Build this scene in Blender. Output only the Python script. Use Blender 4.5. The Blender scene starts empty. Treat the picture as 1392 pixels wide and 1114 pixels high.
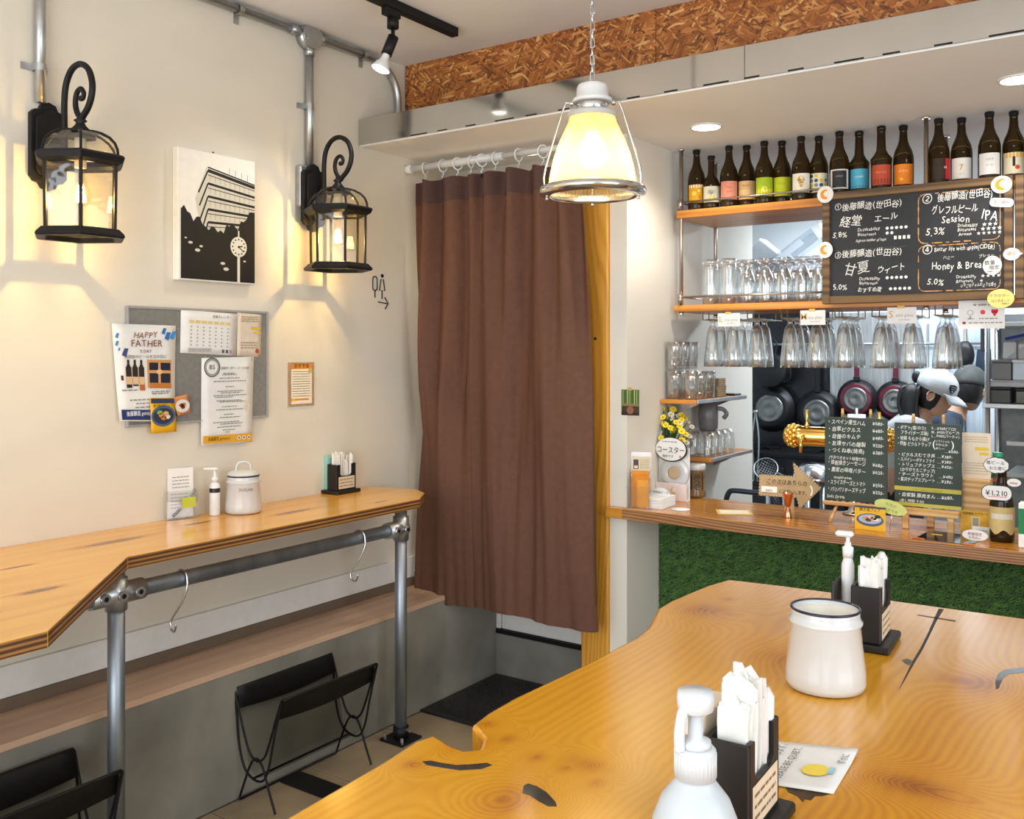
import bpy, bmesh, math, random
from mathutils import Vector, Matrix, noise
R = math.radians
PI = math.pi
random.seed(7)
sc = bpy.context.scene
col = sc.collection

# ------------------------------------------------------------------ camera
H = 1.55                      # eye height
YAW = R(34.9)
FPX = 1283.0                  # focal length in pixels of a 1392 wide frame
cam_d = bpy.data.cameras.new('camera')
cam = bpy.data.objects.new('camera', cam_d); col.objects.link(cam)
cam.location = (0, 0, H); cam.rotation_euler = (R(90), 0, YAW)
cam_d.sensor_width = 36; cam_d.lens = FPX/1392*36; cam_d.shift_y = -80/1392
cam_d.clip_start = 0.05
sc.camera = cam

# ------------------------------------------------------------------ world, exposure
sc.view_settings.view_transform = 'Standard'
sc.view_settings.look = 'None'
sc.view_settings.gamma = 1
sc.view_settings.use_curve_mapping = False
sc.view_settings.exposure = 0.62
w = bpy.data.worlds.new('world'); sc.world = w; w.use_nodes = True
w.node_tree.nodes['Background'].inputs[0].default_value = (0.80, 0.90, 1.0, 1)
w.node_tree.nodes['Background'].inputs[1].default_value = 1.0
sc.cycles.max_bounces = 9; sc.cycles.diffuse_bounces = 4; sc.cycles.glossy_bounces = 4
sc.cycles.transmission_bounces = 8; sc.cycles.transparent_max_bounces = 40
sc.cycles.sample_clamp_indirect = 4.0
sc.cycles.caustics_reflective = False; sc.cycles.caustics_refractive = False

def light(name, kind, loc, power, colour, rot=(0, 0, 0), size=None, size_y=None, radius=None, spot=None, blend=.5):
    d = bpy.data.lights.new(name, kind); o = bpy.data.objects.new(name, d); col.objects.link(o)
    o.location = loc; o.rotation_euler = rot; d.energy = power; d.color = colour
    if size: d.size = size
    if size_y: d.shape = 'RECTANGLE'; d.size_y = size_y
    if radius is not None: d.shadow_soft_size = radius
    if spot: d.spot_size = spot; d.spot_blend = blend
    return o
# daylight through the shop front behind the camera and the side window on the right
light('daylight_front', 'AREA', (-0.75, -1.95, 1.45), 78, (0.93, 0.965, 1.0), (R(90), 0, 0), 4.0, 2.3)
light('daylight_side', 'AREA', (2.35, 0.8, 1.6), 36, (0.95, 0.975, 1.0), (R(90), 0, R(90)), 2.6, 1.7)
# fluorescent strip over the kitchen aisle
light('kitchen_strip_light', 'AREA', (-0.9, 5.35, 2.37), 30, (0.80, 0.90, 1.0), (0, 0, 0), 1.6, 0.25)
light('kitchen_back_fill', 'AREA', (-1.3, 5.95, 2.38), 8, (0.80, 0.90, 1.0), (R(18), 0, 0), 1.8, 0.2)  # added fill without a fixture, brightens the kitchen back wall
WARM = (1.0, 0.72, 0.27)

# ------------------------------------------------------------------ rays: a pixel of the photograph to a point on a known plane
SN, CS = math.sin(YAW), math.cos(YAW)
def at(px, py, x=None, y=None, z=None):
    q = (px-696)/FPX; v = (477-py)/FPX
    dx, dy = -SN+CS*q, CS+SN*q
    if x is not None: d = x/dx
    elif y is not None: d = y/dy
    else: d = (z-H)/v
    return Vector((d*dx, d*dy, H+v*d))

# ------------------------------------------------------------------ materials
MATS = {}
def srgb(c):
    if isinstance(c, str):
        c = c.lstrip('#'); c = tuple(int(c[i:i+2], 16)/255 for i in (0, 2, 4))
        return tuple(x/12.92 if x <= .04045 else ((x+.055)/1.055)**2.4 for x in c)
    return c
def node(nt, t, **kw):
    n = nt.nodes.new(t)
    for k, v in kw.items(): setattr(n, k, v)
    return n
def newmat(name):
    m = bpy.data.materials.new(name); m.use_nodes = True
    nt = m.node_tree; b = nt.nodes['Principled BSDF']
    MATS[name] = m
    return m, nt, b
def mat(name, c, rough=.5, metal=0, var=.06, scale=30, bump=0, bscale=None, spec=.5, coat=0, trans=0, ior=1.45, emit=None, es=0, sheen=0, stretch=None):
    """plain surface with a little procedural mottling and fine relief"""
    if name in MATS: return MATS[name]
    m, nt, b = newmat(name); c = srgb(c)
    b.inputs['Roughness'].default_value = rough; b.inputs['Metallic'].default_value = metal
    b.inputs['Specular IOR Level'].default_value = spec; b.inputs['Coat Weight'].default_value = coat
    b.inputs['Transmission Weight'].default_value = trans; b.inputs['IOR'].default_value = ior
    b.inputs['Sheen Weight'].default_value = sheen
    tc = node(nt, 'ShaderNodeTexCoord'); src = tc.outputs['Object']
    if stretch:
        mp = node(nt, 'ShaderNodeMapping'); mp.inputs['Scale'].default_value = stretch
        nt.links.new(src, mp.inputs[0]); src = mp.outputs[0]
    nz = node(nt, 'ShaderNodeTexNoise'); nz.inputs['Scale'].default_value = scale; nz.inputs['Detail'].default_value = 3
    nt.links.new(src, nz.inputs['Vector'])
    rp = node(nt, 'ShaderNodeValToRGB')
    rp.color_ramp.elements[0].position = .3; rp.color_ramp.elements[1].position = .7
    rp.color_ramp.elements[0].color = tuple(max(0, x*(1-var)) for x in c)+(1,)
    rp.color_ramp.elements[1].color = tuple(min(1, x*(1+var)) for x in c)+(1,)
    nt.links.new(nz.outputs['Fac'], rp.inputs[0]); nt.links.new(rp.outputs[0], b.inputs['Base Color'])
    if bump:
        n2 = node(nt, 'ShaderNodeTexNoise'); n2.inputs['Scale'].default_value = bscale or scale*4; n2.inputs['Detail'].default_value = 2
        nt.links.new(src, n2.inputs['Vector'])
        bp = node(nt, 'ShaderNodeBump'); bp.inputs['Strength'].default_value = bump; bp.inputs['Distance'].default_value = .002
        nt.links.new(n2.outputs['Fac'], bp.inputs['Height']); nt.links.new(bp.outputs[0], b.inputs['Normal'])
    if emit:
        b.inputs['Emission Color'].default_value = tuple(srgb(emit))+(1,); b.inputs['Emission Strength'].default_value = es
    return m
def ink(c):
    """print on paper, chalk, stickers"""
    k = 'ink_'+c.lstrip('#')
    return MATS.get(k) or mat(k, c, .6, var=.03, scale=60)
def glassmat(name, tint, fmin, fmax, rough=.03, gcol=(1, 1, 1), power=None):
    """thin clear glass: see-through, mirror-bright towards its edges"""
    if name in MATS: return MATS[name]
    m, nt, b = newmat(name); nt.nodes.remove(b)
    out = nt.nodes['Material Output']
    tr = node(nt, 'ShaderNodeBsdfTransparent'); tr.inputs[0].default_value = tuple(tint)+(1,)
    gl = node(nt, 'ShaderNodeBsdfGlossy'); gl.inputs['Roughness'].default_value = rough; gl.inputs[0].default_value = tuple(gcol)+(1,)
    lw = node(nt, 'ShaderNodeLayerWeight'); lw.inputs[0].default_value = .35
    nz = node(nt, 'ShaderNodeTexNoise'); nz.inputs['Scale'].default_value = 14
    tc = node(nt, 'ShaderNodeTexCoord'); nt.links.new(tc.outputs['Object'], nz.inputs['Vector'])
    bp = node(nt, 'ShaderNodeBump'); bp.inputs['Strength'].default_value = .08; bp.inputs['Distance'].default_value = .01
    nt.links.new(nz.outputs['Fac'], bp.inputs['Height']); nt.links.new(bp.outputs[0], gl.inputs['Normal'])
    mr = node(nt, 'ShaderNodeMapRange'); mr.inputs['To Min'].default_value = fmin; mr.inputs['To Max'].default_value = fmax
    nt.links.new(lw.outputs['Facing'], mr.inputs['Value'])
    mx = node(nt, 'ShaderNodeMixShader'); nt.links.new(mr.outputs[0], mx.inputs[0])
    nt.links.new(tr.outputs[0], mx.inputs[1]); nt.links.new(gl.outputs[0], mx.inputs[2]); nt.links.new(mx.outputs[0], out.inputs[0])
    return m
def math_n(nt, op, a, b_=None, c_=None):
    n = node(nt, 'ShaderNodeMath', operation=op)
    for i, v in enumerate((a, b_, c_)):
        if v is None: continue
        if isinstance(v, (int, float)): n.inputs[i].default_value = v
        else: nt.links.new(v, n.inputs[i])
    return n.outputs[0]
def ramp(nt, fac, stops):
    rp = node(nt, 'ShaderNodeValToRGB'); e = rp.color_ramp.elements
    while len(e) < len(stops): e.new(.5)
    for k, (p, c) in enumerate(stops): e[k].position = p; e[k].color = tuple(srgb(c))+(1,)
    nt.links.new(fac, rp.inputs[0]); return rp.outputs[0]
def woodmat(name, stops, axis='Y', freq=40, rough=.3, coat=0, knots=(), warp=1.0, fine=.25, bump=.15, wscale=1.2, rot=None, bandw=.42, patch=.75, corew=.42, base=0):
    """plain sawn wood: bands along one axis, bent by noise and pushed aside round knots"""
    if name in MATS: return MATS[name]
    m, nt, b = newmat(name)
    tc = node(nt, 'ShaderNodeTexCoord'); src = tc.outputs['Object']
    if rot:
        rm = node(nt, 'ShaderNodeMapping'); rm.inputs['Rotation'].default_value = rot; nt.links.new(src, rm.inputs[0]); src = rm.outputs[0]
    st = {'X': (.12, 1, 1), 'Y': (1, .12, 1), 'Z': (1, 1, .12)}[axis]
    mp = node(nt, 'ShaderNodeMapping'); mp.inputs['Scale'].default_value = st; nt.links.new(src, mp.inputs[0])
    n1 = node(nt, 'ShaderNodeTexNoise'); n1.inputs['Scale'].default_value = 4*wscale; n1.inputs['Detail'].default_value = 2
    nt.links.new(mp.outputs[0], n1.inputs['Vector'])
    sp = node(nt, 'ShaderNodeSeparateXYZ'); nt.links.new(src, sp.inputs[0])
    across = {'X': sp.outputs['Y'], 'Y': sp.outputs['X'], 'Z': sp.outputs['X']}[axis]
    if axis == 'X' or axis == 'Z': across = math_n(nt, 'ADD', across, sp.outputs['Z'] if axis == 'X' else sp.outputs['Y'])
    ph = math_n(nt, 'ADD', across, math_n(nt, 'MULTIPLY', n1.outputs['Fac'], .22*warp))
    core = None
    for (kx, ky, rx, ry, amp) in knots:
        ux = math_n(nt, 'DIVIDE', math_n(nt, 'SUBTRACT', sp.outputs['X'], kx), rx)
        uy = math_n(nt, 'DIVIDE', math_n(nt, 'SUBTRACT', sp.outputs['Y'], ky), ry)
        dd = math_n(nt, 'ADD', math_n(nt, 'MULTIPLY', ux, ux), math_n(nt, 'MULTIPLY', uy, uy))
        g = math_n(nt, 'EXPONENT', math_n(nt, 'MULTIPLY', dd, -1.0))
        ph = math_n(nt, 'ADD', ph, math_n(nt, 'MULTIPLY', g, amp))
        g2 = math_n(nt, 'EXPONENT', math_n(nt, 'MULTIPLY', dd, -3.0))
        core = g2 if core is None else math_n(nt, 'MAXIMUM', core, g2)
    s = math_n(nt, 'SINE', math_n(nt, 'MULTIPLY', ph, freq*6.283))
    band = math_n(nt, 'MULTIPLY_ADD', s, .5, .5)
    n2 = node(nt, 'ShaderNodeTexNoise'); n2.inputs['Scale'].default_value = 90; n2.inputs['Detail'].default_value = 3
    nt.links.new(mp.outputs[0], n2.inputs['Vector'])
    n3 = node(nt, 'ShaderNodeTexNoise'); n3.inputs['Scale'].default_value = 5; n3.inputs['Detail'].default_value = 2
    nt.links.new(mp.outputs[0], n3.inputs['Vector'])
    f = math_n(nt, 'ADD', math_n(nt, 'MULTIPLY', band, bandw), math_n(nt, 'MULTIPLY', n2.outputs['Fac'], fine))
    if base: f = math_n(nt, 'ADD', f, base)
    f = math_n(nt, 'ADD', f, math_n(nt, 'MULTIPLY', math_n(nt, 'SUBTRACT', n3.outputs['Fac'], .5), patch))
    if core is not None: f = math_n(nt, 'ADD', f, math_n(nt, 'MULTIPLY', core, corew))
    nt.links.new(ramp(nt, f, stops), b.inputs['Base Color'])
    b.inputs['Roughness'].default_value = rough; b.inputs['Coat Weight'].default_value = coat; b.inputs['Coat Roughness'].default_value = .12
    bp = node(nt, 'ShaderNodeBump'); bp.inputs['Strength'].default_value = bump; bp.inputs['Distance'].default_value = .001
    nt.links.new(n2.outputs['Fac'], bp.inputs['Height']); nt.links.new(bp.outputs[0], b.inputs['Normal'])
    return m
def plymat(name, stops, scale=55):
    """the layered edge of plywood: stripes by height"""
    m, nt, b = newmat(name)
    tc = node(nt, 'ShaderNodeTexCoord'); sp = node(nt, 'ShaderNodeSeparateXYZ'); nt.links.new(tc.outputs['Object'], sp.inputs[0])
    nz = node(nt, 'ShaderNodeTexNoise'); nz.inputs['Scale'].default_value = 25
    mp = node(nt, 'ShaderNodeMapping'); mp.inputs['Scale'].default_value = (.4, .4, 6); nt.links.new(tc.outputs['Object'], mp.inputs[0]); nt.links.new(mp.outputs[0], nz.inputs['Vector'])
    s = math_n(nt, 'SINE', math_n(nt, 'MULTIPLY', sp.outputs['Z'], scale*6.283))
    f = math_n(nt, 'ADD', math_n(nt, 'MULTIPLY_ADD', s, .3, .35), math_n(nt, 'MULTIPLY', nz.outputs['Fac'], .3))
    nt.links.new(ramp(nt, f, stops), b.inputs['Base Color']); b.inputs['Roughness'].default_value = .5
    return m

# ------------------------------------------------------------------ mesh builder
class MB:
    def __init__(s): s.v = []; s.f = []; s.m = []; s.sm = []
    def add(s, vs, fs, mi=0, smooth=False, M=None):
        o = len(s.v)
        for p in vs:
            p = Vector(p); s.v.append(tuple(M @ p if M else p))
        for f in fs: s.f.append([o+i for i in f]); s.m.append(mi); s.sm.append(smooth)
        return s
    def box(s, x0, y0, z0, x1, y1, z1, mi=0, M=None):
        v = [(x0,y0,z0),(x1,y0,z0),(x1,y1,z0),(x0,y1,z0),(x0,y0,z1),(x1,y0,z1),(x1,y1,z1),(x0,y1,z1)]
        return s.add(v, [(0,3,2,1),(4,5,6,7),(0,1,5,4),(1,2,6,5),(2,3,7,6),(3,0,4,7)], mi, False, M)
    def rbox(s, x0, y0, z0, x1, y1, z1, r=.003, mi=0, M=None):
        """box with its twelve edges chamfered"""
        vs = []; idx = {}
        for i, x in enumerate((x0, x1)):
            for j, y in enumerate((y0, y1)):
                for k, z in enumerate((z0, z1)):
                    sx, sy, sz = (1-2*i)*r, (1-2*j)*r, (1-2*k)*r
                    for a, p in (('x', (x, y+sy, z+sz)), ('y', (x+sx, y, z+sz)), ('z', (x+sx, y+sy, z))):
                        idx[(a, i, j, k)] = len(vs); vs.append(p)
        fs = []
        for i in (0, 1):
            fs.append([idx[('x', i, j, k)] for j, k in ((0,0),(0,1),(1,1),(1,0))][::(1 if i == 0 else -1)])
            fs.append([idx[('y', a, i, k)] for a, k in ((0,0),(1,0),(1,1),(0,1))][::(1 if i == 0 else -1)])
            fs.append([idx[('z', a, b, i)] for a, b in ((0,0),(0,1),(1,1),(1,0))][::(1 if i == 0 else -1)])
        for i in (0, 1):
            for j in (0, 1):
                fs.append([idx[('x',i,j,0)], idx[('x',i,j,1)], idx[('y',i,j,1)], idx[('y',i,j,0)]][::(1 if i != j else -1)])
                fs.append([idx[('y',0,i,j)], idx[('y',1,i,j)], idx[('z',1,i,j)], idx[('z',0,i,j)]][::(1 if i != j else -1)])
                fs.append([idx[('x',i,0,j)], idx[('x',i,1,j)], idx[('z',i,1,j)], idx[('z',i,0,j)]][::(-1 if i != j else 1)])
                for k in (0, 1):
                    fs.append([idx[('x',i,j,k)], idx[('y',i,j,k)], idx[('z',i,j,k)]][::(1 if (i+j+k) % 2 == 0 else -1)])
        return s.add(vs, fs, mi, False, M)
    def lathe(s, prof, n=24, mi=0, M=None, smooth=True, cap0=True, cap1=True, a0=0, a1=2*PI, mis=None):
        full = abs(a1-a0-2*PI) < 1e-6; cols = n if full else n+1; vs = []
        for r, z in prof:
            for i in range(cols):
                a = a0+(a1-a0)*i/n; vs.append((r*math.cos(a), r*math.sin(a), z))
        for k in range(len(prof)-1):
            fs = [(k*cols+i, k*cols+(i+1) % cols, (k+1)*cols+(i+1) % cols, (k+1)*cols+i) for i in range(n)]
            if k == 0: s.add(vs, fs, mis[k] if mis else mi, smooth, M); base = len(s.v)-len(vs)
            else:
                for f in fs: s.f.append([base+q for q in f]); s.m.append(mis[k] if mis else mi); s.sm.append(smooth)
        if full:
            if cap0 and prof[0][0] > 1e-5: s.f.append([base+i for i in range(n)][::-1]); s.m.append(mis[0] if mis else mi); s.sm.append(False)
            if cap1 and prof[-1][0] > 1e-5: s.f.append([base+(len(prof)-1)*cols+i for i in range(n)]); s.m.append(mis[-1] if mis else mi); s.sm.append(False)
        return s
    def cyl(s, p0, p1, r0, r1=None, n=12, mi=0, smooth=True):
        p0, p1 = Vector(p0), Vector(p1); d = p1-p0
        M = Matrix.Translation(p0) @ d.to_track_quat('Z', 'Y').to_matrix().to_4x4()
        return s.lathe([(r0, 0), (r0 if r1 is None else r1, d.length)], n, mi, M, smooth)
    def sphere(s, c, r, n=14, mi=0, sq=(1, 1, 1)):
        k = max(6, n//2)
        prof = [(max(1e-6, math.sin(PI*i/k))*r, -math.cos(PI*i/k)*r) for i in range(k+1)]
        return s.lathe(prof, n, mi, Matrix.Translation(c) @ Matrix.Diagonal((*sq, 1)), True, False, False)
    def tube(s, pts, r, n=8, mi=0, closed=False, radii=None):
        pts = [Vector(p) for p in pts]; N = len(pts); vs = []
        up = None
        for i, p in enumerate(pts):
            if closed: t = pts[(i+1) % N]-pts[i-1]
            else: t = pts[min(i+1, N-1)]-pts[max(i-1, 0)]
            t.normalize()
            if up is None:
                up = Vector((0, 0, 1)) if abs(t.z) < .9 else Vector((1, 0, 0))
            a = t.cross(up)
            if a.length < 1e-5: a = t.orthogonal()
            a.normalize(); up = a.cross(t).normalized()
            rr = radii[i] if radii else r
            for k in range(n):
                g = 2*PI*k/n; vs.append(p+(a*math.cos(g)+up*math.sin(g))*rr)
        fs = []
        for i in range(N if closed else N-1):
            j = (i+1) % N
            for k in range(n): fs.append((i*n+k, j*n+k, j*n+(k+1) % n, i*n+(k+1) % n)[::-1])
        if not closed: fs.append(list(range(n))); fs.append([(N-1)*n+k for k in range(n)][::-1])
        return s.add(vs, fs, mi, True)
    def prism(s, poly, z0, z1, mi=0, side=None, M=None):
        """polygon in XY, extruded in Z"""
        n = len(poly)
        if sum(poly[i][0]*poly[(i+1) % n][1]-poly[(i+1) % n][0]*poly[i][1] for i in range(n)) < 0: poly = poly[::-1]
        vs = [(p[0], p[1], z0) for p in poly]+[(p[0], p[1], z1) for p in poly]
        o = len(s.f)
        s.add(vs, [list(range(n))[::-1], [n+i for i in range(n)]], mi, False, M)
        b = len(s.v)-2*n
        for i in range(n):
            j = (i+1) % n; s.f.append([b+i, b+j, b+n+j, b+n+i]); s.m.append(mi if side is None else side); s.sm.append(False)
        return s
    def plate(s, poly, y0, y1, mi=0, side=None, M=None):
        """outline in XZ, front face at y0 looking to -Y, back at y1"""
        T = Matrix(((1, 0, 0, 0), (0, 0, -1, 0), (0, 1, 0, 0), (0, 0, 0, 1)))
        return s.prism(poly, -y1, -y0, mi, side, (M @ T) if M else T)
    def mesh(s, name, mats):
        me = bpy.data.meshes.new(name); me.from_pydata(s.v, [], s.f)
        for m in (mats if isinstance(mats, (list, tuple)) else [mats]): me.materials.append(m)
        me.polygons.foreach_set('material_index', s.m); me.polygons.foreach_set('use_smooth', s.sm)
        me.update(); return me
    def build(s, name, mats, parent=None, loc=None, rot=None, bevel=0, **props):
        o = bpy.data.objects.new(name, s.mesh(name, mats)); col.objects.link(o)
        if parent: o.parent = parent
        if loc is not None: o.location = loc
        if rot is not None: o.rotation_euler = rot
        if bevel:
            bm = bmesh.new(); bm.from_mesh(o.data); bmesh.ops.remove_doubles(bm, verts=bm.verts, dist=1e-6)
            ed = [e for e in bm.edges if len(e.link_faces) == 2 and e.calc_face_angle(0) > .6]
            bmesh.ops.bevel(bm, geom=ed, offset=bevel, segments=2, profile=.5, affect='EDGES', clamp_overlap=True)
            bm.to_mesh(o.data); bm.free()
        for k, v in props.items(): o[k] = v
        return o
def tag(o, label, cat, group=None, kind=None):
    o['label'] = label; o['category'] = cat
    if group: o['group'] = group
    if kind: o['kind'] = kind
    return o
def thing(name, label, cat, loc=(0, 0, 0), rz=0, group=None, rot=None):
    o = bpy.data.objects.new(name, None); col.objects.link(o); o.empty_display_size = .05
    o.location = loc; o.rotation_euler = rot or (0, 0, rz)
    return tag(o, label, cat, group)
def struct(mb, name, mats, parent=None, **kw):
    o = mb.build(name, mats, parent, **kw)
    if parent is None: o['kind'] = 'structure'
    return o
def dup(root, loc, label, rz=None, group=None, scale=None):
    r = root.copy(); col.objects.link(r); r.location = loc; r['label'] = label
    if rz is not None: r.rotation_euler = (0, 0, rz)
    if group: r['group'] = group
    if scale: r.scale = scale
    for ch in list(root.children):
        c = ch.copy(); col.objects.link(c); c.parent = r
        for g in list(ch.children):
            d = g.copy(); col.objects.link(d); d.parent = c
    return r
ORD = ['first', 'second', 'third', 'fourth', 'fifth', 'sixth', 'seventh', 'eighth', 'ninth', 'tenth', 'eleventh', 'twelfth', 'thirteenth', 'fourteenth', 'fifteenth', 'sixteenth']
def circ(cx, cz, r, n=24, rz=None): return [(cx+r*math.cos(2*PI*i/n), cz+(rz or r)*math.sin(2*PI*i/n)) for i in range(n)]
def rrect(x0, z0, x1, z1, r, n=4):
    out = []
    for (cx, cz, a) in ((x1-r, z0+r, -90), (x1-r, z1-r, 0), (x0+r, z1-r, 90), (x0+r, z0+r, 180)):
        for k in range(n+1):
            g = R(a+90*k/n); out.append((cx+r*math.cos(g), cz+r*math.sin(g)))
    return out
def smooth_path(pts, k=6):
    """Catmull-Rom through the points"""
    P = [Vector(p) for p in pts]; P = [P[0]*2-P[1]]+P+[P[-1]*2-P[-2]]; out = []
    for i in range(1, len(P)-2):
        a, b, c, d = P[i-1:i+3]
        for j in range(k):
            t = j/k; out.append(.5*((2*b)+(c-a)*t+(2*a-5*b+4*c-d)*t*t+(3*b-a-3*c+d)*t**3))
    out.append(P[-2]); return out

# ------------------------------------------------------------------ lettering: every character's outline once, then laid out by hand
GLY = {}
_fc = bpy.data.curves.new('glyph', 'FONT'); _fo = bpy.data.objects.new('glyph', _fc); col.objects.link(_fo); _fc.resolution_u = 2; _fc.offset = .004
def glyph(ch):
    if ch in GLY: return GLY[ch]
    _fc.body = ch
    dg = bpy.context.evaluated_depsgraph_get(); dg.update()
    me = bpy.data.meshes.new_from_object(_fo.evaluated_get(dg))
    vs = [(v.co.x, v.co.y) for v in me.vertices]; fs = [list(p.vertices) for p in me.polygons]
    if vs:
        x0, x1 = min(v[0] for v in vs), max(v[0] for v in vs)
        adv = 1.0 if ord(ch) > 0x2fff else x1+.07
        if ch in 'il.,1:': adv = x1+.09
    else: adv = .3 if ord(ch) < 0x2fff else 1.0
    bpy.data.meshes.remove(me); GLY[ch] = (vs, fs, adv); return GLY[ch]
class Print:
    """flat print on a panel whose front looks to -Y: rectangles, discs, outlines, lettering"""
    def __init__(s, y=-.0006): s.mb = MB(); s.mats = []; s.y = y; s.done = []
    def mark(s):
        """what follows is a piece of its own"""
        if s.mb.f: s.done.append((s.mb, s.mats))
        s.mb = MB(); s.mats = []; return s
    def mi(s, c):
        m = ink(c) if isinstance(c, str) else c
        if m not in s.mats: s.mats.append(m)
        return s.mats.index(m)
    def poly(s, pts, c, lift=0):
        n = len(pts)
        if sum(pts[i][0]*pts[(i+1) % n][1]-pts[(i+1) % n][0]*pts[i][1] for i in range(n)) < 0: pts = pts[::-1]
        s.mb.add([(p[0], s.y-lift, p[1]) for p in pts], [list(range(n))], s.mi(c)); return s
    def rect(s, x0, z0, x1, z1, c, lift=0): return s.poly([(x0, z0), (x1, z0), (x1, z1), (x0, z1)], c, lift)
    def disc(s, x, z, r, c, lift=0, rz=None, n=20): return s.poly(circ(x, z, r, n, rz), c, lift)
    def ring(s, x, z, r, t, c, lift=0, rz=None, n=24, a0=0, a1=360):
        rz = rz or r
        for i in range(n):
            g, h = R(a0+(a1-a0)*i/n), R(a0+(a1-a0)*(i+1)/n)
            s.poly([(x+r*math.cos(g), z+rz*math.sin(g)), (x+r*math.cos(h), z+rz*math.sin(h)), (x+(r-t)*math.cos(h), z+(rz-t)*math.sin(h)), (x+(r-t)*math.cos(g), z+(rz-t)*math.sin(g))], c, lift)
        return s
    def line(s, pts, t, c, lift=0):
        for (a, b) in zip(pts[:-1], pts[1:]):
            dx, dz = b[0]-a[0], b[1]-a[1]; L = math.hypot(dx, dz) or 1; nx, nz = -dz/L*t/2, dx/L*t/2
            s.poly([(a[0]+nx, a[1]+nz), (b[0]+nx, b[1]+nz), (b[0]-nx, b[1]-nz), (a[0]-nx, a[1]-nz)], c, lift)
        return s
    def text(s, txt, x, z, size, c, align='l', jit=0, wd=1.0, rot=0, lift=.0003, maxw=None):
        adv = sum(glyph(ch)[2] for ch in txt)*size*wd
        if maxw and adv > maxw: wd *= maxw/adv; adv = maxw
        px = 0 if align == 'l' else (-adv/2 if align == 'c' else -adv)
        mi = s.mi(c); cr, sr = math.cos(rot), math.sin(rot)
        for ch in txt:
            vs, fs, a = glyph(ch); g = random.uniform(-1, 1)*jit*.25; dz = random.uniform(-1, 1)*jit*.12*size
            out = []
            for (u, v) in vs:
                v -= .35; uu = u*math.cos(g)-v*math.sin(g); vv = u*math.sin(g)+v*math.cos(g)+.35
                X, Z = px+(uu+vv*(.10 if jit > .3 else 0))*size*wd, vv*size+dz
                out.append((x+X*cr-Z*sr, s.y-lift, z+X*sr+Z*cr))
            s.mb.add(out, [f[::-1] for f in fs] if False else fs, mi); px += a*size*wd
        return s
    def greek(s, x0, x1, z, h, c, seed=0):
        """a line of print too small to read: a broken dash"""
        rg = random.Random(seed); x = x0
        while x < x1:
            L = rg.uniform(.6, 2.4)*h*2; s.rect(x, z, min(x+L, x1), z+h, c); x += L+h*.8
        return s
    def build(s, parent, name='print', bend=None, **kw):
        """bend = (radius, axis angle): wraps x round a cylinder"""
        if bend:
            r, a = bend
            s.mb.v = [((r-(v[1]))*math.cos(a+v[0]/r), (r-(v[1]))*math.sin(a+v[0]/r), v[2]) for v in s.mb.v]
        for m_, t_ in s.done: m_.build(name, t_, parent, **kw)
        return s.mb.build(name, s.mats, parent, **kw)
# ------------------------------------------------------------------ shared materials
WALLP = mat('wall_paper', (.70, .655, .56), .85, var=.03, scale=6, bump=.25, bscale=160, stretch=(1, .5, 1))
CEIL = mat('ceiling_paint', (.88, .87, .85), .9, var=.02, scale=3)
KWALL = mat('kitchen_paint', (.80, .84, .86), .7, var=.03, scale=4)
CONC = mat('grey_mortar', (.215, .208, .175), .75, var=.28, scale=3.5, bump=.25, bscale=60)
LEDGE = woodmat('ledge_board', [(.1, 'b8937a'), (.5, 'ccaf94'), (.9, 'd9c0a6')], 'Y', 14, .45, warp=1.2, bump=.08, bandw=.2, patch=.5, base=.15)
WHITEP = mat('white_paint', (.78, .77, .74), .5, var=.03)
GREYP = mat('grey_paint', (.50, .51, .51), .6, var=.05, scale=8)
GALV = mat('galvanised_steel', (.47, .49, .50), .36, .9, var=.12, scale=18, bump=.05)
GALVD = mat('scaffold_tube', (.30, .34, .38), .42, .85, var=.2, scale=14, bump=.06, stretch=(1, 1, .3))
MIRROR = mat('bright_steel_sheet', (.60, .60, .59), .10, 1.0, var=.05, scale=3)
CHROME = mat('chrome', (.75, .75, .76), .15, 1.0, var=.03)
STEEL = mat('kitchen_steel', (.50, .52, .53), .28, .95, var=.12, scale=5)
BLACKM = mat('black_metal', (.008, .008, .009), .48, .0, var=.2, spec=.28, bump=.05)
BLACKP = mat('black_plastic', (.014, .014, .015), .35, var=.2)
BLACKW = mat('black_stained_wood', (.011, .010, .010), .45, var=.3, bump=.15, stretch=(1, 1, .2))
WHITE = mat('white_enamel', (.58, .60, .61), .12, var=.02, coat=.5)
WPLAST = mat('white_plastic', (.72, .74, .75), .35, var=.02)
PAPER = mat('paper', (.76, .76, .75), .7, var=.03, scale=40)
TISSUE = mat('tissue_paper', (.76, .76, .74), .8, var=.04, scale=30, bump=.2)
CREAM = mat('cream_card', (.70, .60, .47), .7, var=.04)
POST = woodmat('cedar_post', [(.10, 'a8691f'), (.40, 'd29736'), (.70, 'e0aa4c'), (.95, 'e8b85e')], 'Z', 40, .4, warp=1.6, bump=.1, wscale=1.0, bandw=.2, base=.2)
COUNTER = woodmat('counter_wood', [(.1, '8a5418'), (.45, 'c0802c'), (.75, 'd69b3e'), (.95, 'dfa951')], 'X', 22, .22, coat=.35, warp=1.5, bandw=.25, base=.12)
COUNTERE = woodmat('counter_edge', [(.1, '54331c'), (.45, '95663c'), (.75, 'b28253'), (.95, 'c99b69')], 'X', 120, .4, warp=.5)
SHELFW = woodmat('shelf_wood', [(.1, 'a05f1c'), (.5, 'd18a36'), (.9, 'e0a352')], 'X', 20, .35, warp=1.0)
FRAMEW = woodmat('board_frame_wood', [(.1, '3f2c17'), (.5, '6f5330'), (.9, '8f7146')], 'X', 24, .55, warp=1.2)
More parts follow.
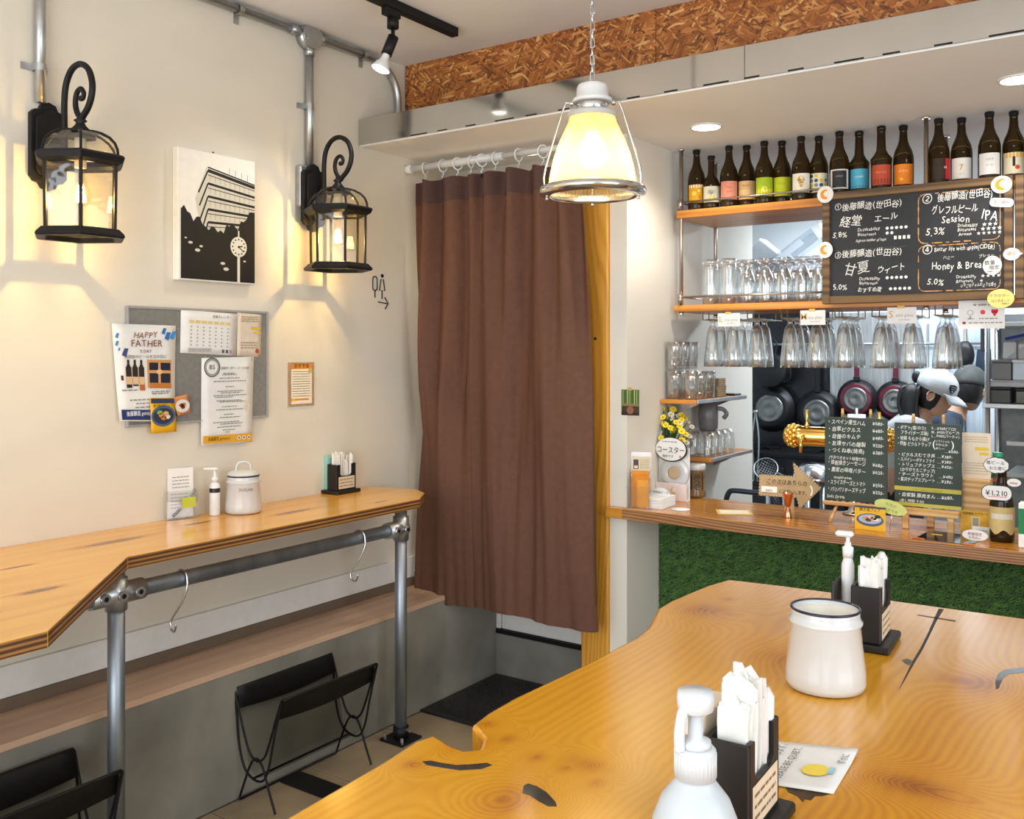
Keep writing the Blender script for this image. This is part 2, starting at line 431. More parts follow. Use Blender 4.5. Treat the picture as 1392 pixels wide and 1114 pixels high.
PINE = woodmat('pale_pine', [(.1, 'b58850'), (.5, 'd6ad74'), (.9, 'e3c08c')], 'X', 40, .5, warp=.8)
PLYTOP = woodmat('plywood_top', [(.02, '7a4818'), (.2, 'c0822e'), (.42, 'dda244'), (.7, 'e6b054'), (.95, 'ecbb64')], 'Y', 9, .25, coat=.3, warp=2.2, bump=.08, wscale=1.4, bandw=.16, patch=.9, base=.30, corew=-.75,
                 knots=((-2.42, .95, .05, .18, .12), (-2.3, 1.25, .03, .12, .12), (-2.7, 1.7, .03, .16, .1), (-2.65, 2.4, .03, .15, .1), (-2.15, .85, .018, .08, .1), (-2.25, 1.0, .016, .07, .1), (-2.6, 1.35, .018, .09, .1), (-2.75, 2.05, .016, .09, .1), (-2.55, 2.75, .014, .08, .1)))
PLYEDGE = plymat('plywood_edge', [(.15, '3d2412'), (.45, '6f4722'), (.7, '9a6a38'), (.95, 'b98a50')], 78)
TILE = mat('floor_tile', (.30, .235, .15), .5, var=.18, scale=5, bump=.1)
GROUT = mat('tile_grout', (.30, .27, .22), .9)
BOARDK = mat('chalk_black', (.018, .021, .026), .65, var=.25, scale=8)
BOARDG = mat('chalk_green', (.030, .050, .042), .6, var=.2, scale=8)
GOLD = mat('brass', (.86, .55, .14), .12, 1.0, var=.06)
COPPER = mat('copper', (.75, .30, .16), .15, 1.0, var=.08)
CLEAR = glassmat('clear_glass', (.93, .945, .95), .11, .90, .05)
CLEARW = glassmat('clear_acrylic', (.97, .97, .97), .04, .45, .02)
LGLASS = glassmat('lantern_glass', (.96, .93, .84), .03, .35, .03)
BROWNG = mat('brown_bottle_glass', (.040, .022, .006), .06, var=.25, scale=6, spec=.7, trans=.45, ior=1.3)
SKIN = mat('skin', (.52, .30, .20), .55, var=.06)
HAIR = mat('black_hair', (.010, .009, .009), .45, var=.4, scale=8, bump=.5, bscale=60, stretch=(8, 8, 1))

def osb():
    m, nt, b = newmat('osb_board')
    tc = node(nt, 'ShaderNodeTexCoord')
    def layer(rot, sc_, w0):
        mp = node(nt, 'ShaderNodeMapping'); mp.inputs['Rotation'].default_value = (0, rot, 0); nt.links.new(tc.outputs['Object'], mp.inputs[0])
        nz = node(nt, 'ShaderNodeTexNoise'); nz.inputs['Scale'].default_value = 7; nt.links.new(mp.outputs[0], nz.inputs['Vector'])
        ad = node(nt, 'ShaderNodeVectorMath', operation='MULTIPLY_ADD'); ad.inputs[1].default_value = (.05, .05, .05); nt.links.new(nz.outputs['Color'], ad.inputs[0]); nt.links.new(mp.outputs[0], ad.inputs[2])
        m2 = node(nt, 'ShaderNodeMapping'); m2.inputs['Scale'].default_value = sc_; nt.links.new(ad.outputs[0], m2.inputs[0])
        vo = node(nt, 'ShaderNodeTexVoronoi'); vo.inputs['Scale'].default_value = 1; nt.links.new(m2.outputs[0], vo.inputs['Vector'])
        sp = node(nt, 'ShaderNodeSeparateColor'); nt.links.new(vo.outputs['Color'], sp.inputs[0])
        return sp.outputs[0], sp.outputs[1]
    a, am = layer(R(62), (20, 10, 105), 0); c, cm = layer(R(-40), (23, 10, 130), 0); d, dm = layer(R(8), (19, 10, 100), 0)
    pick = math_n(nt, 'GREATER_THAN', cm, .52); pick2 = math_n(nt, 'GREATER_THAN', dm, .66)
    mx = math_n(nt, 'ADD', math_n(nt, 'MULTIPLY', a, math_n(nt, 'SUBTRACT', 1.0, pick)), math_n(nt, 'MULTIPLY', c, pick))
    mx = math_n(nt, 'ADD', math_n(nt, 'MULTIPLY', mx, math_n(nt, 'SUBTRACT', 1.0, pick2)), math_n(nt, 'MULTIPLY', d, pick2))
    nt.links.new(ramp(nt, mx, [(0, '5f3212'), (.3, '8d4f1c'), (.7, 'a9652a'), (.93, 'c88a4a'), (1, 'dba968')]), b.inputs['Base Color'])
    b.inputs['Roughness'].default_value = .55
    bp = node(nt, 'ShaderNodeBump'); bp.inputs['Strength'].default_value = .4; bp.inputs['Distance'].default_value = .003
    nt.links.new(mx, bp.inputs['Height']); nt.links.new(bp.outputs[0], b.inputs['Normal'])
    return m
OSB = osb()

# ------------------------------------------------------------------ the room
XW = -2.90      # left wall
ZC = 2.864      # high ceiling
ZS = 2.44       # lower ceiling over counter and kitchen
YT = 2.987      # front of the steel duct
YO = 3.29       # face of the chipboard bulkhead
YP = 3.444      # front of the partition wall
XK = -1.828     # kitchen side wall
YC = 3.40       # front of the counter
ZCT = .907      # top of the counter
YB = 6.45       # back wall of the kitchen
XR = 2.4; YF = -2.0
struct(MB().box(XW-.1, YF, .0, XW, YP+.4, ZC), 'wall_left', WALLP)
fl = struct(MB().box(XW-.1, YF, -.06, XR, YB+.1, -.008), 'floor', GROUT)
tm = None; TS = .43
for i in range(12):
    for j in range(14):
        x, y = -2.64+i*TS, -1.85+j*TS
        if tm is None:
            o = MB().rbox(.002, .002, -.03, TS-.002, TS-.002, 0, .0015).build('tile', TILE, fl, (x, y, 0)); tm = o.data
        else:
            o = bpy.data.objects.new('tile', tm); col.objects.link(o); o.parent = fl; o.location = (x, y, 0)
struct(MB().box(XW-.1, YF, ZC, XR, YO+.02, ZC+.1), 'ceiling', CEIL)
struct(MB().box(XW, YT+.0125, ZS, XR, YB+.1, ZS+.04), 'ceiling_low', CEIL)
bk = struct(MB().box(XW, YO+.02, ZS+.04, XR, YO+.12, ZC-.0), 'wall_bulkhead', CEIL)
xs = [XW+.003, -1.62, -.35, .92, XR]
for a, b in zip(xs[:-1], xs[1:]):
    MB().rbox(a, YO, ZS+.042, b-.002, YO+.018, ZC-.0005, .001).build('chipboard_panel', OSB, bk)
# right and front walls with their openings for daylight
mb = MB()
mb.box(XR, YF, 0, XR+.1, -.6, ZC).box(XR, 2.2, 0, XR+.1, YB, ZC).box(XR, -.6, 0, XR+.1, 2.2, .6).box(XR, -.6, 2.5, XR+.1, 2.2, ZC)
struct(mb, 'wall_right', WALLP)
mb = MB(); mb.box(XW, YF-.1, 0, -2.8, YF, ZC).box(1.3, YF-.1, 0, XR, YF, ZC).box(-2.8, YF-.1, 2.62, 1.3, YF, ZC).box(-2.8, YF-.1, 0, 1.3, YF, .28)
struct(mb, 'wall_front', WALLP)
# toilet passage behind the curtain
ab = struct(MB().box(XW, 3.66, 0, -1.9, 3.76, .20), 'wall_passage_base', CONC)
struct(MB().box(XW, 3.70, .20, -1.9, 3.80, ZS), 'wall_passage', WALLP)
dr = struct(MB().rbox(-2.62, 3.672, .222, -1.96, 3.70, 2.05, .002), 'door_1', WHITEP)
struct(MB().rbox(-2.66, 3.655, .20, -1.92, 3.70, .22, .003), 'trim_3', BLACKM)
struct(MB().rbox(-2.66, 3.665, .222, -2.625, 3.70, 2.08, .002), 'trim_4', WHITEP)
# partition between passage and kitchen: cedar post, plastered end and long kitchen side
struct(MB().box(-1.907, YP, 0, XK, 4.86, ZS), 'wall_kitchen_side', mat('partition_paint', (.72, .69, .62), .8, var=.03, scale=4, bump=.1))
pst = MB().rbox(-2.035, YP-.02, 0, -1.908, YP+.10, ZS-.001, .004).build('cedar_post', POST)
tag(pst, 'square cedar post with visible grain beside the brown curtain', 'post'); pst['kind'] = 'thing'
MB().cyl((-1.965, YP-.0215, 1.60), (-1.965, YP-.017, 1.60), .006, n=10).build('bolt_hole', BLACKM, pst)
struct(MB().box(-2.75, YB, 0, XR, YB+.1, ZS), 'wall_kitchen_back', KWALL)
struct(MB().box(-2.75, 4.76, 0, -1.907, 4.86, ZS).box(-2.85, 4.76, 0, -2.75, YB, ZS), 'wall_kitchen_return', KWALL)
# left wall dado: mortar plinth, boards on its ledge, white skirting above
struct(MB().box(XW, YF, 0, -2.645, 3.66, .44), 'wall_left_base', CONC)
lg = struct(MB().box(XW, YF, .44, -2.66, 3.66, .452), 'trim_1', GREYP)
ys = [YF, -.3, 1.05, 2.33, 3.655]
for a, b in zip(ys[:-1], ys[1:]):
    MB().rbox(XW+.02, a+.0008, .441, -2.642, b-.0008, .4625, .0012).build('ledge_board', LEDGE, lg)
struct(MB().box(XW, YF, .4405, XW+.0195, 3.66, .500), 'trim_2', mat('brown_strip', (.16, .115, .08), .6))
struct(MB().rbox(XW, YF, .5005, XW+.016, 3.66, .596, .002), 'baseboard_left', WHITEP)

# duct of bright sheet steel along the bulkhead
t = thing('steel_duct', 'long bright sheet steel duct under the chipboard bulkhead', 'duct', (0, YT, ZS+.004))
xx = [XW+.002, -1.15, .55, XR-.01]
for a, b in zip(xx[:-1], xx[1:]):
    MB().rbox(a, 0, 0, b-.0015, .012, .112, .001).build('face_sheet', MIRROR, t)
MB().box(XW+.002, .0122, .0365, XR-.01, .20, .039).build('bottom_sheet', MIRROR, t)
MB().box(XW+.002, .188, .039, XR-.01, .20, .112).build('back_sheet', MIRROR, t)
mb = MB()
for i in range(34):
    x = -2.6+i*.145; mb.box(x, -.0012, .001, x+(.05 if i % 3 else .09), 0, .006)
mb.build('edge_reflections', BLACKM, t, kind='stuff')  # black marks imitating the ceiling track mirrored in the lower lip

# doormat
t = thing('doormat', 'black rubber-edged doormat lying before the toilet passage', 'mat', (-2.342, 3.375, 0)); t.scale = (.82, 1, 1)
MB().rbox(-.365, -.282, 0.0005, .365, .278, .010, .004).build('border', BLACKP, t)
rg = random.Random(3); mb = MB()
for i in range(7000):
    x, y = rg.uniform(-.33, .33), rg.uniform(-.25, .245); a = rg.uniform(0, 6.28); l = .005
    dx, dy = math.cos(a)*l*.4, math.sin(a)*l*.4
    mb.add([(x-dx, y-dy, .009), (x+dx, y+dy, .009), (x+rg.uniform(-l, l), y+rg.uniform(-l, l), .009+rg.uniform(.003, .007))], [(0, 1, 2)])
mb.build('pile', mat('mat_pile', (.02, .02, .021), .95, var=.4, scale=80), t, kind='stuff')
t = MB().rbox(-2.62, 2.30, .0005, -1.2, 2.40, .006, .002).build('floor_strip', BLACKM)
tag(t, 'flat black metal strip lying on the floor tiles by the magazine rack', 'strip')

# curtain, rail and rings
YCU = 3.305; ZR = 2.388
t = thing('curtain_rod', 'white tension rod across the passage carrying the brown curtain', 'rod', (XW, YCU, ZR))
MB().cyl((.02, 0, 0), (.55, 0, 0), .0175, n=16).build('outer_tube', WHITE, t)
MB().cyl((.54, 0, 0), (1.055, 0, 0), .0135, n=16).build('inner_tube', WHITE, t)
MB().cyl((.001, 0, 0), (.035, 0, 0), .024, .019, n=16).build('end_cap', WPLAST, t)
MB().cyl((1.04, 0, 0), (1.066, 0, 0), .018, .024, n=16).build('end_cap', WPLAST, t)
X0, X1 = -2.845, -1.965
def fold(u, v):
    """depth of the cloth: u across, v = 0 hem, 1 top"""
    big = -.045*math.sin(PI*min(1, max(0, (u-.10)/.26)))**1.0 if u < .36 else 0
    big += -.075*math.sin(PI*min(1, max(0, (u-.38)/.62)))**.55 if u > .38 else 0
    big += .030*noise.noise(Vector((u*9, .3, 6.6)))
    top = .034*math.sin(2*PI*7.4*u+.6+2.2*noise.noise(Vector((u*4, 0, 5.5))))+.014*noise.noise(Vector((u*15, 0, 2.2)))
    mid = .130*noise.noise(Vector((u*5.0+v*.8, v*.55, 3.1)))+.055*noise.noise(Vector((u*13-v*.9, v*.8, 9.4)))
    w_ = v**1.6; return big*(1-w_*.75)+top*w_+mid*(1-abs(2*v-1))+.014*noise.noise(Vector((u*26, v*2.2, 1.7)))*(1-v*.5)
mb = MB(); NU, NV = 150, 44; vs = []
for j in range(NV+1):
    v = j/NV
    for i in range(NU+1):
        u = i/NU; zt = 2.318+.012*abs(math.sin(PI*8.5*u))-.01*u
        zb = .432-.012*math.sin(2*PI*u*1.2)
        z = zb+(zt-zb)*v
        x = X0+(X1-X0)*u+.012*math.sin(6*u+2*v)*(1-v)*u+.085*u*u*(1-v)
        vs.append((x, fold(u, v), z))
fs = []
for j in range(NV):
    for i in range(NU): a = j*(NU+1)+i; fs.append((a, a+1, a+NU+2, a+NU+1))
CURT = mat('brown_curtain_cloth', (.112, .049, .029), .8, var=.08, scale=40, bump=.2, bscale=300)
ct = thing('curtain', 'brown cloth curtain hanging on white rings before the toilet passage', 'curtain', (0, YCU, 0))
body = mb.add(vs, fs, 0, True).build('cloth', CURT, ct)
sol = body.modifiers.new('s', 'SOLIDIFY'); sol.thickness = .003
def strip(name, v0, v1, m):
    mb = MB(); vs = []
    js = 5
    for j in range(js+1):
        v = v0+(v1-v0)*j/js
        for i in range(NU+1):
            u = i/NU; zt = 2.318+.012*abs(math.sin(PI*8.5*u))-.01*u; zb = .432-.012*math.sin(2*PI*u*1.2)
            x = X0+(X1-X0)*u+.012*math.sin(6*u+2*v)*(1-v)*u+.085*u*u*(1-v)
            vs.append((x, fold(u, v)-.0035, zb+(zt-zb)*v))
    fs = [(j*(NU+1)+i, j*(NU+1)+i+1, (j+1)*(NU+1)+i+1, (j+1)*(NU+1)+i) for j in range(js) for i in range(NU)]
    mb.add(vs, fs, 0, True).build(name, m, ct)
CURTD = mat('curtain_heading_cloth', (.070, .033, .028), .75, var=.08, scale=40, bump=.2, bscale=300)
strip('heading_band', .945, 1.0, CURTD); strip('hem', .0, .055, CURT)
ring = None
for k, px in enumerate([578, 602, 622, 640, 655, 673, 705, 738, 765]):
    x = at(px, 235, y=YCU).x
    lab = ORD[k]+' white plastic curtain ring on the rod counting from the left wall'
    if ring is None:
        ring = thing('curtain_ring', lab, 'ring', (x, YCU, ZR), R(8), 'white curtain rings on the rod')
        MB().tube([(0, .024*math.cos(a), -.006+.027*math.sin(a)) for a in [2*PI*i/16 for i in range(16)]], .0034, 6, closed=True).build('loop', WPLAST, ring)
        MB().tube(smooth_path([(0, .0, -.033), (0, .004, -.045), (0, -.005, -.055), (0, .006, -.068)], 4), .0022, 6).build('hook', WPLAST, ring)
        MB().rbox(-.005, -.004, -.082, .005, .006, -.064, .001).build('clip', BLACKP, ring)
    else: dup(ring, (x, YCU, ZR), lab, R(random.uniform(-35, 35)))

# ceiling downlights in the low ceiling
def downlight(loc, label, p, c):
    t = thing('downlight', label, 'light', loc)
    MB().lathe([(.064, -.001), (.064, -.005), (.056, -.006), (.054, -.001)], 28, smooth=False, cap0=False, cap1=False).build('trim_ring', WPLAST, t)
    MB().lathe([(.0545, -.004), (.03, -.0045), (0.0001, -.0047)][::-1], 28).build('diffuser', mat('lamp_diffuser', 'fff6e4', .5, emit='fff2dc', es=9), t)
    light('downlight_lamp', 'SPOT', (loc[0], loc[1], loc[2]-.03), p, c, radius=.05, spot=R(140), blend=.8).parent = None
    return t
NEUT = (1.0, .90, .76)
downlight((-1.51, 3.51, ZS), 'round downlight in low ceiling nearest the cedar post and bottles', 16, NEUT)
downlight((-.406, 3.48, ZS), 'round downlight in low ceiling over the blackboards', 16, NEUT)
downlight((-2.36, 3.50, ZS), 'round downlight inside the passage behind the curtain rod', 5, NEUT)

# track with one spot lamp
t = thing('track_light', 'black ceiling track with a single spot lamp', 'light', (-2.39, 2.646, ZC))
MB().rbox(-.018, -1.1, -.036, .018, .375, -.0005, .002).build('track', BLACKM, t)
MB().box(-.007, -.89, -.0365, .007, .36, -.036).build('groove', mat('track_groove', (.004, .004, .004), .6), t)
yy = 0
hd = MB().rbox(-.014, yy-.05, -.066, .014, yy+.03, -.037, .002).build('adapter', BLACKM, t)
MB().cyl((0, yy, -.105), (0, yy, -.066), .022, n=18).build('collar', BLACKM, t)
MB().cyl((0, yy, -.148), (0, yy, -.104), .0075, n=10).build('stem', BLACKM, t)
d = Vector((-.22, -.32, -1)).normalized(); p = Vector((0, yy, -.142))
MB().cyl(p-d*.006, p+d*.070, .0205, n=20).build('lamp_holder', BLACKM, t)
q = p+d*.070; M = Matrix.Translation(q) @ d.to_track_quat('Z', 'Y').to_matrix().to_4x4()
bl = MB().lathe([(.014, -.004), (.014, .018), (.018, .026), (.028, .042), (.034, .055), (.034, .060)], 22, M=M, cap0=False, cap1=False).build('lamp_bulb', WPLAST, t)
MB().lathe([(.034, .060), (.024, .065), (.0001, .067)], 22, M=M, cap0=False).build('lamp_face', mat('spot_face', 'ffffff', .4, emit='fffaf0', es=8), bl)
lp = Vector((-2.39, 2.646, ZC))+q+d*.085
light('spot_lamp', 'SPOT', lp, 7, (1, .93, .82), d.to_track_quat('-Z', 'Y').to_euler(), radius=.03, spot=R(110), blend=.7)
# ------------------------------------------------------------------ conduits on the left wall
CX = XW+.024
ZCO = 2.836
t = thing('steel_conduit', 'galvanised conduit along the top of the left wall with a round junction box', 'conduit', (XW, 0, 0))
yb1 = at(421, 50, x=XW+.03).y
MB().cyl((.024, -1.6, ZCO), (.024, yb1-.045, ZCO), .0155, n=14).build('pipe', GALV, t)
pts = [(.024, yb1+.05, ZCO), (.024, 3.06, ZCO)]+[(.024, 3.06+.16*math.sin(a), ZCO-.16+.16*math.cos(a)) for a in [R(90*k/8) for k in range(9)]]+[(.024, 3.22, 2.46)]
MB().tube(pts, .0155, 12).build('pipe', GALV, t)
yl2 = at(421, 200, x=XW+.024).y; yl1 = at(55, 100, x=XW+.024).y+.03
MB().cyl((.024, yl2, 2.30), (.024, yl2, ZCO-.05), .0155, n=14).build('pipe', GALV, t)
bx = MB().cyl((.001, yl2, ZCO-.005), (.042, yl2, ZCO-.005), .056, n=28).build('junction_box', GALV, t)
MB().cyl((.042, yl2, ZCO-.005), (.047, yl2, ZCO-.005), .053, n=28).build('lid', GALV, bx)
mb = MB()
for s in (-1, 1): mb.cyl((.047, yl2+.03*s, ZCO+.025*s), (.0485, yl2+.03*s, ZCO+.025*s), .004, n=8)
mb.build('lid_screws', CHROME, bx)
for (p0, p1) in (((.024, yl2-.105, ZCO), (.024, yl2-.05, ZCO)), ((.024, yl2+.05, ZCO), (.024, yl2+.085, ZCO)), ((.024, yl2, ZCO-.085), (.024, yl2, ZCO-.05))):
    MB().cyl(p0, p1, .019, n=14).build('connector', GALV, bx)
def strap(parent, y, z, horizontal):
    mb = MB()
    if horizontal:
        mb.lathe([(.0175, -.011), (.0175, .011)], 12, M=Matrix.Translation((.024, y, z)) @ Matrix.Rotation(R(90), 4, 'X'), a0=-PI/2, a1=PI/2, cap0=False)
        mb.box(.001, y-.011, z-.05, .004, y+.011, z+.035).box(.003, y-.011, z-.0185, .024, y+.011, z-.0165).box(.003, y-.011, z+.0165, .024, y+.011, z+.0185)
    else:
        mb.lathe([(.0175, -.011), (.0175, .011)], 12, M=Matrix.Translation((.024, y, z)), a0=-PI/2, a1=PI/2)
        mb.box(.001, y-.05, z-.011, .004, y+.035, z+.011).box(.003, y-.0185, z-.011, .024, y-.0165, z+.011).box(.003, y+.0165, z-.011, .024, y+.0185, z+.011)
    mb.build('strap', GALV, parent)
for y in (at(325, 18, x=XW+.02).y, at(494, 85, x=XW+.02).y, 1.3): strap(t, y, ZCO, True)
strap(t, yl2, 2.545, False)
t = thing('steel_conduit', 'short upright galvanised conduit above the lantern farther from the curtain', 'conduit', (XW, 0, 0))
MB().cyl((.024, yl1-.03, 2.32), (.024, yl1-.03, ZCO-.018), .0155, n=14).build('pipe', GALV, t)
strap(t, yl1-.03, at(50, 91, x=XW+.02).z, False)
bxl = MB().rbox(.0, yl2-.045, 2.13, .032, yl2+.04, 2.30, .006).build('switch_box', GALV)
tag(bxl, 'small grey steel back box behind the lantern nearer the curtain', 'box'); bxl.location = (XW+.0005, -.012, 0)

# ------------------------------------------------------------------ lanterns
BULB = mat('bulb_glass_lit', 'ffd890', .2, emit='ffc868', es=60)
def lantern(y, z0, label, src=None):
    """z0 = bottom of the lower rim; axis .20 from the wall"""
    t = thing('wall_lantern', label, 'lantern', (XW, y, z0), 0, 'black wall lanterns')
    ax = .185 if y > 2 else .195
    def hexp(r, z, off=0): return [(ax+r*math.cos(R(30+60*k)), r*math.sin(R(30+60*k)), z) for k in range(6)]
    # back plate: shield outline in the wall plane
    o = [(-.058, .205), (-.058, .40), (-.046, .412), (-.030, .415), (-.022, .432), (0, .44)]
    sh = [(u, v) for u, v in o]+[(-u, v) for u, v in o[::-1][1:]]
    sh += [(.058, .205), (.046, .19), (.03, .186), (.02, .17), (0, .163), (-.02, .17), (-.03, .186), (-.046, .19)]
    sh2 = [(u*.8, .30+(v-.30)*.84) for u, v in sh]
    M = Matrix(((0, 0, 1, 0), (1, 0, 0, 0), (0, 1, 0, 0), (0, 0, 0, 1)))
    o_ = .033 if y > 2 else .001
    MB().prism(sh, o_, o_+.02, M=M).prism(sh2, o_+.02, o_+.031, M=M).build('backplate', BLACKM, t, bevel=.002)
    mb = MB()
    mb.cyl((o_+.03, -.022, .275), (o_+.045, -.022, .275), .011, n=12).cyl((o_+.03, .022, .34), (o_+.045, .022, .34), .009, n=12)
    mb.build('cap_nut', BLACKM, t)
    # arm: bracket then shepherd's crook with a curl
    arm = smooth_path([(.03, 0, .27), (.07, 0, .262), (.105, 0, .285), (.107, 0, .34), (.107, 0, .43), (.118, 0, .485), (.15, 0, .522), (.195, 0, .53), (.237, 0, .508), (.258, 0, .465), (.255, 0, .425), (.236, 0, .392), (.212, 0, .372), (.2, 0, .36)], 6)
    MB().tube(arm, .0095, 10).build('arm', BLACKM, t)
    cu = smooth_path([(.2, 0, .362), (.178, 0, .385), (.168, 0, .415), (.176, 0, .445), (.198, 0, .455), (.213, 0, .44), (.209, 0, .424), (.198, 0, .422)], 6)
    MB().tube(cu, .007, 10, radii=[.009-.003*i/len(cu) for i in range(len(cu))]).sphere((.199, 0, .425), .009, 10).build('scroll', BLACKM, t)
    fi = [(.045, .305), (.04, .318), (.022, .322), (.028, .33), (.016, .344), (.012, .352), (.02, .358), (.009, .366), (.009, .378)]
    MB().lathe(fi, 18, M=Matrix.Translation((ax, 0, 0))).build('finial', BLACKM, t)
    # upper rim, lower rim
    def rim(name, levels):
        mb = MB(); vs = []
        for r, z in levels: vs += hexp(r, z)
        L = len(levels)
        fs = [(j*6+k, j*6+(k+1) % 6, ((j+1) % L)*6+(k+1) % 6, ((j+1) % L)*6+k) for j in range(L) for k in range(6)]
        return mb.add(vs, fs).build(name, BLACKM, t)
    rim('upper_rim', [(.108, .226), (.118, .219), (.134, .228), (.141, .243), (.135, .249), (.118, .254), (.110, .247), (.103, .236)])
    rim('lower_rim', [(.112, .0), (.136, .0), (.141, .005), (.138, .012), (.122, .027), (.110, .029), (.103, .014)])
    for k in range(6):
        a, b = hexp(.109, .024)[k], hexp(.112, .228)[k]
        MB().cyl(a, b, .0052, n=6, smooth=False).build('corner_post', BLACKM, t)
    # panes
    for k in range(6):
        lo, hi = hexp(.108, .024), hexp(.111, .228); j = (k+1) % 6
        MB().add([lo[k], lo[j], hi[j], hi[k]], [(0, 1, 2, 3)]).build('pane', LGLASS, t)
    # domed roof: six curved panes between curved ribs
    dome = [(.118, .250), (.116, .268), (.108, .287), (.092, .304), (.066, .318), (.035, .326)]
    for k in range(6):
        j = (k+1) % 6
        vs = []
        for r, z in dome: vs += [hexp(r, z)[k], hexp(r, z)[j]]
        MB().add(vs, [(2*i, 2*i+1, 2*i+3, 2*i+2) for i in range(5)], 0, False).build('roof_pane', LGLASS, t)
        MB().tube([hexp(r+.001, z)[k] for r, z in dome], .0045, 6).build('rib', BLACKM, t)
    MB().lathe([(.05, .325), (.05, .318), (.02, .312)], 18, M=Matrix.Translation((ax, 0, 0))).build('roof_cap', BLACKM, t)
    so = MB().cyl((ax, 0, .215), (ax, 0, .315), .017, n=14).build('lamp_socket', CREAM, t)
    bu = MB().lathe([(.0001, .098), (.016, .101), (.027, .112), (.031, .130), (.028, .148), (.018, .168), (.014, .19), (.013, .216)], 18, M=Matrix.Translation((ax, 0, 0)), cap0=False, cap1=False).build('bulb', glassmat('bulb_clear', (1, .95, .85), .02, .3), t)
    mb = MB()
    for q in range(6):
        g = 2*PI*q/6; mb.cyl((ax+.006*math.cos(g), .006*math.sin(g), .160), (ax+.013*math.cos(g), .013*math.sin(g), .112), .0042, n=6)
    mb.build('filament', BULB, bu)
    light('lantern_lamp', 'POINT', (XW+ax, y, z0+.128), 5.4, WARM, radius=.004)
    return t
lantern(yl1, 1.888, 'black six-sided wall lantern with clear panes beside the canvas picture')
lantern(yl2, 1.868, 'black six-sided wall lantern with clear panes nearer the curtain')

# ------------------------------------------------------------------ on the left wall
def wallthing(name, label, cat, px, py, off=.0, tilt=0):
    """a panel on the left wall; local x runs away from the camera, front looks into the room"""
    p = at(px, py, x=XW+off)
    return thing(name, label, cat, p, R(90), rot=(0, R(-tilt), R(90)))
def wp(px, py, off=0):
    p = at(px, py, x=XW+off); return p.y, p.z
# canvas picture
t = thing('canvas_picture', 'white canvas with a black and white print of an office tower and street clock', 'picture', (XW, 2.225, 2.037), R(90))
W_, H_ = .172, .236
MB().rbox(-W_, -.032, -H_, W_, 0, H_, .003).build('canvas', mat('canvas', (.80, .79, .74), .8, var=.03, bump=.2, bscale=200), t)
pr = Print(-.0328)
K = '0b0b0c'; Gs = 'b9b7a8'
x0, x1 = -W_+.012, W_-.004
# sky left plain; slab of tower in perspective with dark floor bands
apex = (-.050, .172); rt = (x1, .142)
pr.poly([(-.05, .182), (x1, .146), (x1, -.02), (-.07, -.07), (-.10, .06)], 'ccc9ba')
for k in range(6):
    zl = .168-.047*k; zr = .134-.037*k
    pr.line([(-.045, zl), (x1, zr)], .009 if k else .012, K, .0002); pr.line([(-.045, zl-.016), (x1, zr-.012)], .003, '3a3934', .0002); pr.line([(-.045, zl), (-.086+.004*k, zl-.085)], .006, K, .0002)
    if k == 0: pr.line([(-.045, zl+.012), (x1, zr+.010)], .005, K, .0002)
    for q in range(9):
        xa = -.035+q*.022; f_ = (xa+.045)/(x1+.045)
        pr.line([(xa, zl-.010+(zr-zl)*f_), (xa, zl-.034+(zr-zl)*f_)], .0018, '8d8b80', .0002)
for q in range(4): pr.line([(.05+q*.028, .168-q*.006), (.05+q*.028, .19-q*.004)], .0014, K, .0002)
tree = [(x0, -H_+.006), (x1, -H_+.006), (x1, .005)]
rg = random.Random(5)
for i in range(26):
    u = x1+(x0-x1)*i/25; base = -.045+.05*abs(i/25-.5)*2; tree.append((u, base+rg.uniform(-.018, .018)+(.025 if i > 22 else 0)+(.03 if i < 3 else 0)))
for i in range(len(tree)-1):
    if i >= 2: pr.poly([tree[i], tree[i+1], (tree[i+1][0], -H_+.006), (tree[i][0], -H_+.006)], K, .0004)
for (u, v, a) in ((-.12, -.10, .010), (-.09, -.125, .012), (-.075, -.11, .008), (.02, -.165, .011), (.035, -.185, .013), (-.14, -.085, .006), (.12, -.15, .007)):
    pr.disc(u, v, a, 'cfccbd', .0006, a*.5, 7)
cx_, cz_ = .092, -.098
pr.disc(cx_, cz_, .038, 'dddacb', .0008); pr.rect(cx_-.006, -H_+.006, cx_+.006, cz_-.036, 'dddacb', .0008); pr.rect(cx_-.003, cz_+.038, cx_+.003, cz_+.06, 'dddacb', .0008)
for k in range(12): pr.disc(cx_+.028*math.cos(k*PI/6), cz_+.028*math.sin(k*PI/6), .0035, K, .001, n=8)
pr.line([(cx_, cz_), (cx_+.022, cz_-.016)], .004, K, .001); pr.line([(cx_, cz_), (cx_+.018, cz_+.004)], .005, K, .001); pr.disc(cx_, cz_, .005, K, .0012, n=8)
pr.build(t)
MB().add([(-.012, -.004, H_+.001), (.012, -.004, H_+.001), (0, -.004, H_+.013)], [(0, 1, 2)]).build('hanger', BLACKM, t)

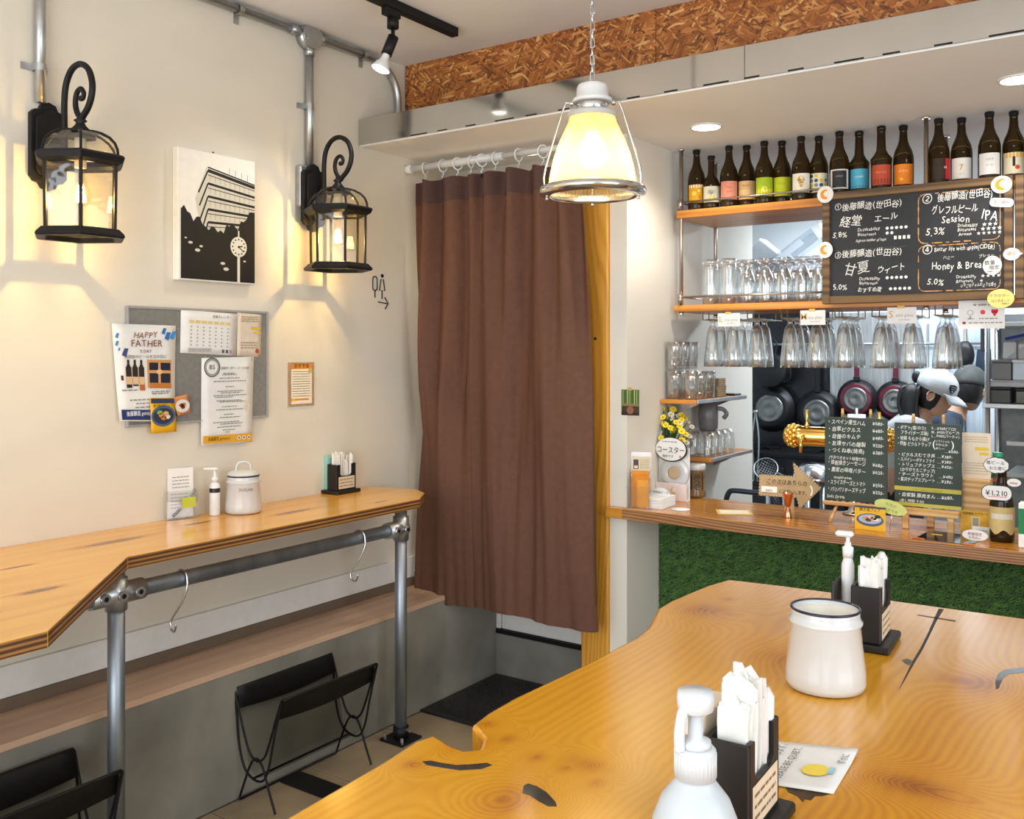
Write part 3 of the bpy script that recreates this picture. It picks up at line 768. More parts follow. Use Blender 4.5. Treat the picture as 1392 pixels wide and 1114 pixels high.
# grey notice board and the sheets on it
def sheet(name, label, cat, pts, off, m=None, th=.0008, curl=0):
    """a sheet given by its four corners in the photograph (tl, tr, br, bl) on the wall"""
    c = [wp(p[0], p[1], off) for p in pts]
    cy = sum(p[0] for p in c)/4; cz = sum(p[1] for p in c)/4
    t = thing(name, label, cat, (XW+off, cy, cz), R(90))
    q = [(p[0]-cy, p[1]-cz) for p in c]; tl, tr, br, bl = q
    n = 6; mb = MB(); vs = []
    for j in range(n+1):
        for i in range(n+1):
            u, v = i/n, j/n
            x = (1-v)*((1-u)*tl[0]+u*tr[0])+v*((1-u)*bl[0]+u*br[0]); z = (1-v)*((1-u)*tl[1]+u*tr[1])+v*((1-u)*bl[1]+u*br[1])
            vs.append((x, -curl*(v**3)*(.6+.4*u), z))
    mb.add(vs, [(j*(n+1)+i, (j+1)*(n+1)+i, (j+1)*(n+1)+i+1, j*(n+1)+i+1) for j in range(n) for i in range(n)], 0, True)
    o = mb.build('paper', m or PAPER, t); s_ = o.modifiers.new('s', 'SOLIDIFY'); s_.thickness = th; s_.offset = -1
    def P(u, v):
        return ((1-v)*((1-u)*tl[0]+u*tr[0])+v*((1-u)*bl[0]+u*br[0]), (1-v)*((1-u)*tl[1]+u*tr[1])+v*((1-u)*bl[1]+u*br[1]))
    t['_c'] = curl; t['_z'] = (tl[1]+tr[1], bl[1]+br[1], min(tl[0], bl[0]), max(tr[0], br[0]))
    wd = math.hypot(tr[0]-tl[0], tr[1]-tl[1]); return t, P, wd
def curl_build(pr, t):
    """print bends with its sheet"""
    zs = t['_z']; z0, z1 = zs[0]/2, zs[1]/2; c = t['_c']
    bm = bmesh.new(); me = pr.mb.mesh('tmp', pr.mats); bm.from_mesh(me); bpy.data.meshes.remove(me)
    for k in range(1, 6):
        zc = z0+(z1-z0)*(.3+.12*k); bmesh.ops.bisect_plane(bm, geom=bm.verts[:]+bm.edges[:]+bm.faces[:], plane_co=(0, 0, zc), plane_no=(0, 0, 1))
    for v in bm.verts:
        f = min(1, max(0, (z0-v.co.z)/(z0-z1))); u = min(1, max(0, (v.co.x-zs[2])/(zs[3]-zs[2]))); v.co.y -= c*f**3*(.6+.4*u)
    me = bpy.data.meshes.new('print'); bm.to_mesh(me); bm.free()
    for m in pr.mats: me.materials.append(m)
    o = bpy.data.objects.new('print', me); col.objects.link(o); o.parent = t
    del t['_z'], t['_c']
def psheet_rect(pr, P, u0, v0, u1, v1, c, lift=0): pr.poly([P(u0, v1), P(u1, v1), P(u1, v0), P(u0, v0)], c, lift)
c = [wp(172, 411, .012), wp(364, 428, .012), wp(358, 572, .012), wp(170, 577, .012)]
ya, yb_ = c[0][0], c[1][0]; za, zb_ = (c[2][1]+c[3][1])/2, (c[0][1]+c[1][1])/2
t = thing('notice_board', 'grey felt notice board behind the pinned sheets on the wall', 'board', (XW+.002, (ya+yb_)/2, za), R(90))
hw = (yb_-ya)/2
MB().box(-hw+.003, -.012, .003, hw-.003, 0, zb_-za-.003).build('felt', mat('grey_felt', (.20, .20, .185), .95, var=.1, scale=60, bump=.4, bscale=300), t)
mb = MB(); hh = zb_-za
for b in ((-hw, 0, -hw+.008, hh), (hw-.008, 0, hw, hh), (-hw+.008, 0, hw-.008, .008), (-hw+.008, hh-.008, hw-.008, hh)): mb.rbox(b[0], -.015, b[1], b[2], 0, b[3], .001)
mb.build('edge_frame', mat('grey_edge', (.33, .33, .32), .5), t)
# greeting poster
t, P, wd = sheet('poster', 'white poster of beer bottles and a gift box headed Happy Father', 'poster', [(152, 440), (239, 443), (236, 573), (161, 573)], .018, curl=.012)
pr = Print(-.0024)
x, z = P(.50, .135); pr.text('HAPPY', x, z, wd*.115, '8a4a22', 'c', .5, lift=.002); x, z = P(.52, .225); pr.text('FATHER', x, z, wd*.13, '7a3f1c', 'c', .3, lift=.002)
x, z = P(.50, .29); pr.text("'S DAY", x, z, wd*.06, '7a3f1c', 'c')
x, z = P(.5, .345); pr.text('世田谷のビールを父の日に', x, z, wd*.055, '4c4c4c', 'c')
for (u, v, s_, c) in ((.80, .06, .04, '2b6cb0'), (.86, .11, .05, '2b6cb0'), (.95, .10, .05, '3c86c8'), (.06, .12, .03, '3c86c8'), (.05, .2, .03, '4a90c8'), (.17, .29, .05, '39477e'), (.08, .26, .02, '3c86c8')):
    x, z = P(u, v); pr.poly([(x-wd*s_, z-wd*s_*.8), (x+wd*s_*.3, z-wd*s_*1.3), (x+wd*s_, z+wd*s_), (x-wd*s_*.2, z+wd*s_*1.1)], c)
for k in range(3):
    u = .21+.105*k
    for (a, b, d_, c) in ((u-.045, .44, .655-.02*k, '2a1a12'), (u-.045, .54, .62, 'd9b48a')): psheet_rect(pr, P, a, b, a+.09, d_, c, .0003 if c[0] == 'd' else 0)
    psheet_rect(pr, P, u-.018, .365, u+.018, .45, '2a1a12'); psheet_rect(pr, P, u-.03, .42, u+.03, .45, '2a1a12')
psheet_rect(pr, P, .08, .53, .12, .58, '5b1f12'); psheet_rect(pr, P, .38, .60, .47, .68, 'b0612c')
psheet_rect(pr, P, .52, .36, .93, .65, 'c9924f'); psheet_rect(pr, P, .55, .39, .91, .60, '141b33', .0003); psheet_rect(pr, P, .55, .60, .93, .655, 'b9722e', .0003)
psheet_rect(pr, P, .70, .39, .74, .60, 'd09a5c', .0006); psheet_rect(pr, P, .55, .47, .91, .50, 'd09a5c', .0006)
x, z = P(.72, .485); pr.disc(x, z, wd*.05, 'e3b779', .0009, wd*.035)
for k, (v, u0, u1) in enumerate(((.69, .08, .35), (.70, .58, .9), (.72, .58, .88), (.79, .2, .75), (.825, .3, .65), (.865, .28, .7))):
    x0_, z0_ = P(u0, v); x1_, _ = P(u1, v); pr.greek(x0_, x1_, z0_, wd*.018, '8a8a88', k)
psheet_rect(pr, P, .04, .88, .98, .985, '1b2f63'); x, z = P(.12, .945); pr.text('後藤醸造 gotojozo.com', x, z, wd*.075, 'e8ecf4', lift=.0006, maxw=wd*.55)
curl_build(pr, t)
# calendar sheet
t, P, wd = sheet('calendar_sheet', 'white calendar sheet pinned at top of the grey board', 'paper', [(246, 421), (323, 427), (321, 484), (245, 480)], .016)
pr = Print(-.0012)
x, z = P(.72, .13); pr.text('営業カレンダー', x, z, wd*.05, '77766f', 'c')
for k in range(7): psheet_rect(pr, P, .14+k*.108, .22, .225+k*.108, .29, 'd9c680')
for r_ in range(6):
    for k in range(7): psheet_rect(pr, P, .165+k*.108, .36+r_*.085, .19+k*.108, .385+r_*.085, '8d8d90')
for k in range(3): x0_, z0_ = P(.13, .90+k*.03); pr.greek(x0_, x0_+wd*.4, z0_, wd*.012, '9a9a98', k)
for k, c in enumerate(('50504e', '50504e', 'b77f9b')): psheet_rect(pr, P, .73+.07*k, .87, .77+.07*k, .95, c)
curl_build(pr, t)
t, P, wd = sheet('flyer', 'cream flyer with yellow marks pinned beside the calendar sheet', 'paper', [(323, 425), (356, 428), (354, 486), (322, 484)], .015, CREAM)
pr = Print(-.0012)
for k, v in enumerate((.1, .15, .20, .70, .76, .82)): x0_, z0_ = P(.15, v); pr.greek(x0_, x0_+wd*.7, z0_, wd*.03, '9a8a6c', k)
psheet_rect(pr, P, .56, .30, .95, .36, 'e0bb38'); psheet_rect(pr, P, .66, .41, .97, .46, 'e0bb38'); x, z = P(.84, .86); pr.disc(x, z, wd*.08, 'b6452d'); curl_build(pr, t)
# long letter
t, P, wd = sheet('letter', 'long white letter with a round stamp and mustard foot band', 'paper', [(274, 487), (345, 485), (342, 601), (273, 606)], .018, curl=.004)
pr = Print(-.0022)
x, z = P(.19, .11); pr.ring(x, z, wd*.15, wd*.018, '3d4a3a'); pr.ring(x, z, wd*.12, wd*.01, '3d4a3a'); pr.text('BS', x, z-wd*.03, wd*.10, '3d4a3a', 'c')
x, z = P(.36, .135); pr.text('感謝をこめて、ビールの話', x, z, wd*.045, '555551')
rows = ((.19, .4, .62), (.205, .38, .66), (.245, .33, .72), (.28, .22, .85), (.345, .45, .62), (.395, .3, .8), (.415, .36, .74), (.445, .22, .86), (.465, .25, .6), (.505, .28, .76), (.52, .34, .82), (.575, .38, .68), (.61, .27, .8), (.665, .42, .62), (.70, .34, .74), (.755, .22, .72), (.775, .35, .8), (.81, .3, .76), (.845, .4, .64), (.87, .46, .54))
for k, (v, u0, u1) in enumerate(rows): x0_, z0_ = P(u0, v); x1_, _ = P(u1, v); pr.greek(x0_, x1_, z0_, wd*.014, '84847f', k+20)
for (u, v) in ((.86, .52), (.9, .56), (.87, .60), (.83, .58)): x, z = P(u, v); pr.disc(x, z, wd*.025, 'd8cdbb', n=10)
psheet_rect(pr, P, .03, .895, .99, .985, 'd9a02c'); x, z = P(.12, .955); pr.text('後藤醸造 gotojozo', x, z, wd*.07, '5d4310', lift=.0006, maxw=wd*.42)
for k in range(3): x, z = P(.72+.10*k, .94); pr.disc(x, z, wd*.032, 'e9e6df', .0006); pr.disc(x, z, wd*.018, '3f5f9b', .0009)
curl_build(pr, t)
# small food cards
t, P, wd = sheet('food_card', 'yellow card showing a plate of food hanging below the board', 'card', [(204, 541), (237, 541), (240, 587), (206, 590)], .034, mat('card_yellow', 'e0ad18', .5))
pr = Print(-.0014); x, z = P(.5, .52); pr.disc(x, z, wd*.50, '4b5f80', 0, wd*.38); pr.disc(x, z, wd*.42, '26334a', .0003, wd*.29); psheet_rect(pr, P, .02, .02, .98, .16, '2d3852')
for (u, v, c) in ((.42, .5, 'c98a4d'), (.6, .45, 'd9a56c'), (.5, .58, 'b97438'), (.66, .55, 'e0d2b4'), (.35, .42, '7fae3a')): x, z = P(u, v); pr.disc(x, z, wd*.12, c, .0006, wd*.08, 9)
x, z = P(.5, .25); pr.text('後ろ焼き鳥フェア', x, z, wd*.10, '3a2606', 'c', maxw=wd*.85); curl_build(pr, t)
t, P, wd = sheet('food_card', 'small tilted orange card showing a white plate beside the yellow card', 'card', [(234, 541), (255, 536), (259, 560), (242, 566)], .032, mat('card_orange', 'd08a52', .5))
pr = Print(-.0014); x, z = P(.5, .55); pr.disc(x, z, wd*.46, 'dcd8d0', 0, wd*.36)
for (u, v, c) in ((.42, .5, '8c3f20'), (.6, .5, 'b5653a'), (.5, .62, '6f2f1a')): x, z = P(u, v); pr.disc(x, z, wd*.15, c, .0004, wd*.1, 8)
curl_build(pr, t)
# push pins
pin = None
for k, (px, py, lab) in enumerate(((241, 447, 'top right corner of the poster'), (322, 429, 'top right corner of the calendar sheet'), (278, 486, 'top left corner of the long letter'), (343, 488, 'top right corner of the long letter'), (273, 572, 'left edge of the long letter low down'), (344, 568, 'right edge of the long letter low down'), (340, 432, 'top of the cream flyer'))):
    p = at(px, py, x=XW+.02); p.x = XW+.019
    lab = 'small clear push pin in the '+lab
    if pin is None:
        pin = thing('push_pin', lab, 'pin', p, R(90), 'push pins on the notice board')
        MB().cyl((0, -.012, 0), (0, .0, 0), .0032, .0045, n=10).build('head', CLEARW, pin); MB().cyl((0, 0, 0), (0, .008, 0), .0007, n=6).build('needle', CHROME, pin)
    else: dup(pin, p, lab)
# small framed menu
c = [wp(391, 493), wp(426, 493), wp(425, 551), wp(391, 551)]
t = thing('small_sign', 'small brown-checked menu card fixed alone on the wall under the lantern', 'sign', (XW+.001, (c[0][0]+c[1][0])/2, c[2][1]), R(90))
hw = (c[1][0]-c[0][0])/2; hh = c[0][1]-c[2][1]
MB().rbox(-hw, -.004, 0, hw, 0, hh, .001).build('backing', mat('checked_card', 'a98d70', .7, var=.25, scale=160), t)
pr = Print(-.0046); pr.rect(-hw*.8, hh*.05, hw*.8, hh*.95, 'f0e6d2'); pr.rect(-hw*.8, hh*.85, hw*.8, hh*.95, 'e08b24', .0003); pr.rect(-hw*.8, hh*.13, hw*.55, hh*.17, 'e08b24', .0003); pr.text('おすすめ', 0, hh*.875, hw*.3, '4a2a08', 'c', lift=.0008)
pr.poly([(-hw*.8, hh*.2), (-hw*.8, hh*.12), (-hw*.4, hh*.12)], 'e8b92e', .0005); pr.disc(hw*.65, hh*.8, hw*.14, 'c6b84a', .0005)
for k in range(11): pr.greek(-hw*.7, hw*.68, hh*(.22+.056*k), hh*.014, '8c7a60', k)
pr.build(t)
# toilet pictograms: flat cut-out figures and an arrow
y0, z0 = wp(516, 395); y1 = wp(531, 410)[0]
t = thing('toilet_sign', 'black line pictograms of man, woman and arrow stuck to the wall', 'sign', (XW+.0012, y0, z0), R(90))
s_ = .030/1.0
def loop(name, pts, closed=True): MB().tube([(p[0], -.0008, p[1]) for p in pts], .0028, 6, closed=closed).build(name, BLACKP, t)
loop('man_figure', rrect(-.046, -.002, -.018, .060, .012)); loop('man_leg', [(-.032, -.002), (-.032, -.034)], False)
loop('woman_figure', [(-.003, .0), (.032, .0), (.022, .05), (.007, .05)]); loop('woman_leg', [(.014, .0), (.014, -.038)], False)
MB().cyl((.0145, -.003, .066), (.0145, 0, .066), .0085, n=14).build('woman_head', BLACKP, t)
loop('arrow', [(-.012, -.052), (.052, -.058)], False); loop('arrow', [(.032, -.030), (.054, -.058), (.034, -.082)], False)
# ------------------------------------------------------------------ wall bar on scaffold tubes
ZB = .955
t = thing('wall_bar', 'plywood bar along the left wall on grey scaffold tubes', 'bar counter', (0, 0, 0))
poly = [(XW+.001, -.9), (XW+.001, 3.02), (-2.86, 3.045), (-2.65, 3.085), (-2.56, 3.03), (-2.475, 2.90), (-2.47, 1.60), (-1.955, 1.08), (-1.955, -.9)]
MB().prism(poly, ZB-.037, ZB, 0, 1).build('countertop', [PLYTOP, PLYEDGE], t, bevel=.0015)
XP = -2.515; ZRAIL = (at(158, 808, x=XP).z+at(545, 718, x=XP).z)/2
YL1, YL2 = at(158, 808, x=XP).y, at(545, 718, x=XP).y
for k, y in enumerate((-.35, YL1, YL2)):
    lgo = MB().cyl((XP, y, .012), (XP, y, ZB-.037), .0243, n=20).build('leg', GALVD, t)
    MB().rbox(XP-.06, y-.06, .0005, XP+.06, y+.06, .010, .002).cyl((XP, y, .010), (XP, y, .055), .031, n=18).build('base_plate', BLACKM, lgo)
    for a in (-1, 1): MB().cyl((XP+.045*a, y-.045, .010), (XP+.045*a, y-.045, .030), .007, n=6, smooth=False).build('bolt', CHROME, lgo)
    MB().cyl((XP+.028, y, .045), (XP+.048, y, .045), .008, n=6, smooth=False).build('bolt', CHROME, lgo)
    mb = MB()
    mb.cyl((XP, y, ZRAIL-.047), (XP, y, ZRAIL+.047), .0315, n=20)
    L = .085 if k < 2 else .02
    mb.cyl((XP, y-.085, ZRAIL), (XP, y+L, ZRAIL), .0315, n=20)
    fit = mb.build('pipe_fitting', GALV, t)
    for yy, zz in (((y-.055), ZRAIL), (y, ZRAIL-.002), ((y+.055), ZRAIL)):
        if k == 2 and yy > y+.03: continue
        MB().cyl((XP+.028, yy, zz), (XP+.040, yy, zz), .015, n=14).cyl((XP+.039, yy, zz), (XP+.0405, yy, zz), .008, n=6, mi=1, smooth=False).build('grub_screw', [GALV, BLACKM], fit)
MB().cyl((XP, -.4, ZRAIL), (XP, YL2, ZRAIL), .0243, n=20).build('rail', GALVD, t)

# two S hooks on the rail
hk = None
for (px, lab) in ((247, 'chrome S hook on the tube rail nearest the bar leg with triple fitting'), (488, 'chrome S hook on the tube rail nearest the curtain')):
    y = at(px, 760, x=XP).y
    if hk is None:
        hk = thing('s_hook', lab, 'hook', (XP, y, ZRAIL), R(0), 's hooks on the tube rail')
        r_ = .0275
        pts = [(r_*math.cos(a), 0, r_*math.sin(a)) for a in [R(200-20*k) for k in range(11)]]
        pts += [(.030, -.004, -.03), (.012, -.012, -.075), (-.012, -.02, -.112), (-.022, -.024, -.135), (-.012, -.028, -.155), (.008, -.032, -.155), (.020, -.036, -.138), (.022, -.037, -.132)]
        MB().tube(smooth_path(pts, 3), .0034, 8).sphere((.022, -.037, -.132), .004, 8).build('wire', CHROME, hk)
    else: dup(hk, (XP, y, ZRAIL), lab, R(8))

# ------------------------------------------------------------------ things standing on the wall bar
# card holder of clear acrylic
p = at(252, 706, z=ZB)
t = thing('card_holder', 'clear acrylic card holder with white cards on the wall bar', 'holder', (p.x-.03, p.y, ZB+.0008), R(72))
mb = MB()
mb.box(-.055, -.028, 0, .055, .030, .003).box(-.055, -.028, .003, .055, -.025, .100).box(-.055, .027, .003, .055, .030, .100)
mb.box(-.055, -.025, .003, -.052, .027, .100).box(.052, -.025, .003, .055, .027, .100)
mb.build('acrylic_box', CLEARW, t)
for k in range(3): MB().rbox(-.045, -.006+.009*k, .0035, .045, -.001+.009*k, .178-.004*k, .001).build('card_stack', PAPER, t)
pr = Print(-.0075)
for k in range(4): pr.greek(-.03, .03, .145-.012*k, .003, '8c8c88', k)
for k in range(5): pr.greek(-.035, .03, .085-.012*k, .003, 'a2a29e', k+9)
pr.build(t)
MB().rbox(-.002, -.0290, .040, .046, -.0282, .075, .0002).build('sticky_note', mat('note_green', 'b9c23a', .7), t)
t = MB().cyl((-.03, -.014, .010), (-.002, -.012, .034), .0055, n=10, mi=0).cyl((-.002, -.012, .034), (.05, -.008, .098), .0042, n=10, mi=1).build('pen', [BLACKP, CHROME], None, (p.x-.03, p.y, ZB+.0008), (0, 0, R(72)))
tag(t, 'black and chrome pen lying slanted in the acrylic card holder', 'pen')
# pump bottle
p = at(292, 701, z=ZB)
t = thing('pump_bottle', 'slim white sanitiser pump bottle with black band on the wall bar', 'bottle', (p.x, p.y, ZB+.0005), R(40))
MB().lathe([(.017, 0), (.0185, .004), (.0185, .105), (.015, .115), (.009, .119), (.009, .124)], 22).build('body', WPLAST, t)
MB().lathe([(.0188, .083), (.0188, .099)], 22, cap0=False, cap1=False).build('black_band', BLACKP, t)
MB().lathe([(.011, .122), (.012, .134), (.006, .142), (.004, .165)], 16).build('collar', WPLAST, t)
MB().rbox(-.040, -.007, .163, .012, .007, .172, .003).build('pump_head', WPLAST, t)
# enamel canisters
def canister(loc, label, lid, rz):
    t = thing('enamel_canister', label, 'canister', loc, rz)
    MB().lathe([(.0001, .004), (.056, .0), (.064, .003), (.067, .012), (.066, .03), (.058, .108), (.061, .112), (.0615, .116), (.058, .119), (.0565, .128), (.0575, .135), (.0545, .135), (.053, .12), (.062, .014), (.0001, .009)], 40, cap0=False, cap1=False).build('body', WHITE, t)
    MB().tube([(.0565*math.cos(2*PI*k/40), .0565*math.sin(2*PI*k/40), .1355) for k in range(40)], .0024, 6, closed=True).build('navy_rim', mat('navy_enamel', (.012, .014, .035), .2), t)
    if lid:
        MB().lathe([(.058, .1385), (.0585, .142), (.052, .150), (.03, .157), (.0001, .159)], 36).build('lid', WHITE, t)
        MB().tube(smooth_path([(-.026, 0, .155), (-.024, 0, .172), (-.012, 0, .184), (.012, 0, .184), (.024, 0, .172), (.026, 0, .155)], 5), .0045, 8, radii=None).build('lid_handle', WHITE, t)
        pr = Print(0); pr.text('SUGAR', 0, .085, .016, '85827a', 'c'); pr.mb.v = [((.0622+.0)*math.sin(v[0]/.062), -(.0622)*math.cos(v[0]/.062), v[2]) for v in pr.mb.v]; pr.build(t)
    else:
        MB().lathe([(.0545, .128), (.045, .126), (.044, .118), (.0001, .117)], 36, cap0=False).build('inner_lid', mat('cream_enamel', (.70, .67, .60), .2), t)
    return t
p = at(331, 697, z=ZB); canister((p.x, p.y, ZB+.0005), 'lidded white enamel canister on the wall bar', True, R(60))
# cutlery boxes
def cutlery_box(loc, rz, label, tissue, label_text=None, mint=False, flip=False):
    """black box with a U cut in one end, a slot for cards beside it, on a black base; label end looks to +X"""
    t = thing('cutlery_box', label, 'cutlery box', loc, rz)
    MB().rbox(-.105, -.012, 0, .018, .126, .014, .003).build('base', BLACKW, t)
    mb = MB()
    mb.rbox(-.055, 0, .014, 0, .006, .122, .002).rbox(-.055, .108, .014, 0, .114, .122, .002).rbox(-.055, .006, .014, -.049, .108, .122, .001)
    mb.build('box', BLACKW, t)
    T = Matrix(((0, 1, 0, -.006), (1, 0, 0, 0), (0, 0, 1, 0), (0, 0, 0, 1)))
    u = [(.006, .014), (.108, .014), (.108, .121), (.092, .121), (.092, .082), (.082, .073), (.032, .073), (.022, .082), (.022, .121), (.006, .121)]
    mb = MB(); mb.plate(u, 0, .006)
    mb.v = [(-(v[1]), v[0], v[2]) for v in mb.v]
    mb.build('front_panel', BLACKW, t)
    MB().rbox(-.092, .0, .014, -.086, .114, .122, .002).build('slot_panel', BLACKW, t)
    lb = MB().rbox(.0002, .012, .020, .0012, .104, .070, .0004).build('name_label', mat('label_card', (.66, .56, .42), .7), t)
    pr = Print(-.0014)
    for k in range(3): pr.greek(.018, .096, .056-.013*k, .004, '7d6648', k)
    pr.mb.v = [(-v[1], v[0], v[2]) for v in pr.mb.v]; pr.build(t)
    return t
def tissues(loc, rz, n, hgt, label, seed, group=None):
    rg = random.Random(seed)
    t = thing('paper_napkins', label, 'napkins', loc, rz, group)
    for k in range(n):
        y0_ = .016+.074*k/n; top = hgt+rg.uniform(-.014, .016); lean = rg.uniform(-.006, .008); w0, w1 = -.043+rg.uniform(0, .005), -.012+rg.uniform(0, .004)
        th = .0055; mb = MB(); n_ = 4; vs = []
        for j in range(7):
            v = j/6
            for i in range(n_+1):
                u_ = i/n_
                z = .016+(top-.016)*v + (rg.uniform(-.010, .012) if j == 6 else 0)
                vs.append((w0+(w1-w0)*u_+rg.uniform(-.0012, .0012)+.006*v*(u_-.5), y0_+lean*v*v+.0028*math.sin(u_*5+k)+rg.uniform(-.001, .001), z))
        fs = [(j*(n_+1)+i, j*(n_+1)+i+1, (j+1)*(n_+1)+i+1, (j+1)*(n_+1)+i) for j in range(6) for i in range(n_)]
        o = mb.add(vs, fs, 0, False).build('napkin', TISSUE, t); s_ = o.modifiers.new('s', 'SOLIDIFY'); s_.thickness = th; s_.offset = 1
    return t
p = at(475, 670, z=ZB)
# small one on the wall bar: label end towards the room
BX = (p.x-.01, p.y-.07, ZB+.0005)
t = cutlery_box((p.x+.0, p.y-.075, ZB+.0005), 0, 'small black cutlery box at curtain end of the wall bar', True)
tissues((p.x+.0, p.y-.075, ZB+.0005), 0, 7, .150, 'white paper napkins standing in the cutlery box on the wall bar', 2)
def straw(loc, rz, label, col_, r=.006, L=.16, lean=(0, 0)):
    t = MB().cyl((0, 0, 0), (lean[0], lean[1], L), r, n=12).build('wrapped_straws', col_, None, loc, (0, 0, rz)); tag(t, label, 'straws'); return t
m_ = MB().rbox(-.0845, .004, .0145, -.058, .010, .158, .001).rbox(-.0845, .012, .0145, -.058, .110, .150, .002)
m_ = m_.build('mint_cards', mat('mint_card', (.30, .58, .52), .5), None, (p.x, p.y-.075, ZB+.0005)); tag(m_, 'mint green cards in the slot of the wall bar cutlery box', 'cards')

# ------------------------------------------------------------------ wire magazine racks on the floor
MESHF = glassmat('sling_mesh', (.74, .74, .72), .0, .05, .5, (.1, .1, .1))
def rack(loc, label, L=.46):
    t = thing('magazine_rack', label, 'magazine rack', loc, 0, 'black wire racks under the wall bar')
    rr = .0042
    # each end: upper U between the top corners, lower U, and an arched pair of legs
    for y in (0, L):
        U1 = smooth_path([(-.118, y, .386), (-.095, y, .32), (-.060, y, .225), (-.035, y, .178), (0, y, .160), (.035, y, .178), (.060, y, .225), (.095, y, .32), (.122, y, .386)], 5)
        U2 = smooth_path([(-.118, y, .386), (-.104, y, .30), (-.092, y, .20), (-.065, y, .125), (-.02, y, .095), (.03, y, .10), (.06, y, .15), (.085, y, .25), (.122, y, .386)], 5)
        A = smooth_path([(-.092, y, .005), (-.065, y, .07), (-.035, y, .135), (-.012, y, .163), (.012, y, .163), (.035, y, .135), (.062, y, .07), (.092, y, .005)], 5)
        MB().tube(U1, rr, 8).build('end_loop', BLACKM, t); MB().tube(U2, rr, 8).build('end_loop', BLACKM, t); MB().tube(A, rr, 8).build('leg_arch', BLACKM, t)
    for x in (-.118, .122): MB().tube([(x, 0, .386), (x, L, .386)], rr, 8).build('top_rail', BLACKM, t)
    MB().tube([(-.092, 0, .005), (-.092, L, .005)], rr, 8).build('floor_rail', BLACKM, t)
    MB().tube([(-.02, 0, .095), (-.02, L, .095)], rr, 8).build('keel_rail', BLACKM, t)
    for s, x in ((-1, -.118), (1, .122)):
        mb = MB(); n = 10; vs = []
        for (dx, z) in ((.006*s, .386), (.004*s, .392), (-.002*s, .393), (-.008*s, .385), (-.026*s, .318)):
            for i in range(n+1): vs.append((x+dx, .004+(L-.008)*i/n, z-(.012*math.sin(PI*i/n) if z < .33 else 0)))
        o = mb.add(vs, [(j*(n+1)+i, j*(n+1)+i+1, (j+1)*(n+1)+i+1, (j+1)*(n+1)+i) for j in range(4) for i in range(n)], 0, True).build('top_band', BLACKM, t)
        s_ = o.modifiers.new('s', 'SOLIDIFY'); s_.thickness = .002
    prof = [(-.094, .32), (-.066, .225), (-.052, .150), (-.03, .112), (0, .104), (.03, .112), (.048, .150), (.064, .225), (.096, .32)]
    mb = MB(); sp_ = smooth_path([(a, 0, b) for a, b in prof], 3); vs = []
    for q in sp_: vs += [(q.x, .006, q.z), (q.x, L-.006, q.z)]
    mb.add(vs, [(2*i, 2*i+1, 2*i+3, 2*i+2) for i in range(len(sp_)-1)], 0, True).build('mesh_sling', MESHF, t)
    return t
rack((-2.535, 2.125, .0008), 'black wire magazine rack between the two bar legs nearest the curtain')
rack((-2.50, 1.065, .0008), 'black wire magazine rack partly behind the bar leg with triple fitting')
# ------------------------------------------------------------------ serving counter
t = thing('serving_counter', 'long wooden serving counter with a green turf front', 'counter', (0, 0, 0))
MB().rbox(XK+.002, YC+.004, ZCT-.041, XR-.01, 3.86, ZCT, .002).build('worktop', COUNTER, t)
MB().rbox(-1.905, YC-.001, ZCT-.041, XK+.001, YP-.001, ZCT, .002).build('worktop_return', COUNTER, t)
MB().rbox(XK+.0025, YC, ZCT-.0415, XR-.012, YC+.0035, ZCT-.001, .0005).build('front_edging', COUNTERE, t)
MB().box(XK+.002, 3.74, 0, XR-.01, 3.80, ZCT-.042).build('front_board', mat('turf_backing', (.012, .030, .007), .9), t)
rg = random.Random(11); mb = MB()
for i in range(70000):
    x, z = rg.uniform(XK+.004, 1.25), rg.uniform(.30, ZCT-.046); L = rg.uniform(.014, .030); a = rg.gauss(-.6, .7); wdt = .0013
    dx, dz = math.sin(a)*L, -math.cos(a)*L*.8+.003
    if z+dz > ZCT-.044: dz = 0
    y1 = 3.738-rg.uniform(.004, .014); nx, nz = math.cos(a)*wdt, math.sin(a)*wdt
    mb.add([(x-nx, 3.739, z-nz), (x+nx, 3.739, z+nz), (max(x+dx, XK+.003), y1, z+dz)], [(0, 1, 2)], 0 if rg.random() < .7 else 1)
mb.build('turf', [mat('turf_green', (.042, .12, .016), .6, var=.4, scale=30), mat('turf_green_light', (.085, .19, .035), .6, var=.3, scale=30)], t, kind='stuff')

# photo and little drawing on the partition end
def frontpanel(name, label, cat, px0, py0, px1, py1, yplane, m=PAPER, th=.0012, rz=0, rnd=None, poly=None):
    """panel parallel to the counter: pixel box in the photograph on the plane y = yplane"""
    a, b = at(px0, py1, y=yplane), at(px1, py1, y=yplane)
    cx = (a.x+b.x)/2; w_ = b.x-a.x; pm = (px0+px1)/2
    zt = at(pm, py0, y=yplane).z; zb = at(pm, py1, y=yplane).z
    t = thing(name, label, cat, (cx, yplane, zb), 0, rot=(0, rz, 0)); hw, h = w_/2, zt-zb
    out = poly(hw, h) if poly else ([(-hw, 0), (hw, 0), (hw, h), (-hw, h)] if not rnd else rrect(-hw, 0, hw, h, rnd))
    MB().plate(out, -th, 0).build('sheet', m, t)
    return t, hw, h, Print(-th-.0005)
t_, hw, h, pr = frontpanel('photo_print', 'small woodland photo taped to the white partition beside the cedar post', 'photo', 845, 530, 869, 565, YP, mat('photo_dark', '3a3020', .4))
pr.rect(-hw, h*.45, hw, h, '4f6a30')
for k in range(7): pr.rect(-hw+.006+.0105*k, h*.42, -hw+.009+.0105*k, h*.98, ('9db06a', '33431f', 'c3cf96')[k % 3], .0002)
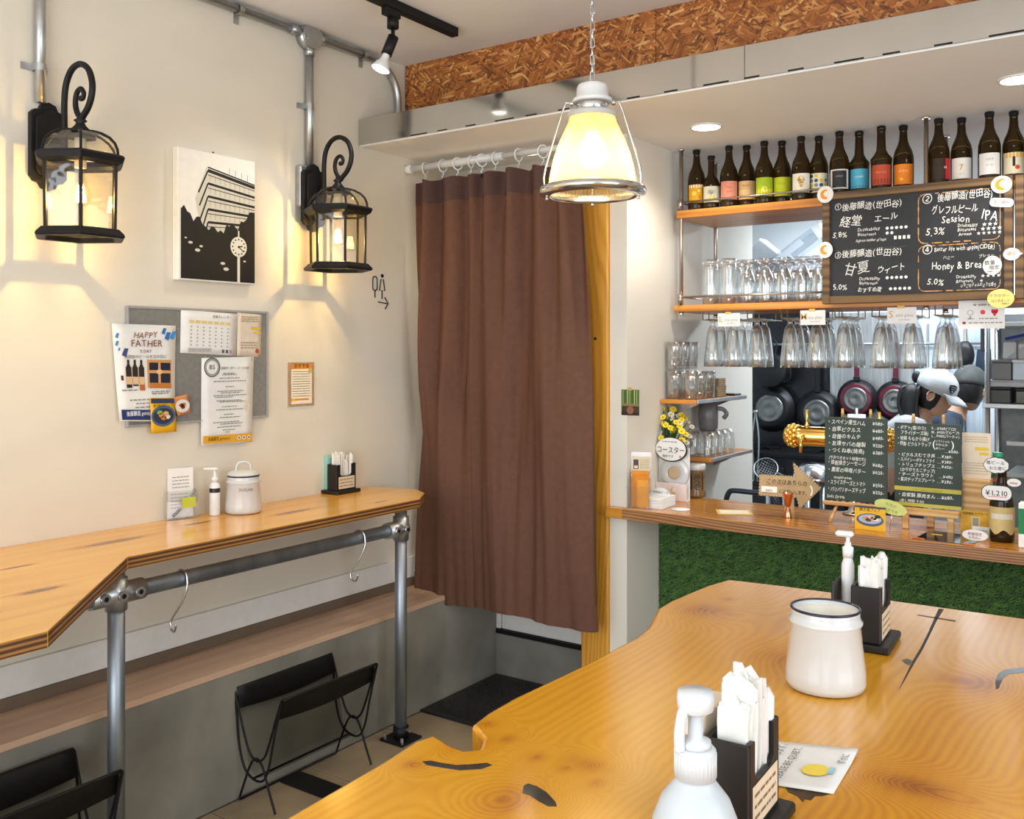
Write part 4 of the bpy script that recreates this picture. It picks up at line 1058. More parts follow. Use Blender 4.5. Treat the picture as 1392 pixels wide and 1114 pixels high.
pr.rect(-hw, h*.36, hw, h*.46, '8a7350', .0003); pr.rect(-hw, 0, hw, h*.12, '241c12'); pr.disc(0, h*.2, hw*.4, '8d5e42', .0002); pr.rect(-.006, h*.96, .006, h*1.10, 'c9a227', .0004); pr.build(t_)

# things at the wall end of the counter: placed by where they stand on the top
def on(px, py): return at(px, py, z=ZCT)
# flyer stand of clear acrylic with flyers
a = on(862, 688)
t = thing('flyer_stand', 'clear acrylic flyer stand with orange and printed flyers by the partition', 'stand', (-1.778, 3.462, ZCT+.0005), R(18)); t.scale = (.76, .76, 1)
mb = MB(); mb.box(-.055, -.035, 0, .055, .045, .003).box(-.055, .040, .003, .055, .043, .225).box(-.055, -.035, .003, .055, -.033, .09).box(-.056, -.035, 0, -.054, .043, .16).box(.054, -.035, 0, .056, .043, .16)
mb.build('acrylic', CLEARW, t)
for k, (z1, c) in enumerate(((.205, 'd8c9ac'), (.150, 'e08c22'), (.145, 'd9861f'), (.140, 'e39a30'))):
    MB().rbox(-.048+.017*(k-1)*(k > 0), .030-.014*k, .0035, .050-.0*k, .033-.014*k, z1-.012*max(0, k-1), .0005).build('flyer', mat('flyer_'+c, c, .6), t)
pr = Print(.0292); pr.rect(-.040, .155, -.012, .195, '4a3a4a'); pr.rect(-.036, .158, -.016, .170, 'd9cbb4', .0003)
for k in range(5): pr.greek(-.005, .044, .160+.008*k, .002, '7b7263', k)
pr.build(t)
# vase of flowers: deep green vase, daisies and leaves
a = on(897, 684)
V0 = Vector((a.x-.048, a.y+.17, ZCT+.0005))
t = thing('flower_vase', 'olive green vase standing behind the coaster display', 'vase', V0)
MB().lathe([(.0001, .003), (.030, 0), (.034, .004), (.040, .05), (.037, .11), (.026, .15), (.030, .18), (.027, .18), (.023, .15), (.033, .10), (.0001, .02)], 24, cap0=False, cap1=False).build('pot', mat('vase_glaze', (.20, .17, .02), .15, var=.2, scale=12), t)
t = thing('bouquet', 'bouquet of yellow and white daisies in the olive vase', 'flowers', V0, group=None)
rg = random.Random(4); LEAFG = mat('leaf_green', (.030, .105, .022), .5, var=.3); YEL = mat('petal_yellow', (.83, .66, .03), .5, var=.1); WPT = mat('petal_white', (.80, .80, .68), .5, var=.05); MIDC = mat('flower_eye', (.62, .42, .03), .6)
for k in range(58):
    an = rg.uniform(0, 6.28); rad = .125*math.sqrt(rg.random()); hx = .385-rad*.75+rg.uniform(-.07, .03)
    tip = Vector((rad*math.cos(an)*(1.0 if math.cos(an) > 0 else .8), rad*math.sin(an)*.8, hx)); base = Vector((.006*math.cos(an), .006*math.sin(an), .10))
    mid = base*.45+tip*.55-Vector((math.cos(an), math.sin(an), 0))*rad*.22
    fl_ = MB().tube(smooth_path([base, mid, tip], 4), .0016, 5).build('stem', LEAFG, t)
    nrm = (Vector((math.cos(an)*.6, math.sin(an)*.6-.55, .75))).normalized(); M = Matrix.Translation(tip) @ nrm.to_track_quat('Z', 'Y').to_matrix().to_4x4()
    mb = MB(); n = 9; rr = rg.uniform(.013, .019)
    for i in range(n):
        g = 2*PI*i/n; q = Matrix.Rotation(g, 4, 'Z')
        mb.add([(.003, -.002, 0), (rr*.6, -.0045, .003), (rr, 0, .001), (rr*.6, .0045, .003), (.003, .002, 0)], [(0, 1, 2, 3, 4)], 0, False, M @ q)
    mb.sphere(tip+nrm*.002, .0055, 8, 1, (1, 1, .8)); mb.build('flower_head', [YEL if k % 3 else WPT, MIDC], fl_)
for k in range(46):
    an = rg.uniform(0, 6.28); z0 = rg.uniform(.16, .30); rad = rg.uniform(.03, .075); up = rg.uniform(.05, .12)
    b = Vector((.015*math.cos(an), .015*math.sin(an), z0)); e = b+Vector((math.cos(an)*rad, math.sin(an)*rad, up)); sd = Vector((-math.sin(an), math.cos(an), 0))*.006; m = (b+e)/2+Vector((0, 0, .012))
    MB().add([b, m+sd, e, m-sd], [(0, 1, 2), (0, 2, 3)]).build('leaf', LEAFG, t)
# coaster display: white card stand with speech bubble, stacked coasters in a ring
a = on(905, 683)
D0 = Vector((a.x, a.y+.075, ZCT+.0005))
t = thing('coaster_display', 'white coaster display stand with a black-edged speech bubble lettered in katakana', 'display', D0)
MB().rbox(-.070, 0, 0, .075, .006, .225, .001).build('back_card', PAPER, t)
MB().rbox(-.070, -.03, 0, .075, -.027, .075, .001).build('pocket', mat('pink_card', (.78, .68, .66), .6), t)
MB().box(-.070, -.027, 0, .075, 0, .003).build('pocket_floor', PAPER, t)
T = Matrix.Translation((.01, 0, .118)) @ Matrix.Rotation(R(90), 4, 'X')
MB().lathe([(.066, .0), (.067, .012), (.064, .016), (.026, .017), (.024, .012)], 36, M=T).build('coaster_roll', WHITE, t)
MB().lathe([(.027, .0165), (.027, .019), (.022, .019), (.0001, .0185)], 28, M=T).build('roll_hub', mat('hub_tan', (.50, .38, .24), .5), t)
MB().plate(circ(.002, .218, .074, 36, .052), -.026, -.0225).build('bubble_edge', BLACKP, t)
MB().plate(circ(.000, .220, .070, 36, .049), -.0275, -.0262).build('bubble', PAPER, t)
pr = Print(-.0282); pr.text('コースター', 0, .205, .032, '111111', 'c', .2, .82); pr.text('無料です', -.012, .185, .013, '333333', 'c'); pr.greek(-.04, .03, .25, .004, '8a8a8a', 3); pr.disc(.045, .19, .006, 'd98a8a'); pr.build(t)
pr = Print(-.0306); pr.disc(.015, .045, .014, 'e3b06a'); pr.disc(.02, .047, .011, 'eadfd0', .0003); pr.build(t)
# stack of cards in front
a = on(892, 689); B0 = Vector((a.x-.008, a.y-.010, ZCT+.0005))
t = thing('card_stack', 'low stack of white leaflets before the coaster display', 'leaflets', B0, R(2))
for k in range(4): MB().rbox(-.040+.0008*k, -.050, .0105*k, .062-.001*k, .085+.001*k, .0105*k+.010, .0006).build('bundle', PAPER, t)
t_ = MB().plate(circ(0, .018, .018, 24, .027), -.001, 0).build('oval_sticker', PAPER, None, (B0.x-.020, B0.y-.005, B0.z+.0425)); tag(t_, 'small oval white card with brown print on the leaflet stack', 'card')
pr = Print(-.0016); pr.text('新作', -.001, .03, .014, '3a3128', 'c'); pr.greek(-.010, .010, .012, .003, '9a9a98', 2); pr.greek(-.010, .010, .020, .003, '9a9a98', 4); pr.build(t_)
t_ = MB().plate([(p[0], p[1]) for p in circ(0, .0, .042, 30, .034) if p[1] >= -.001], -.001, 0).build('round_card', PAPER, None, (B0.x+.020, B0.y+.030, B0.z+.0425)); tag(t_, 'half-round white card lettered in black behind the leaflet stack', 'card')
pr = Print(-.0016); pr.text('世田谷ビール', 0, .010, .012, '222222', 'c'); pr.build(t_)
a = on(925, 693)
t_ = MB().lathe([(.038, 0), (.038, .0015), (.0001, .0015)], 30).build('paper_coaster', PAPER, None, (a.x, a.y, ZCT+.0005)); tag(t_, 'single round white coaster lying on counter beside leaflets', 'coaster')
# jar with white lid
a = on(944, 676)
t = thing('storage_jar', 'amber patterned storage jar with white lid on the counter', 'jar', (a.x, a.y+.01, ZCT+.0005), R(-70))
MB().lathe([(.0001, .002), (.042, 0), (.046, .004), (.0465, .012), (.042, .03), (.042, .105), (.045, .115), (.042, .122)], 28).build('body', mat('amber_jar', (.17, .105, .04), .15, var=.35, scale=25, stretch=(1, 1, .3)), t)
MB().lathe([(.043, .120), (.045, .122), (.045, .143), (.042, .146), (.0001, .146)], 28).build('lid', WHITE, t)
pr = Print(0)
for k in range(2):
    z = .050+.036*k; s_ = 1 if k else -1
    pr.ring(.012, z, .014, .004, '120c08', 0, None, 20, 0, 300); pr.ring(.012, z+.001, .006, .003, '120c08', 0, None, 14)
    pr.line([(.020, z-.016*s_), (-.002, z-.020*s_)], .004, '120c08')
pr.rect(-.018, .035, -.012, .1, '2a2012'); pr.rect(-.034, .035, -.029, .1, '2a2012'); pr.rect(.034, .035, .040, .1, '2a2012')
pr.mb.v = [(.0428*math.cos(v[0]/.0428), .0428*math.sin(v[0]/.0428), v[2]) for v in pr.mb.v]; pr.build(t)
# gold-edged paper, jigger, arrow sign
a = on(998, 697)
t = thing('order_slip', 'gold-edged square paper lying flat on the counter', 'paper', (a.x, a.y, ZCT+.0005), R(28))
MB().box(-.068, -.055, 0, .068, .055, .0008).build('backing', mat('gold_paper', (.66, .46, .10), .4), t)
MB().box(-.056, -.042, .0008, .056, .042, .0014).build('leaf_sheet', mat('ivory', (.75, .68, .50), .6), t)
a = on(1071, 704)
t = MB().lathe([(.0001, .003), (.016, 0), (.0165, .002), (.010, .030), (.0065, .036), (.0065, .041), (.012, .048), (.020, .092), (.0205, .095), (.0185, .094), (.011, .05), (.0001, .044)], 28, cap0=False, cap1=False).build('jigger', COPPER, None, (a.x, a.y, ZCT+.0005)); tag(t, 'small copper jigger standing before the cardboard arrow', 'jigger')
yA = 3.70
aL, aR = at(1031, 660, y=yA), at(1116, 660, y=yA); wA = aR.x-aL.x
t = thing('arrow_sign', 'cardboard arrow sign with handwritten Japanese note on the counter', 'sign', ((aL.x+aR.x)/2, yA, ZCT+.0005), 0, rot=(R(-6), 0, 0))
zz = lambda py: at(1075, py, y=yA).z-ZCT
ar = [(-wA*.5, zz(678)), (-wA*.5, zz(649)), (wA*.08, zz(648)), (wA*.04, zz(629)), (wA*.5, zz(661)), (wA*.17, zz(692)), (wA*.12, zz(677))]
CARDB = mat('cardboard', (.46, .33, .18), .8, var=.12, scale=14); CARDE = mat('cardboard_edge', (.10, .075, .045), .9, var=.5, scale=120)
MB().plate(ar, -.004, 0, 0, 1).build('arrow_board', [CARDB, CARDE], t)
rg = random.Random(9)
pr = Print(-.0046); pr.text('この次はあちらの', -wA*.38, zz(660), .023, '2a1408', 'l', .4, .9, maxw=wA*.72); pr.rect(-wA*.46, zz(672.5), -wA*.20, zz(664.5), 'f2efe9'); pr.text('SEIKO', -wA*.33, zz(671.5), .012, '333333', 'c', .3, .8, lift=.0006)
pr.text('にお願いします。', -wA*.17, zz(672), .018, '2a1408', 'l', .4, .9, maxw=wA*.48); pr.line([(-wA*.40, zz(662.5)), (-wA*.10, zz(661.5))], .0016, 'b23a2a'); pr.line([(-wA*.44, zz(673.5)), (-wA*.18, zz(673.2))], .0016, 'b23a2a'); pr.ring(wA*.29, zz(666), .020, .006, 'eceae6', 0, .026, 12, -50, 60)
for i in range(len(ar)):
    p0, p1 = Vector(ar[i]), Vector(ar[(i+1) % len(ar)]); n = int((p1-p0).length/.006)
    c_ = Vector((wA*.05, zz(662)))
    for k in range(n):
        q = p0.lerp(p1, (k+.5)/n); q = q+(c_-q).normalized()*.003
        pr.line([(q.x-.002, q.y-.002), (q.x+.002, q.y+.0025)], .0016, ('1b1610', 'd8c79f')[k % 2])
pr.build(t)
MB().plate([(-.02, 0), (.02, 0), (.012, zz(655)), (-.012, zz(655))], .002, .006).build('prop_leg', CARDB, t)

# brass beer tower behind the menu boards
a = on(1150, 690)
yT = 3.812; zT = at(1110, 594, y=yT).z; xl, xr = at(1072, 594, y=yT).x, at(1214, 594, y=yT).x
t = thing('beer_tower', 'polished brass beer tower with a level barrel behind the menu boards', 'beer tap', ((xl+xr)/2, yT, ZCT+.0005))
hb = (xr-xl)/2; zb = zT-ZCT
T = Matrix.Translation((-hb, 0, zb)) @ Matrix.Rotation(R(90), 4, 'Y')
MB().lathe([(.040, .035), (.043, .05), (.040, .06), (.040, 2*hb-.06), (.043, 2*hb-.05), (.040, 2*hb-.035)], 28, M=T).build('barrel', GOLD, t)
for s in (0, 1):
    mb = MB(); e = -hb+.02 if s == 0 else hb-.02
    for k in range(5):
        for i in range(10):
            g = 2*PI*(i+.5*(k % 2))/10; ph = R(-25+26*k); rr = .040*math.cos(ph)
            mb.sphere((e+(-1 if s == 0 else 1)*(.030*math.sin(ph)), rr*math.cos(g), zb+rr*math.sin(g)), .0115, 8)
    mb.sphere((e, 0, zb), .040, 16); mb.build('knobbed_end', GOLD, t)
for x in (hb*.30,): MB().lathe([(.045, 0), (.05, .006), (.024, .014), (.021, .05), (.021, zb-.035)], 24, M=Matrix.Translation((x, 0, 0))).build('column', CHROME, t)
for x in (-hb+.075, hb-.05):
    MB().lathe([(.0085, zb+.036), (.010, zb+.045), (.005, zb+.055), (.006, zb+.06), (.0065, zb+.105), (.004, zb+.108)], 12, M=Matrix.Translation((x, -.0, 0))).build('tap_handle', GOLD, t)
    MB().cyl((x, -.038, zb), (x, -.075, zb-.005), .009, n=12).cyl((x, -.075, zb), (x, -.080, zb-.06), .008, .006, n=12).build('spout', GOLD, t)

# two small easels with green menu boards
def menu(px0, px1, pt, pb, yb, zfoot, rows, label, elabel, broad):
    pm = (px0+px1)/2
    xl, xr = at(px0, pb, y=yb).x, at(px1, pb, y=yb).x; cx = (xl+xr)/2; hw = (xr-xl)/2
    z0, z1 = at(pm, pb, y=yb).z-ZCT, at(pm, pt, y=yb).z-ZCT; h = z1-z0
    e = thing('easel', elabel, 'easel', (cx, yb, ZCT+.0005))
    if broad:
        MB().rbox(-hw*.86, -.034, z0-.026, hw*.98, .0, z0-.002, .004).build('ledge', PINE, e)
        for x, sp in ((-hw*.62, -.012), (hw*.72, .012)): MB().rbox(x-.011, -.026, .0, x+.011, -.010, z0-.024, .002, M=Matrix.Shear('XY', 4, (0, 0))).build('leg', PINE, e)
        MB().rbox(-.013, .05, .0, .013, .064, z0-.015, .002).build('leg', PINE, e)
        MB().box(-.006, .0, z0-.018, .006, .055, z0-.008).build('brace', PINE, e)
    else:
        MB().rbox(-hw*1.02, -.026, z0-.016, hw*.95, .0, z0-.002, .003).build('ledge', PINE, e)
        for x, s in ((-hw*.55, -1), (hw*.6, 1)):
            MB().cyl((x+.018*s, -.05, .0), (x, -.006, z0-.010), .006, n=10).build('leg', PINE, e)
        MB().cyl((0, .085, .0), (0, .022, z1*.7), .006, n=10).build('leg', PINE, e)
        MB().cyl((0, .014, z0-.010), (0, .019, z1*.72), .006, n=10).build('brace', PINE, e)
    for x in (-hw*.45, hw*.45):
        MB().cyl((x, .016, z0-.006), (x, .016, z1+.024), .005, n=10).cyl((x, .016, z1+.001), (x, .016, z1+.034), .0062, .0048, n=10).build('upright', PINE, e)
    t = thing('menu_board', label, 'menu board', (cx, yb, ZCT+z0+.0015))
    MB().rbox(-hw, .0, 0, hw, .008, h, .001).build('board', BOARDG, t)
    pr = Print(-.0006); rows(pr, hw, h); pr.build(t, 'lettering')
    return t, hw, h, cx, z0
Wc = 'e9ece6'
def rowsA(pr, hw, h):
    L = [('・スペイン産生ハム', '¥680-', 0), ('・自家ピクルス', '¥480-', 0), ('・自慢のキムチ', '¥480-', 0), ('・友達サバの燻製', '¥550-', 0), ('・つくね串(焼鳥)', '¥380-', 0), ('  (やみつきホット味噌だれ)', '', 1), ('・鉄板焼きソーセージ', '¥680-', 0), ('・農家の味噌バター', '¥620-', 0), ('      mushroom', '', 1), ('・スライスチーズとトマト', '¥550-', 0), ('・パリパリチーズチップ', '¥550-', 0), ('Soft Drink', '', 1), ('・コーラ・ジンジャーエール', '¥380', 1)]
    n = len(L); z = h*.93
    for k, (a, b, s_) in enumerate(L):
        st = h*(.062 if s_ else .082); z -= st*.12
        pr.mark(); pr.text(a, -hw*.92, z, h*(.050 if s_ else .063), Wc, 'l', .5, .9, maxw=hw*1.25); z_ = z
        if b: pr.mark(); pr.text(b, hw*.9, z_, h*.055, Wc, 'r', .5, .9)
        z -= st*.92
def rowsB(pr, hw, h):
    pr.text('・ポテト(塩/のり)', -hw*.94, h*.925, h*.052, Wc, 'l', .5, maxw=hw*.9); pr.text('フライ(チーズ味)', -hw*.82, h*.865, h*.055, Wc, 'l', .5, maxw=hw*.85)
    pr.mark()
    for k in range(3): pr.text(('S…¥300(ソロ)', 'M…¥450(グループ)', 'L…¥600(パーティ)')[k], hw*.12, h*(.935-.045*k), h*.042, Wc, 'l', .5, maxw=hw*.82)
    pr.mark(); pr.text('・地鶏 ももから揚げ', -hw*.94, h*.795, h*.055, Wc, 'l', .5, maxw=hw*1.0); pr.text('・特製 ピクルトラップ', -hw*.94, h*.73, h*.055, Wc, 'l', .5, maxw=hw*1.05)
    pr.mark(); pr.text('(', hw*.14, h*.725, h*.12, Wc); pr.text('ソフトシェル', hw*.24, h*.785, h*.034, Wc, 'l', .5, maxw=hw*.42); pr.text('やわらか', hw*.24, h*.745, h*.034, Wc, 'l', .5); pr.text('めし一', hw*.24, h*.70, h*.034, Wc, 'l', .5); pr.text(')', hw*.70, h*.725, h*.12, Wc); pr.text('…¥680-', hw*.94, h*.665, h*.045, Wc, 'r', .4)
    L = [('・ピクルスむてき丼', '…¥380-'), ('・スパイシーポテトフライ', '…¥380-'), ('・トリュフチップス', '…¥450-'), ('   (かりかりたこチップ)', ''), ('・チーズトラウト', '…¥480'), ('・贅沢チップスプレート', '…¥280-')]
    z = h*.60
    for a, b in L:
        pr.mark(); pr.text(a, -hw*.92, z, h*.052, Wc, 'l', .5, maxw=hw*1.15)
        if b: pr.mark(); pr.text(b, hw*.75, z, h*.048, Wc, 'r', .5)
        z -= h*(.060 if b else .056)
    pr.mark(); pr.rect(-hw, h*.185, hw, h*.235, 'b5ad45'); pr.text('本日の豚肉まん 数量限定', 0, h*.195, h*.030, '8f8836', 'c', .3, maxw=hw*1.6, lift=.0006)
    pr.mark(); pr.text('・自家製 豚肉まん …¥680-', -hw*.92, h*.115, h*.055, Wc, 'l', .5, maxw=hw*1.7); pr.text('(蒸し時間 十分)', -hw*.85, h*.05, h*.04, Wc, 'l', .5)
    pr.rect(-hw, 0, hw, h*.042, 'b5ad45', .0004)
menu(1121, 1206, 569, 683, 3.63, 0, rowsA, 'green menu board listing snacks in chalk, nearer the cardboard arrow', 'thin pale wooden easel under the menu board nearer the arrow', False)
menu(1216, 1307, 577, 691, 3.63, 0, rowsB, 'green menu board with two yellow bands, nearer the price bubble', 'stout pale wooden easel under the menu board with yellow bands', True)

# small cards and bubbles on the right part of the counter
def counterpanel(name, label, cat, px0, py0, px1, py1, y, m=PAPER, th=.0015, poly=None, rnd=None, lean=0, zmin=None):
    return frontpanel(name, label, cat, px0, py0, px1, py1, y, m, th, 0, rnd, poly)
def ellip(hw, h): return circ(0, h/2, hw, 36, h/2)
t_, hw, h, pr = counterpanel('food_card', 'yellow food card showing a blue plate standing on the counter', 'card', 1162, 694, 1204, 724, 3.50, mat('card_yellow', 'e0ad18', .5))
t_.location.z = ZCT+.0005; h = .085; t_.children[0].data = MB().plate([(-hw, 0), (hw, 0), (hw, h), (-hw, h)], -.0015, 0).mesh('sheet', mat('card_yellow', 'e0ad18', .5))
MB().box(-hw*.3, .0002, 0, hw*.3, .03, .001).build('foot', PAPER, t_)
pr.rect(-hw, h*.93, hw, h, '2a3a55'); pr.text('焼き鳥フェア', 0, h*.80, hw*.28, '3a2606', 'c', maxw=hw*1.4)
pr.disc(0, h*.44, hw*.88, '46536e', .0002, h*.27); pr.disc(0, h*.47, hw*.75, '9fb0cc', .0004, h*.20)
for (u, v, c) in ((-.3, .5, 'c98a5c'), (0, .55, 'e0b088'), (.25, .52, 'd89a6a'), (-.1, .43, '6b3f20'), (.4, .48, 'e8dcc0'), (.5, .6, '2b2a20')): pr.disc(u*hw, v*h, hw*.2, c, .0006, h*.07, 10)
pr.build(t_)
t_, hw, h, pr = counterpanel('bubble_card', 'leaf-shaped pale green card leaning over the yellow food card', 'card', 1186, 680, 1231, 699, 3.52, mat('card_green', 'c6cf7a', .6), poly=ellip)
t_.rotation_euler = (0, R(14), 0); pr.text('今月の', 0, h*.55, h*.28, '86904a', 'c', .3); pr.text('おすすめ', .004, h*.2, h*.26, '86904a', 'c', .3); pr.build(t_)
MB().cyl((.01, .0014, .004), (.012, .02, -(t_.location.z-ZCT)+.004), .0014, n=6).build('stick', CHROME, t_)
a = on(1300, 726)
t = thing('menu_card', 'glossy black menu card lying flat at the counter front', 'menu', (a.x-.01, 3.50, ZCT+.0005), R(-4))
MB().box(-.085, -.075, 0, .095, .105, .0015).build('card', mat('gloss_black', (.015, .017, .015), .06, var=.5, scale=20, coat=.6), t)
mb = MB(); 
for (x, y, s_) in ((-.075, -.068, 1), (.082, -.070, 1)): mb.prism([(x+p[0]*1.0, y+p[1]*.5) for p in circ(0, 0, .022, 14)], .0016, .0024)
mb.build('orange_tab', mat('tab_orange', 'd9691e', .5), t)
MB().box(-.06, .03, .0016, -.025, .045, .0022).build('yellow_tab', mat('tab_yellow', 'c9b24a', .5), t)
t_, hw, h, pr = counterpanel('bubble_card', 'oval white card with reddish print standing on the black menu card', 'card', 1308, 711, 1343, 726, 3.50, poly=ellip)
t_.location.z = ZCT+.0025; pr.text('数量限定', 0, h*.5, h*.30, '9a5a48', 'c', .3, maxw=hw*1.4); pr.text('お早めに', 0, h*.18, h*.26, '9a5a48', 'c', .3); pr.build(t_)
# pine block, yellow card, cream flyer stand behind
a = on(1327, 700); yb_ = 3.66
xl, xr = at(1308, 660, y=yb_).x, at(1346, 660, y=yb_).x
t = thing('flyer_block', 'pine block holding up a cream flyer beside the menu board', 'stand', ((xl+xr)/2, yb_, ZCT+.0005)); hw = (xr-xl)/2
zb0 = at(1327, 652, y=yb_).z-ZCT
MB().rbox(-hw, 0, 0, hw, .06, zb0, .002).build('block', PINE, t)
t_, hw2, h, pr = frontpanel('flyer', 'cream flyer with yellow marks standing on the pine block', 'flyer', 1308, 588, 1347, 650, yb_+.02, CREAM)
t_.location.z = ZCT+zb0+.0006
for k, v in enumerate((.90, .85, .80, .33, .28, .22, .16, .1)): pr.greek(-hw2*.85, hw2*.8, h*v, h*.012, '9a8a6c', k)
pr.rect(-hw2*.1, h*.62, hw2*.85, h*.69, 'd9b53a'); pr.rect(hw2*.2, h*.52, hw2*.85, h*.58, 'd9b53a'); pr.disc(hw2*.75, h*.25, hw2*.13, 'a83a28'); pr.build(t_)
t_, hw2, h, pr = frontpanel('yellow_notice', 'mustard yellow notice card leaning at foot of the pine block', 'card', 1306, 675, 1347, 706, yb_-.015, mat('notice_yellow', 'd6a520', .5, var=.2, scale=40))
t_.location.z = ZCT+.0006; pr.text('後藤醸造 ビアカード', 0, h*.83, hw2*.22, '3a2a08', 'c', .2, maxw=hw2*1.7); pr.rect(-hw2*.28, h*.15, hw2*.28, h*.75, 'd9cfae'); pr.rect(-hw2*.2, h*.2, hw2*.2, h*.7, 'a59b86', .0003); pr.build(t_)
t_, hw2, h, pr = frontpanel('price_slip', 'small white slip propped before the yellow notice card', 'card', 1322, 702, 1347, 717, 3.58); t_.location.z = ZCT+.0006; pr.greek(-hw2*.7, hw2*.6, h*.6, h*.08, '9a9a98', 3); pr.greek(-hw2*.7, hw2*.6, h*.35, h*.08, '9a9a98', 5); pr.build(t_)
t = MB().rbox(-.05, 0, 0, .05, .055, .145, .002).build('drink_carton', [mat('carton_white', (.80, .81, .78), .5)], None, (at(1408, 700, y=3.47).x, 3.47, ZCT+.0005)); tag(t, 'white and green drink carton at the counter front beside beer bottle', 'carton')
pr = Print(-.0006); pr.rect(-.05, .045, .05, .128, '1f7a4a'); pr.text('麦茶', 0, .07, .03, 'd8e6da', 'c', lift=.0006); pr.build(t)
# ------------------------------------------------------------------ hanging shelf unit above the counter
YSF, YSB = 3.835, 4.245; XS0 = -1.79; XS1 = .35
ZU, ZL = 2.168, 1.751
t = thing('hanging_shelf', 'two-tier wooden shelf hung from the low ceiling on metal rods', 'shelf', (0, 0, 0))
MB().rbox(XS0, YSF, ZU-.034, XS1, YSB, ZU, .002).build('upper_board', SHELFW, t)
MB().rbox(XS0-.012, YSF, ZL-.030, XS1, YSB, ZL, .002).build('lower_board', SHELFW, t)
RODM = mat('rod_steel', (.42, .36, .30), .3, .9, var=.1)
xm = at(1258, 200, y=YSF).x
for (x, y) in ((XS0+.018, YSF+.012), (XS0+.018, YSB-.015), (xm, YSF+.012), (xm, YSB-.015)):
    rdo = MB().cyl((x, y, ZL-.045), (x, y, ZS-.0005), .0085, n=12).build('rod', RODM, t)
    MB().cyl((x, y, ZL-.046), (x, y, ZL-.031), .013, .009, n=10).build('end_nut', CHROME, rdo); MB().cyl((x, y, ZS-.008), (x, y, ZS-.0005), .016, n=12).build('ceiling_flange', CHROME, rdo)
for z in (ZU+.035, ZL+.035):
    xe = XS0+.018; xr_ = -1.135
    MB().cyl((xe, YSF+.002, z), (xr_, YSF+.002, z), .0042, n=8).sphere((xr_, YSF+.002, z), .010, 10).cyl((xe, YSF+.002, z-.03), (xe, YSF+.002, z+.012), .012, n=10).cyl((xe, YSF+.002, z), (xe, YSB-.02, z), .0035, n=8).build('gallery_rail', RODM, t)
# glass rails: pairs of wires below the lower board
fr = [969, 997, 1029, 1074, 1110, 1147, 1197, 1238, 1282]
YG1 = 3.93
xg = [at(px, 470, y=YG1).x for px in fr]
WIREM = mat('brass_wire', (.45, .36, .22), .3, .9)
for x in xg:
    mb = MB()
    for s in (-1, 1):
        xx_ = x+s*.014
        mb.tube([(xx_, YSF+.02, ZL-.031), (xx_, YSF+.02, ZL-.066), (xx_, YSB-.04, ZL-.066), (xx_, YSB-.04, ZL-.031)], .0026, 6)
    mb.build('glass_rail', WIREM, t)

# ------------------------------------------------------------------ beer bottles along the upper shelf
def bottle(loc, label, h, facing, front, neck='long'):
    t = thing('beer_bottle', label, 'bottle', loc, 0, 'beer bottles along the upper shelf')
    k = h/.262
    if neck == 'long': pf = [(.0001, .004), (.036, 0), (.0385, .004), (.0390, .02), (.0390, .125), (.038, .142), (.033, .163), (.0225, .186), (.0165, .206), (.0142, .235), (.0142, .246), (.0160, .247), (.0160, .258), (.0145, .262)]
    elif neck == 'steep': pf = [(.0001, .004), (.036, 0), (.0385, .004), (.0390, .02), (.0390, .118), (.041, .135), (.028, .152), (.0185, .17), (.0165, .20), (.0155, .235), (.0155, .246), (.0172, .247), (.0172, .258), (.0155, .262)]
    else: pf = [(.0001, .004), (.036, 0), (.0385, .004), (.0390, .02), (.0390, .10), (.038, .122), (.029, .148), (.017, .168), (.0145, .19), (.0140, .235), (.0140, .246), (.0160, .247), (.0160, .258), (.0145, .262)]
    MB().lathe([(r, z*k) for r, z in pf], 26, cap0=False).build('glass', BROWNG, t)
    MB().lathe([(.0165, .250*k), (.0168, .262*k), (.0145, .2645*k), (.0001, .265*k)], 18, cap0=False).build('cap', BLACKM, t)
    r = .0394; c, deco = front
    mb = MB(); n = 14; A = 1.02; vs = []
    z0, z1 = .030*k, .108*k
    for i in range(n+1):
        g = facing-A+2*A*i/n; vs += [(r*math.cos(g), r*math.sin(g), z0), (r*math.cos(g), r*math.sin(g), z1)]
    mb.add(vs, [(2*i, 2*i+2, 2*i+3, 2*i+1) for i in range(n)], 0, True).build('paper_label', ink(c), t)
    pr = Print(-.0003); deco(pr, .036, z0, z1); pr.build(t, bend=(r, facing))
    return t
def dRect(c, a, b, u0=-1, u1=1):
    return lambda pr, w, z0, z1: [pr.rect(w*(u0+(u1-u0)*i/6), z0+(z1-z0)*a, w*(u0+(u1-u0)*(i+1)/6), z0+(z1-z0)*b, c) for i in range(6)]
def multi(*fs): return lambda pr, w, z0, z1: [f(pr, w, z0, z1) for f in fs]
def dText(s, c, v, sz): return lambda pr, w, z0, z1: pr.text(s, 0, z0+(z1-z0)*v, sz, c, 'c', maxw=w*1.9, lift=.0006)
def dDisc(c, u, v, r): return lambda pr, w, z0, z1: pr.disc(u*w, z0+(z1-z0)*v, r, c, .0003)
def dots(cs):
    def f(pr, w, z0, z1):
        rg = random.Random(len(cs)*7)
        for k in range(14): pr.disc(w*(-.85+.56*(k % 4)), z0+(z1-z0)*(.14+.24*(k//4)), .0075, cs[k % len(cs)], .0003, n=12)
    return f
cols_ = [947, 967, 991, 1015, 1039, 1063, 1089, 1113, 1141, 1168, 1198, 1228, 1276, 1307, 1345, 1378, 1412]
YBT = 3.902
